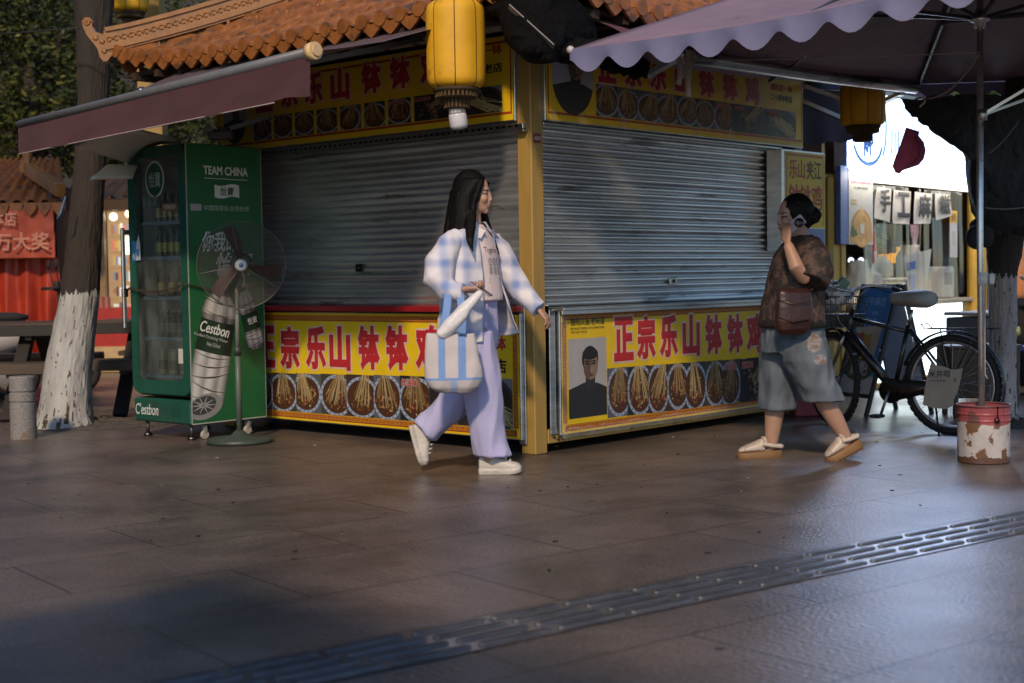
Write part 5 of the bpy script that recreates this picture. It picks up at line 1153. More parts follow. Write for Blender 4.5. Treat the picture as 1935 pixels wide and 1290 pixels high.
# things in the basket
MBK = Matrix.Translation(BO) @ Matrix.Rotation(rad(140), 4, 'Z') @ Matrix.Translation((.72, 0, 0)) @ Matrix.Rotation(rad(-32), 4, 'Z')
q = MB(); q.grid(lambda u, v: (lambda a, b_: V((.10 * math.cos(a) * math.sin(b_), .13 * math.sin(a) * math.sin(b_), .10 * math.cos(b_))) * (1 + .22 * fbm((math.cos(a) * 2, math.sin(a) * 2, b_ * 2), 1)))(u * 6.2832, v * math.pi), 40, 24, (.55, .55, .56)); tag(q.build('plastic_bag', mat('white plastic bag', .35, col=(.56, .56, .57), var=.1, bump=.5, bs=25), None, origin=(0, 0, 0)), 'crumpled white plastic bag lying in the bicycle basket', 'bag').location = MBK @ (bc + V((.0, .04, .21)))
q = MB(); q.bbox((0, 0, 0), (.07, .06, .20), (.20, .30, .22), .01); q.bbox((0, 0, .098), (.062, .052, .015), (.34, .40, .34), .004); o = tag(q.build('carton', PAINT(), None), 'small pale green carton leaning out of the bicycle basket', 'carton'); o.location = MBK @ (bc + V((-.05, .03, .25))); o.rotation_euler = (rad(20), rad(35), rad(20))
q = MB(); q.lathe([(.001, -.03), (.06, -.02), (.075, .0), (.05, .03), (.001, .04)], (.5, .5, .6), 18); o = tag(q.build('plastic_bowl', GLOSS(), None), 'pale plastic tub lid at the back of the bicycle basket', 'tub'); o.location = MBK @ (bc + V((.04, -.07, .24))); o.rotation_euler = (rad(50), 0, rad(30))
# torn cardboard tied to the rear wheel
co = at(1776, 730, 9.02); card = thing('cardboard_sign', 'torn piece of cardboard with black writing tied to the rear bicycle wheel', 'sign', co, rad(-12))
P = [(-.105, -.115), (-.05, -.135), (.035, -.145), (.085, -.12), (.085, -.08), (.11, -.03), (.13, .06), (.14, .115), (.075, .105), (.03, .125), (-.02, .135), (-.055, .15), (-.075, .08), (-.09, 0)]
q = MB(); q.extrude(P, -.003, .003, (.36, .29, .22)); q.build('board', mat('cardboard', .85, col=(.36, .29, .225), var=.15, vs=9), card)
q = MB(); q.text('米井呗', -.07, .055, .065, .105, -.0042, (.02, .02, .02), .02); q.text('关注有优惠', -.06, .032, .035, .044, -.0042, (.06, .05, .05), .005); q.text('店', .085, .03, .10, .055, -.0042, (.05, .05, .05), .01); q.build('lettering', PRINT(), card)
# ------------------------------------------------------------------ odds and ends round the bicycle
q = MB(); c = ground(1522, 770); q.bbox((0, 0, .17), (.24, .20, .34), (.24, .025, .05), .012); q.bbox((0, -.01, .345), (.25, .21, .016), (.2, .02, .04), .004); q.box((0, -.104, .2), (.14, .004, .10), (.30, .04, .06)); tag(q.build('storage_tin', PAINT(), None), 'red square tin standing behind the front bicycle wheel', 'tin').location = ground(1530, 793) + V((.05, .3, 0))
q = MB(); c = V((3.42, 10.45, 0))
q.bbox(c + V((0, 0, .32)), (.50, .35, .36), (.085, .055, .04), .006); q.bbox(c + V((0, 0, .51)), (.54, .38, .025), (.10, .07, .05), .004)
for x in (-.2, .2):
    for y in (-.13, .13): q.bbox(c + V((x, y, .07)), (.035, .035, .14), (.05, .04, .03), .003)
tag(q.build('wooden_cabinet', wood_t, None, origin=c), 'low brown wooden cabinet seen through the rear bicycle wheel', 'cabinet')
o = thing('display_case', 'glass-topped display case of wrapped snacks beside the lit counter front', 'display', V((4.15, 12.2, 0)), rad(40)); q = MB(); q.bbox((0, 0, .42), (.9, .4, .5), (.10, .11, .12), .01); q.bbox((0, 0, .70), (.92, .42, .03), (.3, .3, .32), .004); q.build('case', PAINT(), o); rnd = random.Random(2); q = MB()
for k in range(26): q.sphere((rnd.uniform(-.4, .4), rnd.uniform(-.215, -.20), rnd.uniform(.48, .64)), rnd.uniform(.025, .05), rnd.choice([(.3, .3, .22), (.2, .25, .2), (.4, .42, .45), (.25, .3, .12)]), 8, 6)
q.build('snack_packets', GLOSS(), o)
o = thing('folding_stool', 'blue topped metal folding stool behind the right tree', 'stool', V((4.02, 11.0, 0))); q = MB(); q.bbox((0, 0, .46), (.34, .30, .03), (.06, .10, .45), .01); q.build('seat', PAINT(), o)
for x in (-.14, .14):
    for y in (-.12, .12): q = MB(); q.tube([(x, y, .45), (x * 1.15, y * 1.15, 0)], .010, (.3, .3, .32), 8); q.build('leg', METAL(), o)
# sandwich board
fA, fB, fC, fD = V((2.60, 10.45, 0)), V((3.14, 10.64, 0)), V((2.43, 10.81, 0)), V((2.97, 11.0, 0)); ht = .97; tA, tC = (fA + fB) / 2 + V((0, 0, ht)), (fC + fD) / 2 + V((0, 0, ht))
ab = thing('sandwich_board', 'blue faced sandwich board sign standing open behind the bicycle', 'sign', (fA + fB + fC + fD) / 4); OB = V(ab.location)
dk = mat('dark board frame', .4, col=(.025, .03, .035), var=.2)
for nm, (p, q_, r_, s_) in (('front_frame', (fC, fA, tA, tC)), ('back_frame', (fD, fB, tA, tC))):
    q = MB()
    off = V((0, 0, 0)) if nm == 'front_frame' else V((.035, .012, 0))
    q.bar(p - OB, s_ + off - OB, .035, .022, (.03, .03, .035), up=(1, .3, 0)); q.bar(q_ - OB, r_ + off - OB, .035, .022, (.03, .03, .035), up=(1, .3, 0))
    for t in (.15, .985): q.bar(p.lerp(s_ + off, t) - OB, q_.lerp(r_ + off, t) - OB, .022, .03, (.03, .03, .035))
    q.build(nm, dk, ab)
def face_T(o0, xdir, top):
    ex = xdir.normalized(); ez = (top - o0).normalized(); ez = (ez - ex * ez.dot(ex)).normalized(); ey = ez.cross(ex)
    return Matrix(((ex.x, ey.x, ez.x, o0.x), (ex.y, ey.y, ez.y, o0.y), (ex.z, ey.z, ez.z, o0.z), (0, 0, 0, 1)))
q = MB(); q.T = face_T(fC - OB, fA - fC, tC - OB); Wb = (fA - fC).length
q.rect(.01, .16, Wb - .01, .98, -.004, (.06, .24, .66)); q.rect(.01, .16, Wb - .01, .30, -.0045, (.55, .58, .60)); q.ell(Wb * .5, .36, .17, .10, -.005, (.06, .12, .05), 24, (.01, .16, Wb - .01, .98)); q.text('糍粑', .10, .30, .30, .42, -.006, (.55, .45, .60), .02)
for k, (cx, cz, cc) in enumerate(((.12, .56, (.45, .12, .10)), (.22, .55, (.55, .34, .08)), (.31, .57, (.50, .46, .42)))): q.flat([(cx - .035, cz - .12), (cx + .035, cz - .12), (cx + .05, cz + .10), (cx - .05, cz + .10)], -.0055 - k * .0003, cc); q.ell(cx, cz + .10, .055, .035, -.0062 - k * .0003, (.6, .55, .5), 14)
q.text('下午麻団', .09, .84, .33, .91, -.0055, (.35, .52, .85), .015); q.text('手工现做', .12, .77, .28, .80, -.0055, (.30, .48, .85), .01); q.text('软糯香甜', .12, .72, .28, .75, -.0055, (.30, .48, .85), .01); q.build('poster', PRINT(), ab)
q = MB(); q.T = face_T(fB - OB, fD - fB, tA - OB); q.rect(.01, .16, Wb - .01, .97, .008, (.72, .74, .76)); q.rect(.02, .55, Wb - .02, .555, .007, (.3, .3, .3)); q.build('back_panel', PRINT(), ab)
q = MB()
for t in (.35, .65): P0 = tA.lerp(tC, t) - OB; q.tube([P0 + V((.02 * math.cos(a), 0, .022 * math.sin(a) + .01)) for a in [k * math.pi / 8 for k in range(9)]], .002, (.5, .5, .5), 5)
q.build('hinge_ring', METAL(), ab)

# ------------------------------------------------------------------ lit sweet shop at the right
SO, SA = V((2.75, 12.2, 0)), rad(51.7); SU = V((math.cos(SA), math.sin(SA), 0)); SN = V((-SU.y, SU.x, 0))
def sp(px, py, off=0.0):
    p = onplane(px, py, SO + SN * off, SN) - SO; return (p.dot(SU), p.z)
shop = thing('sweet_shop', 'open fronted sweet shop with brilliant white sign, clear strip curtain and glowing counter', 'shop', SO, SA)
yelp = mat('yellow shop paint', .4, col=(.55, .33, .05), var=.15, vs=3)
cream = mat('cream interior', .6, col=(.50, .44, .34), var=.2, vs=2)
q = MB(); q.box((3.2, 2.6, 1.3), (6.8, .06, 2.6), (.16, .09, .06)); q.box((-.16, 1.3, 1.3), (.06, 2.6, 2.6), (.3, .2, .1)); q.box((6.5, 1.3, 1.3), (.06, 2.6, 2.6), (.12, .08, .06)); q.box((3.2, 1.3, 2.62), (6.9, 2.8, .05), (.3, .28, .25)); q.box((3.2, 1.3, .012), (6.6, 2.5, .02), (.2, .18, .16)); q.box((5.0, .0, 1.3), (2.95, .06, 2.6), (.12, .09, .06)); q.build('wall', mat('shop wall', .6, var=.2, vs=2), shop)
for x, w in ((-.03, .28), (3.33, .34)):
    q = MB(); q.bbox((x, -.03, .95), (w, .10, 1.9), (.55, .33, .05), .034); q.bbox((x + .06, -.085, .95), (w * .3, .02, 1.88), (.6, .38, .06), .004); q.build('column', yelp, shop)
q = MB(); q.bbox((-.045, -.115, 1.63), (.16, .05, .66), (.16, .22, .46), .004); q.build('blue_panel', PAINT(), shop)
sign_m = mat('lit sign face', .4, col=(.8, .85, .9), emit=(.42, .60, 1.0), es=30, var=.02)
q = MB(); q.rect(.04, 1.94, 3.25, 2.62, -.14, (.8, .8, .8)); fs_ = q.build('lit_sign', sign_m, shop)
q = MB(); q.bbox((1.645, -.07, 2.28), (3.25, .12, .70), (.5, .5, .5), .004); q.build('sign_box', PAINT(), shop)
q = MB(); q.bbox((1.645, -.26, 1.885), (3.25, .20, .09), (.8, .78, .7), .01); q.build('light_strip', mat('lit strip', .4, col=(.8, .78, .7), emit=(1, .93, .82), es=4.5, var=.02), shop)  # bright sign lip set forward and strengthened to light poster and flags
q = MB(); LI = (.02, .06, .14); y = -.142
def arc(cx, cz, rx, rz, a0, a1, w=.038, n=14):
    for i in range(n):
        u, v = rad(lerp(a0, a1, i / n)), rad(lerp(a0, a1, (i + 1) / n)); q.line(cx + rx * math.cos(u), cz + rz * math.sin(u), cx + rx * math.cos(v), cz + rz * math.sin(v), w, y, LI)
cx, cz = sp(1640, 262, -.14)
arc(cx, cz, .30, .22, 200, 345); arc(cx - .12, cz + .08, .10, .09, 180, 330, .034); arc(cx + .22, cz + .12, .16, .30, -60, 60, .034); arc(cx + .02, cz + .05, .12, .10, 200, 320, .034)
for a, c in (((-.08, -.16), (-.07, -.02)), ((-.07, -.02), (-.02, -.12)), ((-.02, -.12), (.03, .02)), ((.03, .02), (.05, -.14))): q.line(cx + a[0], cz + a[1], cx + c[0], cz + c[1], .036, y, LI)
q.line(cx + .055, cz - .2, cx + .055, cz + .30, .018, y, (.02, .05, .10))
for k in range(4): arc(cx + .2, cz + .28 + k * .02, .16, .04, 200 + k * 7, 330, .034)
q.build('logo_drawing', PRINT(), fs_); q = MB()
x3, z3 = sp(1690, 272, -.14); q.text('川', x3 - .10, z3 - .12, x3 + .10, z3 + .12, y, LI, .03); q.build('lettering', PRINT(), fs_); q = MB(); x4, z4 = sp(1752, 272, -.14); q.text('麻糍', x4 - .05, z4 - .1, x4 + .12, z4 + .12, y, (.3, .4, .5), .0); q.build('lettering', PRINT(), fs_)
# poster of a honey toast
o = thing('poster', 'tall poster of a honey bread cube hanging beside the lit shop front', 'poster', SO + SU * .02 - SN * .15, SA)
q = MB(); q.bbox((.245, .01, 1.62), (.49, .012, .64), (.62, .60, .57), .002); q.build('panel', PRINT(), o); q = MB(); y = .001
q.text('招牌甘露麻糍', .04, 1.82, .45, 1.875, y, (.42, .12, .22), .02); q.text('手工现做 新鲜出炉', .10, 1.775, .38, 1.795, y, (.1, .1, .1), .004)
for k in range(2): q.rect(.045, 1.67 - k * .03, .15, 1.685 - k * .03, y, (.45, .30, .08))
q.build('poster_lettering', PRINT(), o); q = MB(); q.ell(.25, 1.44, .20, .165, y, (.42, .20, .06), 30); q.ell(.25, 1.43, .185, .15, y - .001, (.58, .34, .12), 30); q.flat([(.17, 1.55), (.25, 1.63), (.33, 1.55)], y - .0012, (.62, .40, .15)); rnd = random.Random(6)
for k in range(22): a, r_ = rnd.uniform(0, 6.28), rnd.uniform(.02, .13); cx, cz = .25 + r_ * math.cos(a) * 1.2, 1.43 + r_ * math.sin(a); s_ = rnd.uniform(.02, .035); q.flat([(cx - s_, cz - s_ * .8), (cx + s_ * .8, cz - s_), (cx + s_, cz + s_ * .8), (cx - s_ * .7, cz + s_)], y - .0016 - k * 1e-5, rnd.choice([(.60, .34, .10), (.50, .25, .07), (.64, .44, .20), (.52, .30, .12)]))
q.flat([(.21, 1.40), (.29, 1.39), (.30, 1.47), (.22, 1.48)], y - .003, (.66, .63, .58))
for cx in (.06, .12, .38, .44): q.bbox((cx, .0015, 1.345 + .02 * (cx > .3)), (.07, .002, .065), (.58, .34, .12), .0005)
q.flat([(.02, 1.41), (.13, 1.43), (.16, 1.38), (.05, 1.36)], y - .003, (.08, .14, .05)); q.flat([(.03, 1.44), (.09, 1.46), (.10, 1.41)], y - .0032, (.10, .17, .06)); q.build('bread_picture', PRINT(), o)
# counter with glowing front
q = MB(); q.bbox((1.75, .22, .765), (2.9, .55, .035), (.6, .56, .48), .006); q.build('counter_top', cream, shop)
q = MB(); q.rect(.78, .06, 2.92, .735, -.03, (.8, .8, .8)); q.build('glowing_counter_front', mat('lit counter front', .4, col=(.8, .85, .86), emit=(.80, .95, 1.0), es=2.6, var=.02), shop)
q = MB(); q.bbox((1.75, .20, .38), (2.86, .44, .72), (.42, .28, .10), .006); q.bbox((.48, -.02, .40), (.52, .06, .64), (.5, .42, .3), .004); q.bbox((1.75, -.012, .03), (2.9, .06, .05), (.06, .05, .045), .004); q.build('counter_base', yelp, shop)
strip = bpy.data.materials.new('clear strip'); strip.use_nodes = True; _mats['clear strip'] = strip
N_, L_ = strip.node_tree.nodes, strip.node_tree.links; N_.remove(N_['Principled BSDF']); tr = N_.new('ShaderNodeBsdfTransparent'); gl = N_.new('ShaderNodeBsdfGlossy'); gl.inputs['Roughness'].default_value = .06; lw = N_.new('ShaderNodeLayerWeight'); lw.inputs['Blend'].default_value = .45; ms = N_.new('ShaderNodeMixShader'); mm = N_.new('ShaderNodeMath'); mm.operation = 'MULTIPLY_ADD'; mm.inputs[1].default_value = .22; mm.inputs[2].default_value = .008
L_.new(lw.outputs['Fresnel'], mm.inputs[0]); L_.new(mm.outputs[0], ms.inputs[0]); L_.new(tr.outputs[0], ms.inputs[1]); L_.new(gl.outputs[0], ms.inputs[2]); L_.new(ms.outputs[0], N_['Material Output'].inputs['Surface']); tr.inputs['Color'].default_value = (.90, .90, .88, 1)
for k in range(12):
    x0 = .52 + k * .222; q = MB(); q.grid(lambda u, v: V((x0 + u * .19, -.05 - .012 * (k % 2) + .022 * math.sin(u * 3.1 + k) + .008 * math.sin(v * 5 + k * 2), 1.84 - v * (1.03 + .02 * math.sin(k * 3)))), 8, 10, (.8, .8, .8)); q.build('curtain_strip', strip, shop)
# printed hanging flags
fl_m = mat('flag cloth', .8, col=(.66, .60, .53), var=.1)
for chx, (a, b_, c, d_) in zip('手工麻糍', (((1655, 352), (1680, 357), (1681, 421), (1652, 412)), ((1687, 358), (1717, 362), (1718, 424), (1687, 422)), ((1727, 362), (1757, 366), (1758, 422), (1727, 423)), ((1765, 364), (1790, 368), (1799, 406), (1769, 416)))):
    P = [sp(*p, -.12) for p in (a, b_, c, d_)]; cx = sum(p[0] for p in P) / 4; o = thing('hanging_flag', 'cream cloth flag with the black character %s hanging inside the shop front' % chx, 'flag', SO + SU * cx - SN * .13 + V((0, 0, P[0][1])), SA, 'printed flags across the shop front'); zt = P[0][1]
    q = MB(); q.grid(lambda u, v: (lambda l, r_: V((lerp(l[0], r_[0], u) - cx, .012 * math.sin(u * 5 + v * 2), lerp(l[1], r_[1], u) - zt)))((lerp(P[0][0], P[3][0], v), lerp(P[0][1], P[3][1], v)), (lerp(P[1][0], P[2][0], v), lerp(P[1][1], P[2][1], v))), 10, 8, (.66, .6, .53)); q.build('cloth', fl_m, o)
    w = (P[1][0] - P[0][0]); h = (P[0][1] - P[3][1]); q = MB(); q.text(chx, -w * .40, -h * .80, w * .42, -h * .05, -.018, (.02, .02, .022), .03); q.build('lettering', PRINT(), o)
xq, zq = sp(1800, 448, -.10); q = MB(); q.rect(-.10, -.20, .10, .14, 0, (.62, .60, .60)); q.rect(-.10, .14, .10, .26, 0, (.70, .38, .05)); q.text('支付', -.06, .16, .06, .24, -.002, (.1, .06, .02), .01); q.rect(-.05, -.08, .05, .06, -.002, (.45, .45, .46))
o = tag(q.build('price_card', PRINT(), None), 'small white and orange card hanging at the right of the strip curtain', 'card'); o.location = SO + SU * xq - SN * .11 + V((0, 0, zq)); o.rotation_euler = (0, 0, SA)
# inside the shop
def inside(name, label, cat, x, y, build, m=None, group=None):
    q = MB(); build(q); o = tag(q.build(name, m or GLOSS(), None), label, cat, group); o.location = SO + SU * x + SN * y + V((0, 0, .784)); o.rotation_euler = (0, 0, SA); return o
inside('food_tub', 'square cream plastic tub on the shop counter', 'tub', 1.62, .25, lambda q: (q.bbox((0, 0, .10), (.40, .30, .20), (.58, .55, .46), .02), q.bbox((0, 0, .205), (.43, .33, .03), (.62, .6, .5), .01)))
inside('lidded_jar', 'white lidded jar standing on the cream tub', 'jar', 1.60, .25, lambda q: q.lathe([(.07, .222), (.10, .24), (.10, .34), (.05, .40), (.03, .43)], (.6, .58, .52), 18))
inside('paper_bag', 'pale rumpled bag on the left of the shop counter', 'bag', .95, .2, lambda q: q.grid(lambda u, v: V((.22 * math.cos(u * 6.283) * (1 - .5 * v), .14 * math.sin(u * 6.283) * (1 - .5 * v), .38 * v)) * (1 + .12 * fbm((math.cos(u * 6.28) * 2, math.sin(u * 6.28) * 2, v * 3), 1)), 30, 14, (.55, .50, .40)))
inside('paper_bag', 'round white bundle in the middle of the shop counter', 'bag', 1.3, .25, lambda q: q.grid(lambda u, v: V((.17 * math.cos(u * 6.283) * math.sin(.3 + v * 2.6), .13 * math.sin(u * 6.283) * math.sin(.3 + v * 2.6), .30 * v)) * (1 + .15 * fbm((math.cos(u * 6.28) * 2, math.sin(u * 6.28) * 2, v * 3), 1)), 30, 14, (.56, .53, .44)))
inside('menu_board', 'tilted white menu board with blue heading on the shop counter', 'board', 2.25, .18, lambda q: (q.flat([(-.18, .02), (.22, .0), (.40, .50), (-.30, .42)], 0, (.60, .58, .52)), q.flat([(-.25, .36), (-.02, .38), (-.02, .30), (-.23, .28)], -.003, (.08, .16, .42)), q.flat([(-.20, .24), (-.02, .25), (-.02, .10), (-.14, .08)], -.003, (.3, .35, .5))), PRINT())
inside('storage_jar', 'tall pale jar at the right end of the shop counter', 'jar', 2.5, .35, lambda q: q.lathe([(.12, 0), (.14, .02), (.14, .42), (.09, .50), (.10, .54)], (.52, .50, .46), 18))
inside('noodle_machine', 'white box machine at the right of the shop counter', 'machine', 2.75, .2, lambda q: (q.bbox((0, 0, .16), (.34, .3, .32), (.5, .49, .48), .015), q.bbox((0, -.152, .2), (.2, .006, .12), (.2, .2, .22), .002)))
for k, (px, py, s_) in enumerate(((1669, 488, .075), (1687, 486, .062), (1701, 474, .060), (1718, 474, .055))): lantern('amber lantern glowing deep inside the sweet shop, %s of four' % ('leftmost', 'second from the left', 'third from the left', 'rightmost')[k], at(px, py - 8, 14.9), s_ * .75, s_ * 1.7, tassel=False, glow=1.5)
for k, (pts, Y, cc) in enumerate(((((1640, 425), (1652, 420), (1664, 545), (1655, 545)), 13.9, (.55, .10, .12)), (((1720, 424), (1736, 424), (1733, 475), (1724, 475)), 14.4, (.62, .40, .45)))):
    P = [at(*p, Y) for p in pts]; q = MB(); q.grid(lambda u, v: P[0].lerp(P[1], u).lerp(P[3].lerp(P[2], u), v) + V((0, .02 * math.sin(v * 7 + u * 3), 0)), 6, 14, lambda u, v: cc if (v < .4 or u < .35 or (v * 7) % 1 < .25) else (.62, .52, .55)); tag(q.build('feather_flag', CLOTH(), None, origin=P[0]), ('red and white' if k == 0 else 'pale pink') + ' feather flag showing through the strip curtain', 'flag')
q = MB(); rnd = random.Random(14)
for r_ in range(3):
    q.box((3.2, 2.42, .62 + r_ * .42), (6.3, .28, .03), (.22, .14, .08))
    for k in range(60): x = .2 + k * .103; q.bbox((x, 2.36 + rnd.uniform(-.04, .04), .64 + r_ * .42 + .09), (.075, .06, rnd.uniform(.10, .26)), rnd.choice([(.30, .07, .05), (.10, .14, .09), (.26, .17, .10), (.05, .05, .05), (.36, .30, .22), (.07, .09, .13), (.20, .05, .10)]), .006)
q.box((3.2, 2.52, 2.0), (6.3, .06, .42), (.10, .14, .15)); q.build('back_display', PAINT(), shop)
o = thing('potted_plant', 'green leafy plant inside the sweet shop behind the red feather flag', 'plant', at(1652, 600, 14.3)); q = MB(); leaves(q, at(1650, 445, 14.3) - V(o.location), .20, 260, .035, [(.05, .16, .03), (.08, .22, .04)], rnd); q.build('crown', leaf_m, o); q = MB(); q.tube([at(1650, 560, 14.3) - V(o.location), at(1650, 450, 14.3) - V(o.location)], .012, (.08, .06, .03), 8); q.lathe([(.08, -.10), (.11, .12)], (.2, .1, .06), 16, c=at(1650, 575, 14.3) - V(o.location)); q.build('stem', MATTE(), o)
q = MB(); q.tube([(.5, 1.0, 2.50), (2.8, 1.0, 2.50)], .025, (.9, .9, .9), 8); q.build('tube_lamp', mat('lit tube', .4, col=(.9, .9, .9), emit=(1, .93, .82), es=7, var=0), shop)
for px in (1608, 1627): q = MB(); q.sphere((0, 0, 0), .028, (.9, .9, .9)); tag(q.build('spot_lamp', mat('lit spot', .4, col=(.9, .9, .9), emit=(.7, .88, 1), es=10, var=0), None), 'blue-white spot lamp behind the strip curtain, %s of the pair' % ('left' if px < 1620 else 'right'), 'lamp', 'spot lamps in the shop').location = at(px, 492, 13.6)
# ------------------------------------------------------------------ stalls far left
def far_roof(o, x0, x1, ze, zr, dy, n, name='roof', seed=0):
    """simple barrel tiled slope rising away from the viewer, local to o"""
    q = MB(); N2 = n * 8
    def fn(u, v):
        p = (u * n) % 1; h = .05 * math.sqrt(max(0, 1 - ((p - .5) / .32) ** 2)) if abs(p - .5) < .32 else 0; xa = lerp(x0, x1, u); xm = (x0 + x1) / 2
        return V((lerp(xa, xm, v * .55), dy * v, lerp(ze, zr, v) + h + .05 * ((v * 6) % 1 < .5) * .3))
    q.grid(fn, N2, 12, (.4, .15, .03))
    for k in range(n): c = lerp(x0, x1, (k + .5) / n); w = (x1 - x0) / n; q.extrude([(c - w * .5, ze + .03), (c - w * .4, ze - .05), (c, ze - .12), (c + w * .4, ze - .05), (c + w * .5, ze + .03)], -.03, .0, (.4, .16, .03))
    return q.build(name, tile_m, o)
o = thing('market_stall', 'far left stall with orange tiled roof, red banner and red tarpaulin skirt', 'stall', at(40, 700, 16.0) * 1); OX = V((at(40, 600, 16.0).x, 16.0, 0)); o.location = OX
X = lambda px, Y=16.0: at(px, 500, Y).x - OX.x; Z = lambda px, py, Y=16.0: at(px, py, Y).z
far_roof(o, X(-190), X(128), Z(60, 388), Z(60, 285), 1.5, 12)
q = MB(); q.bar((X(122), -.05, Z(122, 360)), (X(0), .9, Z(0, 302)), .10, .14, (.45, .2, .04)); q.extrude([(X(2), Z(0, 318)), (X(22), Z(22, 315)), (X(18), Z(15, 296)), (X(20), Z(18, 280)), (X(12), Z(10, 274)), (X(4), Z(2, 280)), (X(9), Z(8, 288)), (X(-2), Z(0, 305))], .75, .85, (.46, .2, .04)); q.build('ridge', ridge_m, o)
redb = mat('red banner cloth', .7, col=(.50, .10, .06), var=.2, vs=2, bump=.4, bs=8)
q = MB(); q.grid(lambda u, v: V((lerp(X(-190), X(104), u), .0 + .02 * math.sin(u * 30 + v * 4) + .03 * fbm((u * 9, v * 3, 1), 1), lerp(Z(50, 392), Z(50, 487), v))), 60, 12, (.5, .1, .06)); bn_ = q.build('banner', redb, o)
q = MB(); q.text('总本店', X(-34), Z(0, 428), X(37), Z(0, 400), -.06, (.62, .28, .20), .02); q.text('奖100万大奖', X(-95), Z(0, 474), X(98), Z(0, 440), -.06, (.62, .26, .18), .02); q.build('lettering', PRINT(), bn_)
q = MB(); q.grid(lambda u, v: V((lerp(X(-190), X(98), u), .25 + .07 * math.sin(u * 46) * (v + .2) + .03 * fbm((u * 9, v * 3, 7), 1), lerp(Z(50, 486), .25, v))), 160, 10, (.42, .05, .025)); q.build('tarpaulin', mat('red tarpaulin', .4, col=(.42, .045, .022), var=.3, vs=3), o)
q = MB(); q.box((X(-120), 1.5, 1.1), (2.4, 2.0, 2.2), (.06, .03, .025)); q.build('wall', MATTE(), o)
# lit bits between stall and tree
q = MB(); p = at(107, 497, 19.0); q.bbox(p, (.19, .06, .14), (.8, .9, 1)); tag(q.build('lit_sign', mat('far lit sign', .4, col=(.8, .9, 1), emit=(.75, .9, 1), es=2.2, var=.02), None, origin=p), 'small blue-white lit sign between the red stall and the left tree', 'sign')
q = MB(); p = at(112, 700, 19.3); q.bbox(V((p.x, 19.3, 1.0)), (.32, .05, 2.0), (.62, .46, .22)); tag(q.build('hoarding', mat('glowing cream panel', .6, col=(.62, .46, .2), emit=(1, .75, .35), es=.35, var=.2, vs=3), None, origin=V((p.x, 19.3, 0))), 'cream hoarding given a warm glow of its own behind the string of bulbs', 'hoarding')  # warm light on the board is put in as a glow of its surface
sb = thing('string_lights', 'vertical string of warm bulbs against the cream panel', 'string lights', at(107, 510, 19.1)); q = MB()
for k in range(11): q.sphere(at(103 + k * 1.6, 514 + k * 18, 19.1) - sb.location, .035, (1, .8, .5), 8, 6)
q.build('bulbs', mat('lit bulbs', .4, col=(1, .8, .5), emit=(1, .70, .28), es=4.5, var=.02), sb); q = MB(); q.tube([at(103, 510, 19.12) - sb.location, at(121, 700, 19.12) - sb.location], .006, (.1, .1, .1), 5); q.build('wire', MATTE(), sb)
# second stall seen between tree and fridge
o = thing('market_stall', 'trinket stall with crowded glowing shelves between the left tree and the green fridge', 'stall', V((at(215, 500, 17.0).x, 17.0, 0))); OX = V(o.location)
X = lambda px, Y=17.0: at(px, 500, Y).x - OX.x; Z = lambda px, py, Y=17.0: at(px, py, Y).z
far_roof(o, X(150), X(330), Z(215, 380), Z(215, 290), 1.4, 7)
warm = mat('glowing shelf goods', .6, var=.3, vs=5, emit='Col', es=.8)  # lamplight on shelves and goods is put in as their own glow
q = MB(); q.box((X(225), -.02, Z(215, 388)), (1.6, .1, .12), (.35, .15, .05)); q.box((X(193), .0, 1.1), (.09, .09, 2.2), (.40, .26, .12)); q.build('fascia', PAINT(), o)
q = MB(); q.rect(X(180), .75, X(330), Z(215, 395), .55, (.32, .20, .10)); rnd = random.Random(12)
q.build('back_panel', warm, o)
q = MB()
for r_ in range(6):
    zc = Z(215, 430 + r_ * 30); q.box(((X(196) + X(330)) / 2, .40, zc - .10), (X(330) - X(196), .22, .015), (.28, .16, .07))
    for k in range(22):
        xx = lerp(X(197), X(328), (k + .5) / 22); q.bbox((xx, .34 + rnd.uniform(-.03, .03), zc + rnd.uniform(-.02, .0)), (.03, .03, rnd.uniform(.06, .15)), rnd.choice([(.5, .4, .28), (.3, .12, .06), (.55, .52, .45), (.10, .07, .05), (.45, .28, .08), (.2, .2, .22), (.5, .15, .1)]))
q.build('trinket_shelves', warm, o)
q = MB(); q.sphere((X(208), .2, Z(208, 408)), .05, (1, .9, .7), 10, 7); q.sphere((X(238), .2, Z(238, 402)), .05, (1, .9, .7), 10, 7); q.bbox((X(229), .3, Z(229, 462)), (.05, .05, .22), (.8, .85, 1)); q.build('lamp', mat('far lamp', .4, col=(1, .9, .7), emit=(1, .85, .6), es=4, var=.02), o)
q = MB(); q.box((X(235), .1, Z(215, 625)), (.95, .5, .56), (.42, .03, .025)); q.box((X(235), .1, .16), (1.0, .55, .30), (.55, .40, .22)); q.build('counter', PAINT(), o)
q = MB(); q.grid(lambda u, v: V((lerp(X(178), X(210), u + .1 * v), -.1 + .03 * math.sin(u * 20), lerp(Z(195, 560), Z(195, 690), v))), 24, 8, (.50, .20, .16)); q.build('curtain', CLOTH(), o)
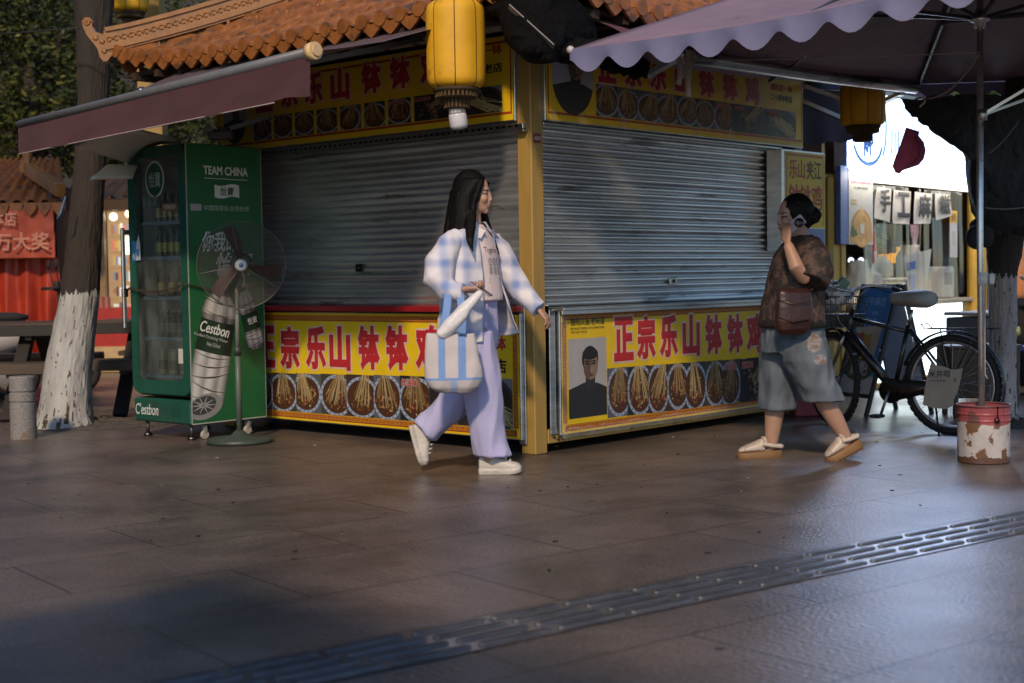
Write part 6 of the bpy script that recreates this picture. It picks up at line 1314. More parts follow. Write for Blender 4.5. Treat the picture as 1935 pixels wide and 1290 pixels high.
# two electric bikes parked behind the picnic table
def moped(label, c, rz, shell):
    o = thing('electric_scooter', label, 'scooter', c, rz, 'scooters behind the picnic table'); dk_ = (.025, .025, .027)
    for x in (-.55, .55):
        q = MB(); q.tube([(x + .20 * math.cos(a), 0, .22 + .20 * math.sin(a)) for a in [k * math.pi / 14 for k in range(28)]], .045, (.02, .02, .02), 8, closed=True); q.lathe([(.02, -.04), (.15, -.03), (.15, .03), (.02, .04)], (.25, .25, .26), 16, c=(x, 0, .22), R=Matrix.Rotation(rad(90), 3, 'X')); q.build('wheel', MATTE(), o)
    q = MB(); q.loft([[V((x, w * math.cos(a), zc + h * math.sin(a))) for a in [k * math.pi / 8 for k in range(16)]] for x, w, zc, h in ((-.80, .05, .62, .05), (-.65, .13, .60, .14), (-.35, .15, .56, .18), (-.05, .13, .48, .18), (.05, .12, .32, .07), (.30, .12, .32, .06), (.40, .14, .55, .20), (.48, .10, .80, .12), (.46, .05, .95, .04))], shell); q.build('body', GLOSS(), o)
    q = MB(); q.loft([[V((x, w * math.cos(a), .76 + h * math.sin(a))) for a in [k * math.pi / 6 for k in range(12)]] for x, w, h in ((-.70, .06, .02), (-.60, .13, .045), (-.30, .14, .05), (-.05, .08, .04), (.0, .03, .02))], dk_); q.build('saddle', MATTE(), o)
    q = MB(); q.tube([(.55, 0, .25), (.42, 0, .98)], .03, dk_, 8); q.tube([(.30, -.34, 1.02), (.40, -.18, 1.02), (.43, 0, .98), (.40, .18, 1.02), (.30, .34, 1.02)], .016, dk_, 8); q.build('handlebar', MATTE(), o)
    for s_ in (-1, 1):
        q = MB(); q.tube([(.40, s_ * .2, 1.02), (.36, s_ * .27, 1.22)], .007, dk_, 6); q.sphere((.36, s_ * .28, 1.25), (.02, .06, .05), dk_, 10, 7); q.build('mirror', MATTE(), o)
    q = MB(); q.sphere((.50, 0, .90), (.06, .08, .07), (.5, .5, .52), 12, 8); q.build('headlight', GLOSS(), o)
    q = MB(); q.bbox((.42, 0, 1.04), (.10, .22, .10), (.03, .03, .03), .02); q.build('dashboard', MATTE(), o)
moped('pale electric scooter with black handlebars in front of the red tarpaulin', V((-4.75, 13.6, 0)), rad(25), (.45, .36, .20)); moped('white electric scooter half hidden under the picnic table at far left', V((-5.15, 13.0, 0)), rad(200), (.55, .50, .52))

# ------------------------------------------------------------------ trees and building behind
rnd = random.Random(31)
def tree(label, base, h, crowns, n, cols, r0=.16, size=.05):
    o = thing('tree', label, 'tree', base, 0, 'dark trees behind the stalls'); q = MB()
    q.tube([(0, 0, -.05), (.05, 0, h * .35), (-.06, .05, h * .7), (.05, 0, h)], [r0 * 1.3, r0, r0 * .85, r0 * .5], (.035, .027, .022), 14)
    for dx, dy, dz, r_ in crowns: q.tube([(0, 0, h * .55), (dx * .5, dy * .5, (h * .55 + dz) / 2 + .2), (dx, dy, dz)], [r0 * .5, r0 * .35, .02], (.035, .027, .022), 8)
    q.build('trunk', bark_m, o); q = MB()
    for dx, dy, dz, r_ in crowns: leaves(q, (dx, dy, dz), r_, int(n * 4.5 * r_ * r_), size, cols, rnd)
    q.build('crown', leaf_m, o)
gA = [(.036, .050, .010), (.058, .072, .016), (.02, .03, .007), (.09, .092, .018)]
tree('broad dark tree filling the top left corner behind the leaning trunk', V((at(70, 500, 19).x, 19.0, 0)), 4.4, [(-.6, .2, 4.0, .95), (.5, -.2, 3.5, .9), (-.1, .3, 3.0, .8), (.4, .2, 4.6, .95), (-1.3, .1, 3.3, .9), (-.9, 0, 4.9, .9), (.9, .3, 2.75, .7)], 900, gA)
tree('slim tree beyond the roof corner, left of the kiosk', V((at(215, 500, 21).x, 21.0, 0)), 4.6, [(0, 0, 3.2, .9), (.5, .2, 4.1, 1.0), (-.5, 0, 4.8, 1.0), (.2, 0, 2.6, .6), (.9, 0, 3.2, .7)], 800, gA)
tree('dark tree with a forked trunk at the far left edge', V((at(35, 500, 23).x, 23.0, 0)), 5.0, [(-.8, 0, 3.4, 1.1), (.5, .2, 4.2, 1.1), (-1.4, 0, 4.8, 1.2), (.3, 0, 5.4, 1.2), (-2.2, 0, 3.0, 1.0)], 700, gA, .2)
tree('tree with thin foliage behind the trinket stall', V((at(330, 500, 24).x, 24.0, 0)), 5.0, [(0, 0, 4.2, 1.2), (-.9, 0, 3.4, 1.0), (.9, 0, 3.4, 1.0), (.2, 0, 5.3, 1.2)], 600, gA)
tree('leafy tree beyond the right edge behind the shade net', V((at(1960, 500, 19).x, 19.0, 0)), 4.6, [(0, 0, 3.0, 1.0), (-.7, .2, 3.9, 1.1), (.7, 0, 4.4, 1.2)], 700, [(.04, .10, .02), (.07, .14, .03), (.03, .06, .015)])
bd = mat('dark rendered wall', .8, col=(.045, .042, .045), var=.3, vs=.3)
for lab_, c, s_ in (('unseen dark block added along the left side to darken the light there', (-15, 9, 4.5), (8, 16, 9)), ('long dark building block closing the plaza behind the stalls', (-8, 34, 4.5), (40, 6, 9)), ('dark building block behind the sweet shop', (19, 33, 4.5), (12, 6, 9))):  # left block is unseen, added to cut sky light and reflections there
    o = thing('building', lab_, 'building', V((c[0], c[1], 0))); q = MB(); q.bbox((0, 0, s_[2] / 2), s_, (.05, .05, .05), .05); q.build('wall', bd, o); n = int(s_[0] / 2.5)
    for k in range(n):
        for r_ in range(2):
            if s_[1] > s_[0]: continue
            q = MB(); q.bbox((0, 0, 0), (1.2, .06, 1.6), (.02, .022, .03)); q.bbox((0, -.02, -.84), (1.3, .12, .08), (.06, .055, .055)); q.build('window', GLOSS(), o).location = (-s_[0] / 2 + (k + .5) * s_[0] / n, -s_[1] / 2 - .02, 2.2 + r_ * 3.2)
    q = MB(); q.bbox((0, -.1, s_[2] + .15), (s_[0] + .3, s_[1] + .3, .3), (.06, .055, .055), .03); q.build('parapet', bd, o)
# ------------------------------------------------------------------ people
def ering(c, a, b_, ra, rb, n=22, pw=1.0): return [c + a * (ra * math.copysign(abs(math.cos(t)) ** pw, math.cos(t))) + b_ * (rb * math.copysign(abs(math.sin(t)) ** pw, math.sin(t))) for t in [2 * math.pi * k / n for k in range(n)]]
def remesh(mb, name, voxel, m, parent, origin, smooth=2, colr=None, disp=None, label=None):
    """grow the collected closed shapes into one continuous skin"""
    me = mb.mesh('tmp'); o = bpy.data.objects.new('tmp', me); COL.objects.link(o)
    md = o.modifiers.new('r', 'REMESH'); md.mode = 'VOXEL'; md.voxel_size = voxel
    dg = bpy.context.evaluated_depsgraph_get(); dg.update(); new = bpy.data.meshes.new_from_object(o.evaluated_get(dg))
    bpy.data.objects.remove(o); bpy.data.meshes.remove(me)
    b_ = bmesh.new(); b_.from_mesh(new)
    for _ in range(smooth): bmesh.ops.smooth_vert(b_, verts=b_.verts, factor=.5, use_axis_x=True, use_axis_y=True, use_axis_z=True)
    if disp:
        b_.normal_update(); mv = [(v, v.co + v.normal * disp(v.co, v.normal)) for v in b_.verts]
        for v, c in mv: v.co = c
    b_.normal_update(); cols = []
    for v in b_.verts: cols.extend((*(colr(v.co, v.normal) if colr else (.5, .5, .5)), 1.0))
    for v in b_.verts: v.co -= V(origin)
    b_.to_mesh(new); b_.free(); new.name = name
    for at_ in list(new.color_attributes): new.color_attributes.remove(at_)
    ca = new.color_attributes.new('Col', 'FLOAT_COLOR', 'POINT'); ca.data.foreach_set('color', cols)
    new.polygons.foreach_set('use_smooth', [True] * len(new.polygons)); new.materials.clear(); new.materials.append(m)
    o = bpy.data.objects.new(name, new); COL.objects.link(o)
    if parent: o.parent = parent
    else: o.location = origin
    if label: o['label'] = label
    return o
UP = V((0, 0, 1))
def Rax(f):
    f = f.normalized(); s_ = UP.cross(f).normalized(); u = f.cross(s_); return Matrix((f, s_, u)).transposed()
def head(mb, c, R, k):
    E = lambda p, r: mb.sphere(c + R @ (V(p) * k), V(r) * k, (.5, .5, .5), 20, 14, R)
    E((-.012, 0, .025), (.095, .074, .098)); E((.022, 0, -.03), (.070, .060, .085)); E((.045, 0, -.078), (.040, .042, .033)); E((.070, 0, -.100), (.019, .02, .016))
    E((.078, 0, .026), (.010, .046, .012)); E((.090, 0, -.056), (.013, .021, .0065)); E((.088, 0, -.069), (.012, .018, .0075))
    for s_ in (-1, 1): E((.060, s_ * .034, -.028), (.028, .025, .028)); E((.073, s_ * .031, .000), (.011, .015, .010)); E((-.005, s_ * .075, -.010), (.018, .008, .031)); E((.094, s_ * .011, -.036), (.010, .008, .008))
    mb.tube([c + R @ (V((.086, 0, .014)) * k), c + R @ (V((.095, 0, -.012)) * k), c + R @ (V((.100, 0, -.030)) * k)], [.007 * k, .008 * k, .010 * k], (.5, .5, .5), 10)
    mb.sphere(c + R @ (V((.098, 0, -.031)) * k), .0105 * k, (.5, .5, .5), 10, 8)
def face_col(c, R, k, skin, lip):
    Ri = R.transposed()
    def fn(co, nn):
        p = (Ri @ (co - c)) / k
        if p.x > .04 and abs(p.z) < .2:
            for s_ in (-1, 1):
                e = p - V((.078, s_ * .031, .001))
                if abs(e.y) < .017 and abs(e.z) < .0045 and p.x > .05: return (.035, .022, .018)
                if abs(e.y) < .018 and abs(p.z - .024 + abs(e.y) * .15) < .0030 and p.x > .06: return (.03, .02, .017)
            if abs(p.y) < .021 and -.078 < p.z < -.05 and p.x > .078: return lip
            if abs(p.z + .044) < .004 and abs(p.y) < .016 and p.x > .08: return tuple(x * .6 for x in skin)
        return skin
    return fn
def hand(mb, wrist, d, nrm, side, curl=.5, size=1.0, thumb=.8, spread=.05):
    """palm with four unequal fingers and a thumb leaving its side; d to the knuckles, nrm out of the palm, side = thumb side"""
    d = d.normalized(); w = d.cross(nrm).normalized() * side; nrm = nrm.normalized(); k = size
    mb.loft([ering(wrist + d * (t * k), w, nrm, a * k, b_ * k, 14, .8) for t, a, b_ in ((-.03, .022, .017), (.0, .025, .017), (.03, .036, .016), (.06, .040, .014), (.082, .038, .011), (.088, .03, .006))], (.5, .5, .5))
    for i, (ln, off) in enumerate(((.066, .029), (.076, .0105), (.070, -.008), (.054, -.026))):
        b0 = wrist + d * (.078 - .006 * (i == 3)) * k + w * off * k; a = spread * (1.5 - i); dd = (d + w * a).normalized(); pts = [b0]; ang = 0
        for seg, c_ in ((.45, curl), (.32, curl * 1.1), (.23, curl * .7)): ang += c_ * (.9 + .12 * i); q_ = dd * math.cos(ang) + nrm * math.sin(ang); pts.append(pts[-1] + q_ * (ln * seg * k))
        mb.tube(pts, [.0088 * k, .0082 * k, .0074 * k, .0060 * k], (.5, .5, .5), 9)
    t0 = wrist + d * .025 * k + w * .026 * k; t1 = t0 + (d * .55 + w * .75 + nrm * .35).normalized() * .034 * k; t2 = t1 + (d * .85 + w * .15 + nrm * thumb).normalized() * .030 * k; t3 = t2 + (d * .9 - w * .15 + nrm * thumb).normalized() * .024 * k
    mb.tube([t0, t1, t2, t3], [.014 * k, .0115 * k, .0095 * k, .0075 * k], (.5, .5, .5), 9)
def limb(mb, pts, rs, n=16): mb.tube(pts, rs, (.5, .5, .5), n)
def shoe(mb, heel, d, n_, L, sole_h, w0, top):
    """sole and upper lofted from heel to toe"""
    d = d.normalized(); w = d.cross(n_).normalized(); n_ = w.cross(d)
    def ring(t, hw, z0, z1, p=.75): c = heel + d * (t * L) + n_ * ((z0 + z1) / 2); return ering(c, w, n_, hw, (z1 - z0) / 2, 20, p)
    mb.loft([ring(t, hw * w0, 0 + lift, sole_h + lift, .45) for t, hw, lift in ((-.02, .55, .003), (.02, .85, 0), (.25, .88, 0), (.5, .9, 0), (.72, 1.08, .0), (.88, 1.0, .004), (.97, .72, .010), (1.0, .4, .014))], (.5, .5, .5))
    mb.loft([ring(t, hw * w0, sole_h * .6, sole_h + h * top) for t, hw, h in ((-.01, .45, .75), (.03, .75, .98), (.15, .82, 1.0), (.30, .84, .98), (.42, .84, .86), (.58, .92, .66), (.75, .98, .50), (.90, .85, .40), (.97, .6, .25))], (.5, .5, .5))
def fold(amp, s1, seed, dirn=V((0, 0, 1)), stretch=3.0):
    """cloth creases: ridged noise stretched along dirn"""
    dirn = dirn.normalized()
    def fn(co, nn):
        p = co + dirn * co.dot(dirn) * (1 / stretch - 1) if stretch > 1 else co
        a = 1 - abs(noise.noise(p * s1 + V((seed, 0, 0)))) * 2; b_ = noise.noise(p * s1 * .45 + V((0, seed, 0)))
        return amp * (a * .55 + b_ * .9 + .25 * noise.noise(p * s1 * 2.6))
    return fn

# ---- girl walking to the right
GY = 7.80
def P(px, py, d=0.0): return at(px, py, GY + d)
GO = V((P(925, 880).x, GY, 0)); girl = thing('person', 'young woman with long black hair in pale blue checked shirt and lavender trousers, walking right', 'person', GO)
gF = V((.883, -.469, 0)); gS = V((.469, .883, 0)); hR = Rax(V((.975, -.215, -.06))); hC = P(897, 366, 0); hK = .93
skin_g = (.46, .27, .195)
b = MB(); head(b, hC, hR, hK)
limb(b, [hC + hR @ V((-.02, 0, -.05)), P(893, 418), P(890, 440)], [.050, .048, .062])
b.loft([ering(P(x, y), gS, gF, a, c) for x, y, a, c in ((890, 428, .07, .05), (892, 444, .14, .07), (896, 475, .15, .085), (902, 530, .13, .085), (905, 580, .125, .08), (903, 640, .11, .075))], (.5, .5, .5))
limb(b, [P(864, 450, -.15), P(836, 526, -.23), P(874, 547, -.31)], [.042, .036, .023]); limb(b, [P(936, 452, .14), P(972, 528, .17), P(1018, 583, .11)], [.042, .036, .023])
limb(b, [P(899, 620, -.08), P(915, 742, -.09), P(924, 872, -.07)], [.068, .055, .036]); limb(b, [P(896, 620, .08), P(874, 742, .08), P(806, 806, .10)], [.068, .055, .036])
hand(b, P(877, 547, -.315), P(905, 547, -.33) - P(877, 547, -.31), V((.10, .35, .93)), -1, .75, .92, .6)
hand(b, P(1019, 584, .11), P(1033, 600, .10) - P(1016, 580, .11), V((-.55, .3, -.6)), 1, .45, .88)
fc = face_col(hC, hR, hK, skin_g, (.36, .19, .155))
remesh(b, 'body', .0050, SKIN(), girl, GO, 2, fc)
# hair
h = MB(); Hp = lambda f, s_, u: hC + hR @ (V((f, s_, u)) * hK)
h.sphere(Hp(-.030, 0, .034), V((.106, .087, .110)) * hK, (0, 0, 0), 24, 16, hR)
h.loft([ering(P(x, y), gS * .98 + gF * .0, gF, a, c, 24) for x, y, a, c in ((884, 340, .060, .06), (876, 362, .085, .072), (868, 392, .090, .060), (862, 420, .098, .046), (857, 442, .098, .036), (853, 462, .085, .024), (850, 480, .06, .012))], (0, 0, 0))
h.tube([Hp(.055, -.058, .075), Hp(.045, -.076, .02), Hp(.022, -.082, -.05), P(893, 412, -.09), P(889, 440, -.115), P(893, 462, -.125)], [.024, .022, .026, .030, .026, .006], (0, 0, 0), 12, flat=.6)
h.tube([Hp(.055, .058, .075), Hp(.045, .076, .02), Hp(.03, .08, -.06), P(918, 420, .085), P(930, 450, .075), P(944, 482, .05)], [.030, .028, .034, .036, .030, .006], (0, 0, 0), 12, flat=.6)
h.sphere(Hp(-.012, -.062, -.005), V((.062, .034, .085)) * hK, (0, 0, 0), 16, 12, hR); h.sphere(Hp(-.012, .062, -.005), V((.062, .034, .085)) * hK, (0, 0, 0), 16, 12, hR)
h.loft([ering(P(x, y, d), gF * .97 + gS * .0, gS, a, c, 22) for x, y, d, a, c in ((887, 338, -.045, .078, .035), (876, 365, -.070, .064, .040), (870, 400, -.085, .062, .038), (868, 430, -.10, .070, .032), (872, 452, -.125, .055, .024), (882, 474, -.14, .022, .010))], (0, 0, 0))
h.tube([P(891, 400, -.10), P(889, 430, -.17), P(888, 453, -.225), P(894, 477, -.25)], [.030, .030, .022, .005], (0, 0, 0), 12, flat=.7)
h.tube([P(880, 400, -.06), P(872, 430, -.09), P(868, 455, -.11)], [.03, .03, .008], (0, 0, 0), 10)
strand = lambda co, nn: .0016 * noise.noise(V((co.x * 60, co.y * 60, co.z * 3))) + .0012 * noise.noise(V((co.x * 150, co.y * 150, co.z * 8)))
remesh(h, 'hair', .0058, HAIR(), girl, GO, 3, None, strand)
wi = MB(); rnd = random.Random(17)
for k in range(34):
    x0, y0, d0 = rnd.uniform(852, 886), rnd.uniform(436, 456), rnd.uniform(-.145, -.105); a = P(x0, y0, d0); l_ = rnd.uniform(.04, .09)
    wi.tube([a + V((0, .03, .05)), a, a + V((rnd.uniform(-.02, .012), rnd.uniform(-.02, .01), -l_ * .6)), a + V((rnd.uniform(-.035, .02), rnd.uniform(-.03, .01), -l_))], [.004, .0035, .0025, .0008], (.006, .005, .005), 5)
for k in range(8): a = Hp(rnd.uniform(-.09, .03), rnd.uniform(-.06, .03), .128); wi.tube([a, a + V((rnd.uniform(-.03, .02), 0, .012)), a + V((rnd.uniform(-.06, .02), rnd.uniform(-.02, .02), rnd.uniform(-.01, .016)))], [.0016, .0013, .0006], (.006, .005, .005), 4)
wi.build('hair_wisps', HAIR(), girl, None).location = -GO
# shirts and trousers
tee_m = mat('pink white cotton', .85, col=(.78, .65, .66), var=.06, vs=5, bump=.2, bs=200)
t = MB(); t.loft([ering(P(x, y), gS, gF, a, c, 26) for x, y, a, c in ((893, 424, .066, .056), (894, 434, .10, .07), (896, 448, .145, .085), (900, 478, .155, .105), (905, 525, .155, .108), (908, 560, .16, .112), (908, 568, .16, .112))], (.5, .5, .5))
tee = remesh(t, 'undershirt', .006, tee_m, girl, GO, 2, None, fold(.005, 7, 3))
c_ = MB()
for s_ in (-1, 1):
    p0 = P(906, 432) + gF * .035 + gS * s_ * .012; p1 = P(893, 418) + gS * s_ * .064; c_.poly([p0, p1, p1 + V((0, 0, -.045)) + gS * s_ * .012 + gF * .02, p0 + gF * .035 + gS * s_ * .035 + V((0, 0, -.035))] [::s_], (.6, .52, .52))
c_.build('collar', mat('white collar', .8, col=(.60, .53, .54), var=.05), girl).location = -GO
pr = MB(); ctr = P(905, 500) + gF * .098 - gS * .004; pr.T = Matrix(((gS.x * -1, -gF.x, 0, 0), (gS.y * -1, -gF.y, 0, 0), (0, 0, 1, 0), (0, 0, 0, 1))); pr.T = Matrix.Translation(ctr) @ Matrix(((-gS.x, -gF.x, 0, 0), (-gS.y, -gF.y, 0, 0), (0, 0, 1, 0), (0, 0, 0, 1))).to_4x4()
pr.T = Matrix.Translation(ctr) @ Matrix(((gS.x, -gF.x, 0), (gS.y, -gF.y, 0), (0, 0, 1))).to_4x4()
INK = (.16, .12, .15)
pr.text('Together', -.075, .055, .06, .095, 0, INK, .0, shear=.1)
for k in range(3):
    pr.ell(-.04 + k * .04, .015, .017, .022, 0, (.34, .28, .31), 12); pr.ell(-.04 + k * .04, .013, .013, .017, -.001, (.52, .44, .46), 12); pr.flat([(-.052 + k * .04, -.012), (-.028 + k * .04, -.012), (-.026 + k * .04, -.05), (-.054 + k * .04, -.05)], 0, (.40, .34, .37))
for k in range(2): pr.rect(-.06, -.082 - k * .016, .055, -.075 - k * .016, 0, (.36, .3, .34))
from mathutils.bvhtree import BVHTree
bv = BVHTree.FromPolygons([v.co + GO for v in tee.data.vertices], [tuple(p.vertices) for p in tee.data.polygons])
for i_, v_ in enumerate(pr.v):
    ht_ = bv.ray_cast(v_ + gF * .3, -gF)[0]
    if ht_ is not None: pr.v[i_] = ht_ + gF * .0025
pr.build('shirt_print', PRINT(), tee).location = -GO
def plaid():
    m = mat('pale blue check cotton', .85, col=(.74, .71, .76), var=.05, vs=5, bump=.6, bs=16, ani=(1, .8, .5), sheen=.2); N, L, bb = nodes_of(m)
    tc = N['Texture Coordinate']; last = None
    for axis, ph in ((0, .0), (2, .03)):
        sx = N.new('ShaderNodeSeparateXYZ'); L.new(tc.outputs['Object'], sx.inputs[0])
        ns = N.new('ShaderNodeTexNoise'); ns.inputs['Scale'].default_value = 4; L.new(tc.outputs['Object'], ns.inputs['Vector'])
        ad = N.new('ShaderNodeMath'); ad.operation = 'MULTIPLY_ADD'; L.new(ns.outputs['Fac'], ad.inputs[0]); ad.inputs[1].default_value = .07; L.new(sx.outputs[axis], ad.inputs[2])
        md = N.new('ShaderNodeMath'); md.operation = 'PINGPONG'; md.inputs[1].default_value = .062; L.new(ad.outputs[0], md.inputs[0])
        mr = N.new('ShaderNodeMapRange'); mr.inputs['From Min'].default_value = .022; mr.inputs['From Max'].default_value = .058; mr.interpolation_type = 'SMOOTHSTEP'; L.new(md.outputs[0], mr.inputs['Value'])
        ms = N.new('ShaderNodeMath'); ms.operation = 'MULTIPLY'; L.new(mr.outputs[0], ms.inputs[0]); ms.inputs[1].default_value = .50
        if last is None: last = ms.outputs[0]
        else:
            a2 = N.new('ShaderNodeMath'); a2.operation = 'ADD'; L.new(last, a2.inputs[0]); L.new(ms.outputs[0], a2.inputs[1]); last = a2.outputs[0]
    old = bb.inputs['Base Color'].links[0].from_socket; mx = N.new('ShaderNodeMix'); mx.data_type = 'RGBA'; L.new(last, mx.inputs['Factor']); L.new(old, mx.inputs['A']); mx.inputs['B'].default_value = (.20, .29, .56, 1); L.new(mx.outputs['Result'], bb.inputs['Base Color']); return m
pm = plaid()
j = MB(); rows = [(889, 420, .085, .070, 22), (888, 432, .13, .085, 24), (888, 446, .195, .105, 27), (888, 480, .205, .135, 30), (891, 530, .215, .15, 32), (896, 580, .235, .155, 36), (898, 612, .245, .16, 40), (899, 632, .25, .165, 42)]
def jf(u, v):
    x = v * (len(rows) - 1); i = min(int(x), len(rows) - 2); f = x - i; A_ = [lerp(p, q, f) for p, q in zip(rows[i], rows[i + 1])]
    th = lerp(rad(A_[4]), rad(360 - A_[4] * .9), u); drop = (6 * math.sin(u * 9) if v > .8 else 0) + (8 if u > .8 and v > .9 else 0)
    c = P(A_[0], A_[1] + drop); p = c + gF * (A_[3] * math.cos(th)) + gS * (A_[2] * math.sin(th)); w = .016 * v * math.sin(th * 5 + v * 3) + .016 * fbm((th * 1.6, v * 3, 2), 1)
    fl = max(0, 1 - u / .22) * max(0, (v - .5) / .5); p = p + gF * (.035 * fl) + gS * (.02 * fl)
    return p + (p - c).normalized() * w - GO
j.grid(jf, 90, 50, (.6, .6, .66)); jo = j.build('checked_shirt', pm, girl); sd = jo.modifiers.new('thick', 'SOLIDIFY'); sd.thickness = .005
for pts, rs, sdv in (([P(866, 446, -.13), P(848, 462, -.18), P(832, 495, -.22), P(829, 528, -.25), P(846, 549, -.28), P(874, 550, -.31)], [.050, .064, .076, .082, .060, .040], 2), ([P(930, 448, .12), P(946, 470, .15), P(963, 510, .17), P(988, 552, .15), P(1018, 582, .11)], [.048, .060, .066, .062, .042], 7)):
    s_ = MB(); limb(s_, pts, rs, 24); s_.tube([pts[-1] - (pts[-1] - pts[-2]).normalized() * .028, pts[-1] + (pts[-1] - pts[-2]).normalized() * .006], [rs[-1] + .006] * 2, (.5, .5, .5), 20)
    remesh(s_, 'sleeve', .0065, pm, girl, GO, 2, None, fold(.013, 11, sdv, (pts[-1] - pts[0]) + V((.12, 0, .05)), 3.2))
s_ = MB()
for sg in (-1, 1):
    p0 = P(905, 436) + gF * .07 + gS * sg * .05; p1 = P(880, 414) + gS * sg * .07 - gF * .03; s_.poly([p0, p1, p1 + V((0, 0, -.05)) + gS * sg * .03 - gF * .012, p0 + gS * sg * .055 + V((0, 0, -.045))][::sg], (.6, .6, .66))
s_.build('collar', pm, jo).location = -GO
tr_m = mat('lavender trousers', .82, col=(.46, .45, .72), var=.10, vs=4, bump=.7, bs=13, ani=(1, 1, .32), sheen=.15)
q = MB(); q.loft([ering(P(x, y), gS, gF, a, c, 26) for x, y, a, c in ((900, 555, .140, .100), (898, 600, .160, .112), (896, 640, .168, .118), (896, 655, .155, .11))], (.5, .5, .5))
q.loft([ering(P(x, y, d), gS, gF, a, c, 26) for x, y, d, a, c in ((899, 625, -.075, .09, .105), (904, 670, -.085, .098, .104), (910, 715, -.095, .10, .102), (917, 760, -.095, .10, .10), (921, 800, -.085, .10, .097), (926, 835, -.075, .10, .098), (932, 860, -.07, .10, .105))], (.5, .5, .5))
lL = [(895, 625, .08, .10), (886, 680, .08, .098), (876, 728, .08, .095), (852, 765, .085, .088), (822, 795, .09, .078), (805, 812, .095, .080)]; limb(q, [P(x, y, d) for x, y, d, r_ in lL], [r_ for *_, r_ in lL], 24)
tz = remesh(q, 'trousers', .007, tr_m, girl, GO, 2, None, fold(.019, 10, 5, V((.12, 0, 1)), 3.4))
shw = mat('white sneaker leather', .5, var=.10, vs=14, bump=.1, bs=60)
def scol(o0, n_, hs):
    def f(co, nn):
        z = (co - o0).dot(n_); return (.40, .37, .34) if abs(z - hs * .55) < .003 or abs(z - hs * .8) < .0025 else (.56, .52, .48)
    return f
for nm, heel, d, up_ in (('sneaker', P(907, 897, -.06), V((1, -.16, .02)), V((-.02, 0, 1))), ('sneaker', P(772, 806, .10), V((.24, -.05, -.97)), V((.97, .02, .24)))):
    s_ = MB(); dn = d.normalized(); nn_ = (up_ - dn * up_.dot(dn)).normalized(); shoe(s_, heel, d, nn_, .232, .034, .043, .080)
    so = remesh(s_, nm, .0045, shw, girl, GO, 2, scol(heel, nn_, .034), lambda co, n2: .0012 * noise.noise(co * 60))
    la = MB(); wv_ = dn.cross(nn_)
    for k in range(4): c0 = heel + dn * (.105 + k * .022) + nn_ * (.034 + .083 - k * .012); la.tube([c0 - wv_ * .026 - nn_ * .008, c0 + nn_ * .004, c0 + wv_ * .026 - nn_ * .008], .0042, (.62, .58, .55), 6)
    la.build('laces', CLOTH(), so).location = -GO
# what she carries
ph = thing('phone', 'smartphone held in the right hand of the girl in the checked shirt', 'phone', P(908, 546, -.335)); q = MB(); RP = Rax(V((.75, -.25, -.52))); q.bbox((0, 0, 0), (.135, .068, .009), (.42, .30, .34), .003, RP); q.build('case', GLOSS(), ph)
q = MB(); q.bbox(RP @ V((0, 0, .0055)), (.128, .062, .002), (.03, .025, .04), .0005, RP); q.build('screen', GLOSS(), ph)
bl_m = mat('tote canvas', .75, var=.12, vs=7, bump=.12, bs=240)
tb = thing('tote_bag', 'white tote bag with blue straps hanging from the forearm of the walking girl', 'bag', P(856, 690, -.36)); TBO = V(tb.location)
q = MB(); q.loft([ering(P(x, y, -.36), V((1, .12, 0)), V((-.12, 1, 0)), a, c, 28, .7) for x, y, a, c in ((852, 630, .125, .028), (853, 660, .135, .05), (856, 695, .147, .062), (857, 716, .148, .066), (858, 730, .125, .060), (859, 740, .08, .04))], (.5, .5, .5))
BLU = (.17, .30, .60)
def tcol(co, nn):
    x = co.x - TBO.x; z = (P(856, 716, -.36) - co).z
    if abs(z + .006) < .006: return BLU
    return BLU if (-.075 < x < -.035 or .030 < x < .070) and z < 0 else ((.54, .49, .50) if z < 0 else ((.30, .38, .6) if -.01 < x < .025 else (.50, .46, .48)))
remesh(q, 'bag_body', .006, bl_m, tb, TBO, 2, tcol, fold(.013, 8, 4, V((0, 0, 1)), 2.0))
for (xa, ya, da), (xb, yb, db) in (((848, 540, -.30), (835, 632, -.395)), ((868, 548, -.31), (873, 632, -.395))):
    q = MB(); a0, b0 = P(xa, ya, da), P(xb, yb, db); q.grid(lambda u, v: a0.lerp(b0, v) + V(((u - .5) * .042, .004 * math.sin(u * 3.1), 0)) + V((.008 * math.sin(v * 3.1), -.035 * math.sin(v * 3.1), 0)) - TBO, 4, 16, BLU); q.build('strap', bl_m, tb).modifiers.new('t', 'SOLIDIFY').thickness = .004
pb = MB(); pb.tube([P(908, 552, -.36), P(896, 566, -.37), P(872, 592, -.385), P(850, 614, -.39), P(834, 632, -.385), P(828, 638, -.38)], [.010, .020, .034, .038, .034, .012], (.5, .5, .5), 18)
o = remesh(pb, 'plastic_bag', .005, mat('milky plastic bag', .4, col=(.72, .70, .72), var=.1, bump=.35, bs=40), None, P(870, 595, -.38), 1, None, fold(.010, 14, 2, V((-.6, 0, -.5)), 2.5)); tag(o, 'slim white plastic bag dangling from the hand of the walking girl', 'bag')

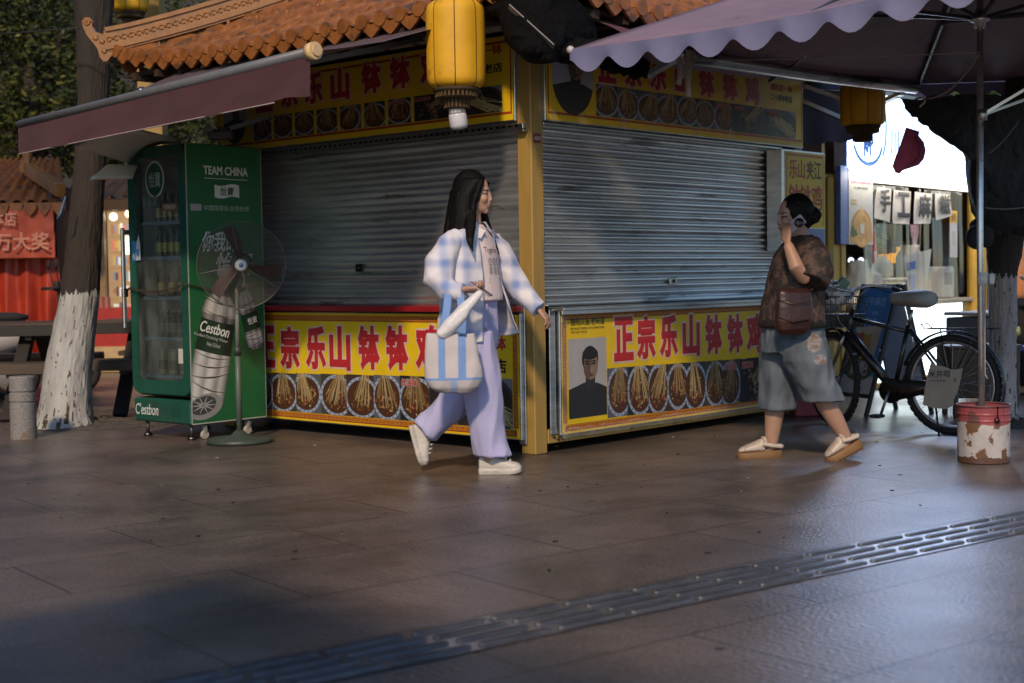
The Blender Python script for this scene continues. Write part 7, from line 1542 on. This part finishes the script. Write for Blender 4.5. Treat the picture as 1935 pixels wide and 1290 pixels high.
# ---- woman on the phone walking left
WY = 8.18
def Q(px, py, d=0.0): return at(px, py, WY + d)
WO = V((Q(1500, 860).x, WY, 0)); wom = thing('person', 'woman in dark patterned blouse and denim culottes walking left with a phone at her ear', 'person', WO)
wF = V((-.96, -.28, 0)); wS = V((.28, -.96, 0)); wR = Rax(V((-.965, -.24, -.08))); wC = Q(1499, 408, -.0); wK = .97; skin_w = (.40, .235, .165)
b = MB(); head(b, wC, wR, wK); limb(b, [wC + wR @ V((-.02, 0, -.05)), Q(1510, 450), Q(1514, 470)], [.056, .056, .07])
b.loft([ering(Q(x, y), wS, wF, a, c) for x, y, a, c in ((1513, 455, .09, .06), (1512, 475, .16, .09), (1508, 520, .17, .12), (1503, 580, .18, .14), (1500, 640, .18, .14))], (.5, .5, .5))
limb(b, [Q(1530, 478, -.17), Q(1516, 524, -.28), Q(1505, 505, -.285), Q(1489, 462, -.24)], [.052, .045, .043, .028])
limb(b, [Q(1497, 478, .17), Q(1488, 545, .2), Q(1482, 605, .18)], [.05, .04, .027])
hand(b, Q(1488, 456, -.235), Q(1484, 420, -.17) - Q(1488, 456, -.235), V((.75, .62, .1)), 1, .42, .92, .5); hand(b, Q(1482, 607, .18), V((-.1, 0, -1)), V((.3, -.9, 0)), 1, .4, .9)
limb(b, [Q(1520, 660, -.09), Q(1548, 735, -.09), Q(1562, 765, -.09), Q(1580, 795, -.085), Q(1600, 830, -.08)], [.085, .058, .056, .050, .034]); limb(b, [Q(1600, 826, -.08), Q(1592, 846, -.085), Q(1584, 852, -.085)], [.034, .034, .028])
limb(b, [Q(1478, 660, .09), Q(1464, 745, .08), Q(1463, 785, .08), Q(1459, 820, .08), Q(1456, 848, .08)], [.085, .058, .055, .044, .034]); limb(b, [Q(1457, 848, .08), Q(1440, 854, .08), Q(1415, 858, .07)], [.034, .030, .026])
remesh(b, 'body', .0052, SKIN(), wom, WO, 2, face_col(wC, wR, wK, skin_w, (.30, .14, .11)))
h = MB(); Hq = lambda f, s_, u: wC + wR @ (V((f, s_, u)) * wK)
h.sphere(Hq(-.028, 0, .032), V((.104, .084, .102)) * wK, (0, 0, 0), 24, 16, wR); h.sphere(Hq(-.060, 0, -.03), V((.06, .068, .06)) * wK, (0, 0, 0), 18, 12, wR); h.sphere(Hq(-.01, -.055, .01), V((.05, .03, .06)) * wK, (0, 0, 0), 14, 10, wR); h.sphere(Hq(-.01, .055, .01), V((.05, .03, .06)) * wK, (0, 0, 0), 14, 10, wR)
bc_ = Q(1536, 406, .0); 
for k in range(7): a = k * .9; h.sphere(bc_ + V((.022 * math.cos(a), .02 * math.sin(a * 1.3), .026 * math.sin(a))), .030, (0, 0, 0), 12, 8)
h.tube([Hq(-.10, 0, .0), bc_], [.03, .03], (0, 0, 0), 10)
remesh(h, 'hair', .0058, HAIR(), wom, WO, 2, None, lambda co, nn: .003 * noise.noise(V((co.x * 40, co.y * 90, co.z * 90))))
bl2 = mat('dark floral blouse', .8, col=(.020, .015, .014), var=.4, vs=16, bump=.2, bs=150, dirt=((.085, .050, .042), .50, 15)); nb, lb_, bb_ = nodes_of(bl2)
q = MB(); q.loft([ering(Q(x, y), wS, wF, a, c, 28) for x, y, a, c in ((1514, 446, .085, .066), (1513, 458, .135, .085), (1510, 480, .185, .115), (1505, 520, .20, .145), (1500, 565, .215, .160), (1497, 600, .232, .170), (1496, 613, .235, .172))], (.5, .5, .5))
limb(q, [Q(1526, 468, -.13), Q(1537, 488, -.19), Q(1541, 512, -.23), Q(1534, 533, -.26)], [.085, .098, .100, .092], 24); limb(q, [Q(1505, 468, .13), Q(1500, 500, .19), Q(1495, 530, .20)], [.085, .095, .09], 24)
remesh(q, 'blouse', .0068, bl2, wom, WO, 2, None, fold(.011, 11, 9, V((0, 0, 1)), 1.8))
q = MB(); q.loft([ering(Q(1496, y), wS, wF, a, c, 28) for y, a, c in ((603, .238, .174), (608, .242, .178), (613, .243, .178), (618, .236, .172))], (.012, .010, .010)); q.build('hem_band', mat('black ribbed band', .85, col=(.010, .009, .010), var=.3), wom).location = -WO
den = mat('washed denim', .85, var=.30, vs=9, bump=.8, bs=15, ani=(1, 1, .4))
q = MB(); q.loft([ering(Q(x, y), wS, wF, a, c, 26) for x, y, a, c in ((1498, 598, .19, .15), (1498, 630, .21, .165), (1498, 665, .20, .165))], (.5, .5, .5))
q.loft([ering(Q(x, y, d), wS, wF, a, c, 26) for x, y, d, a, c in ((1512, 640, -.09, .125, .145), (1522, 680, -.10, .13, .140), (1537, 715, -.105, .12, .122), (1550, 742, -.10, .116, .118), (1556, 757, -.10, .118, .12))], (.5, .5, .5))
q.loft([ering(Q(x, y, d), wS, wF, a, c, 26) for x, y, d, a, c in ((1482, 640, .09, .125, .135), (1475, 690, .09, .118, .115), (1470, 735, .08, .108, .104), (1469, 772, .08, .110, .104))], (.5, .5, .5))
def dcol(co, nn):
    k = noise.fractal(co * 6, 1, 2, 3); c = V((.105, .130, .165)) * (1 + .5 * k)
    for (x, y, rx, rz) in ((1541, 648, .045, .055), (1552, 680, .04, .03)):
        e = co - Q(x, y, -.24); w = (e.x / rx) ** 2 + (e.z / rz) ** 2
        if w < 1 and nn.y < .1:
            s_ = noise.noise(V((co.x * 18, 0, co.z * 130)))
            return (.30, .30, .32) if s_ > .0 else (.24, .17, .15)
    return tuple(c)
remesh(q, 'culottes', .007, den, wom, WO, 2, dcol, fold(.017, 10, 6, V((.25, 0, 1)), 3.0))
clog_s = mat('brown clog sole', .6, col=(.22, .115, .045), var=.15, bump=.1, bs=40); clog_u = mat('cream clog upper', .45, var=.08, vs=12)
for heel, d, up_ in ((Q(1476, 868, .08), V((-1, -.12, 0)), V((0, 0, 1))), (Q(1630, 846, -.075), V((-.83, -.14, -.40)), V((-.42, 0, .9)))):
    d = d.normalized(); up_ = (up_ - d * up_.dot(d)).normalized(); w = d.cross(up_).normalized(); L = .262 if abs(d.z) < .1 else .225
    s_ = MB(); rr_ = lambda t, hw, z0, z1, p=.5: ering(heel + d * (t * L) + up_ * ((z0 + z1) / 2), w, up_, hw, (z1 - z0) / 2, 22, p)
    s_.loft([rr_(t, hw, z0, z1) for t, hw, z0, z1 in ((0, .022, .006, .062), (.03, .034, .0, .062), (.3, .038, .0, .058), (.6, .044, .0, .055), (.82, .046, .002, .052), (.95, .034, .008, .050), (1.0, .018, .014, .048))], (.5, .5, .5))
    for k in range(11): s_.bar(heel + d * (.05 + k * .085) * L - w * .036 - up_ * .0005, heel + d * (.05 + k * .085) * L + w * .036 - up_ * .0005, .010, .006, (.2, .1, .04))
    so = s_.build('clog_sole', clog_s, wom); so.location = -WO
    u_ = MB(); u_.loft([rr_(t, hw, .050, z1, .8) for t, hw, z1 in ((.40, .040, .128), (.50, .043, .122), (.62, .044, .108), (.78, .044, .092), (.90, .036, .078), (.97, .020, .062))], (.5, .5, .5)); u_.tube([heel + d * (.46 * L) + up_ * .10 - w * .046, heel + d * (.25 * L) + up_ * .088 - w * .045, heel + d * (.03 * L) + up_ * .080 - w * .03, heel - d * .006 + up_ * .078, heel + d * (.03 * L) + up_ * .080 + w * .03, heel + d * (.25 * L) + up_ * .088 + w * .045, heel + d * (.46 * L) + up_ * .10 + w * .046], .013, (.5, .5, .5), 10)
    def ucol(co, nn, heel=heel, d=d, up_=up_, w=w, L=L):
        t = (co - heel).dot(d) / L; y_ = (co - heel).dot(w)
        if .52 < t < .88 and (co - heel).dot(up_) > .06:
            if ((t * 26) % 1 - .5) ** 2 + ((y_ * 95) % 1 - .5) ** 2 < .07: return (.16, .10, .07)
        return (.56, .47, .40)
    uo = remesh(u_, 'clog_upper', .0040, clog_u, wom, WO, 2, ucol)
    bk_ = MB(); c0 = heel + d * (.40 * L) + up_ * .118; bk_.tube([c0 - w * .047 - up_ * .03, c0 - w * .02 + up_ * .012, c0 + w * .02 + up_ * .012, c0 + w * .047 - up_ * .03], .010, (.56, .47, .40), 8); bk_.bbox(c0 - w * .036 - up_ * .004, (.024, .012, .024), (.42, .36, .30), .003); bk_.build('strap_buckle', clog_u, uo).location = -WO
# her phone and bag
ph = thing('phone', 'smartphone in a pale case with round black grip at the cheek of the walking woman', 'phone', Q(1502, 424, -.125)); RP = Matrix((V((.80, .10, .58)).normalized(), V((-.58, .10, .80)).normalized(), V((.80, .10, .58)).normalized().cross(V((-.58, .10, .80)).normalized()))).transposed()
q = MB(); q.bbox((0, 0, 0), (.126, .060, .010), (.36, .27, .27), .004, RP); q.build('case', GLOSS(), ph); q = MB(); c0 = V((.022, -.010, .010)); q.lathe([(.025, -.004), (.027, .004), (.021, .010), (.001, .012)], (.012, .012, .013), 24, c=c0, R=RP if (RP @ V((0, 0, 1))).y < 0 else RP @ Matrix.Rotation(math.pi, 3, 'X')); q.build('grip', GLOSS(), ph)
hb = thing('handbag', 'dark red leather crossbody bag resting on the hip of the woman with the phone', 'bag', Q(1500, 590, -.27)); HO = V(hb.location)
q = MB(); q.loft([ering(Q(x, y, -.27), V((.97, .25, 0)), V((-.25, .97, 0)), a, c, 26, .78) for x, y, a, c in ((1500, 545, .085, .02), (1500, 552, .098, .036), (1500, 580, .108, .048), (1500, 606, .112, .052), (1499, 622, .100, .046), (1498, 632, .07, .026))], (.5, .5, .5))
lea = mat('red brown leather', .38, col=(.036, .011, .009), var=.3, vs=9, bump=.25, bs=50); remesh(q, 'bag_body', .005, lea, hb, HO, 2, None, fold(.004, 9, 3))
q = MB(); q.tube([Q(1470, 566, -.325) - HO, Q(1500, 575, -.335) - HO, Q(1531, 570, -.31) - HO], .0028, (.16, .13, .10), 6); q.tube([Q(1472, 600, -.325) - HO, Q(1500, 610, -.34) - HO, Q(1529, 604, -.31) - HO], .003, (.05, .012, .012), 6); q.build('zip', METAL(), hb)
q = MB(); sp_ = [Q(1532, 548, -.27), Q(1548, 535, -.10), Q(1545, 500, .06), Q(1520, 462, .12), Q(1492, 470, .10), Q(1462, 505, .0), Q(1455, 530, -.10), Q(1468, 548, -.26)]; q.tube([p - HO for p in sp_], .007, (.07, .016, .014), 8, flat=.4); q.build('strap', lea, hb)

# ---- passer-by mostly hidden by the right tree
def T_(px, py, d=0.0): return at(px, py, 12.0 + d)
TO_ = V((T_(1952, 700).x, 12.0, 0)); per = thing('person', 'passer-by in orange top half hidden behind the right tree', 'person', TO_); b = MB(); pF, pS = V((-.9, -.44, 0)), V((.44, -.9, 0)); pR = Rax(pF); pC = TO_ + V((0, 0, 1.50)); head(b, pC, pR, .93)
Zp = lambda x, y, z: TO_ + pF * x + pS * y + V((0, 0, z))
limb(b, [pC - V((0, 0, .06)), Zp(-.02, 0, 1.36), Zp(-.02, 0, 1.28)], [.05, .05, .07]); b.loft([ering(Zp(-.02, 0, z), pS, pF, a, c) for z, a, c in ((1.32, .10, .06), (1.27, .17, .09), (1.05, .15, .10), (.85, .16, .11), (.78, .13, .09))], (.5, .5, .5))
for s_ in (-1, 1):
    limb(b, [Zp(0, s_ * .17, 1.26), Zp(.02, s_ * .22, 1.0), Zp(.20, s_ * .18, .98)], [.045, .038, .025]); hand(b, Zp(.20, s_ * .18, .98), pF, UP, s_, .4, .9); limb(b, [Zp(0, s_ * .09, .85), Zp(.03, s_ * .1, .46), Zp(-.02, s_ * .1, .05)], [.08, .055, .038]); limb(b, [Zp(-.03, s_ * .1, .04), Zp(.12, s_ * .1, .03)], [.04, .03])
remesh(b, 'body', .007, SKIN(), per, TO_, 2, face_col(pC, pR, .93, (.42, .25, .18), (.3, .12, .1)))
q = MB(); q.loft([ering(Zp(-.02, 0, z), pS, pF, a, c) for z, a, c in ((1.33, .09, .06), (1.28, .19, .11), (1.05, .18, .13), (.82, .185, .135))], (.5, .5, .5))
for s_ in (-1, 1): limb(q, [Zp(0, s_ * .16, 1.25), Zp(.01, s_ * .215, 1.08)], [.07, .065])
remesh(q, 'top', .008, mat('orange cotton', .8, col=(.55, .17, .03), var=.1, bump=.2, bs=150), per, TO_, 2, None, fold(.008, 7, 2))
q = MB(); q.loft([ering(Zp(-.01, 0, z), pS, pF, a, c) for z, a, c in ((.86, .165, .12), (.76, .18, .13))], (.5, .5, .5))
for s_ in (-1, 1): limb(q, [Zp(0, s_ * .09, .82), Zp(.03, s_ * .1, .46), Zp(-.02, s_ * .1, .08)], [.095, .075, .06])
remesh(q, 'trousers', .008, mat('black trousers', .85, col=(.015, .015, .018), var=.2), per, TO_, 2, None, fold(.008, 7, 4))
h = MB(); h.sphere(pC + pR @ V((-.026, 0, .03)), V((.1, .08, .1)) , (0, 0, 0), 20, 14, pR); remesh(h, 'hair', .007, HAIR(), per, TO_, 1)
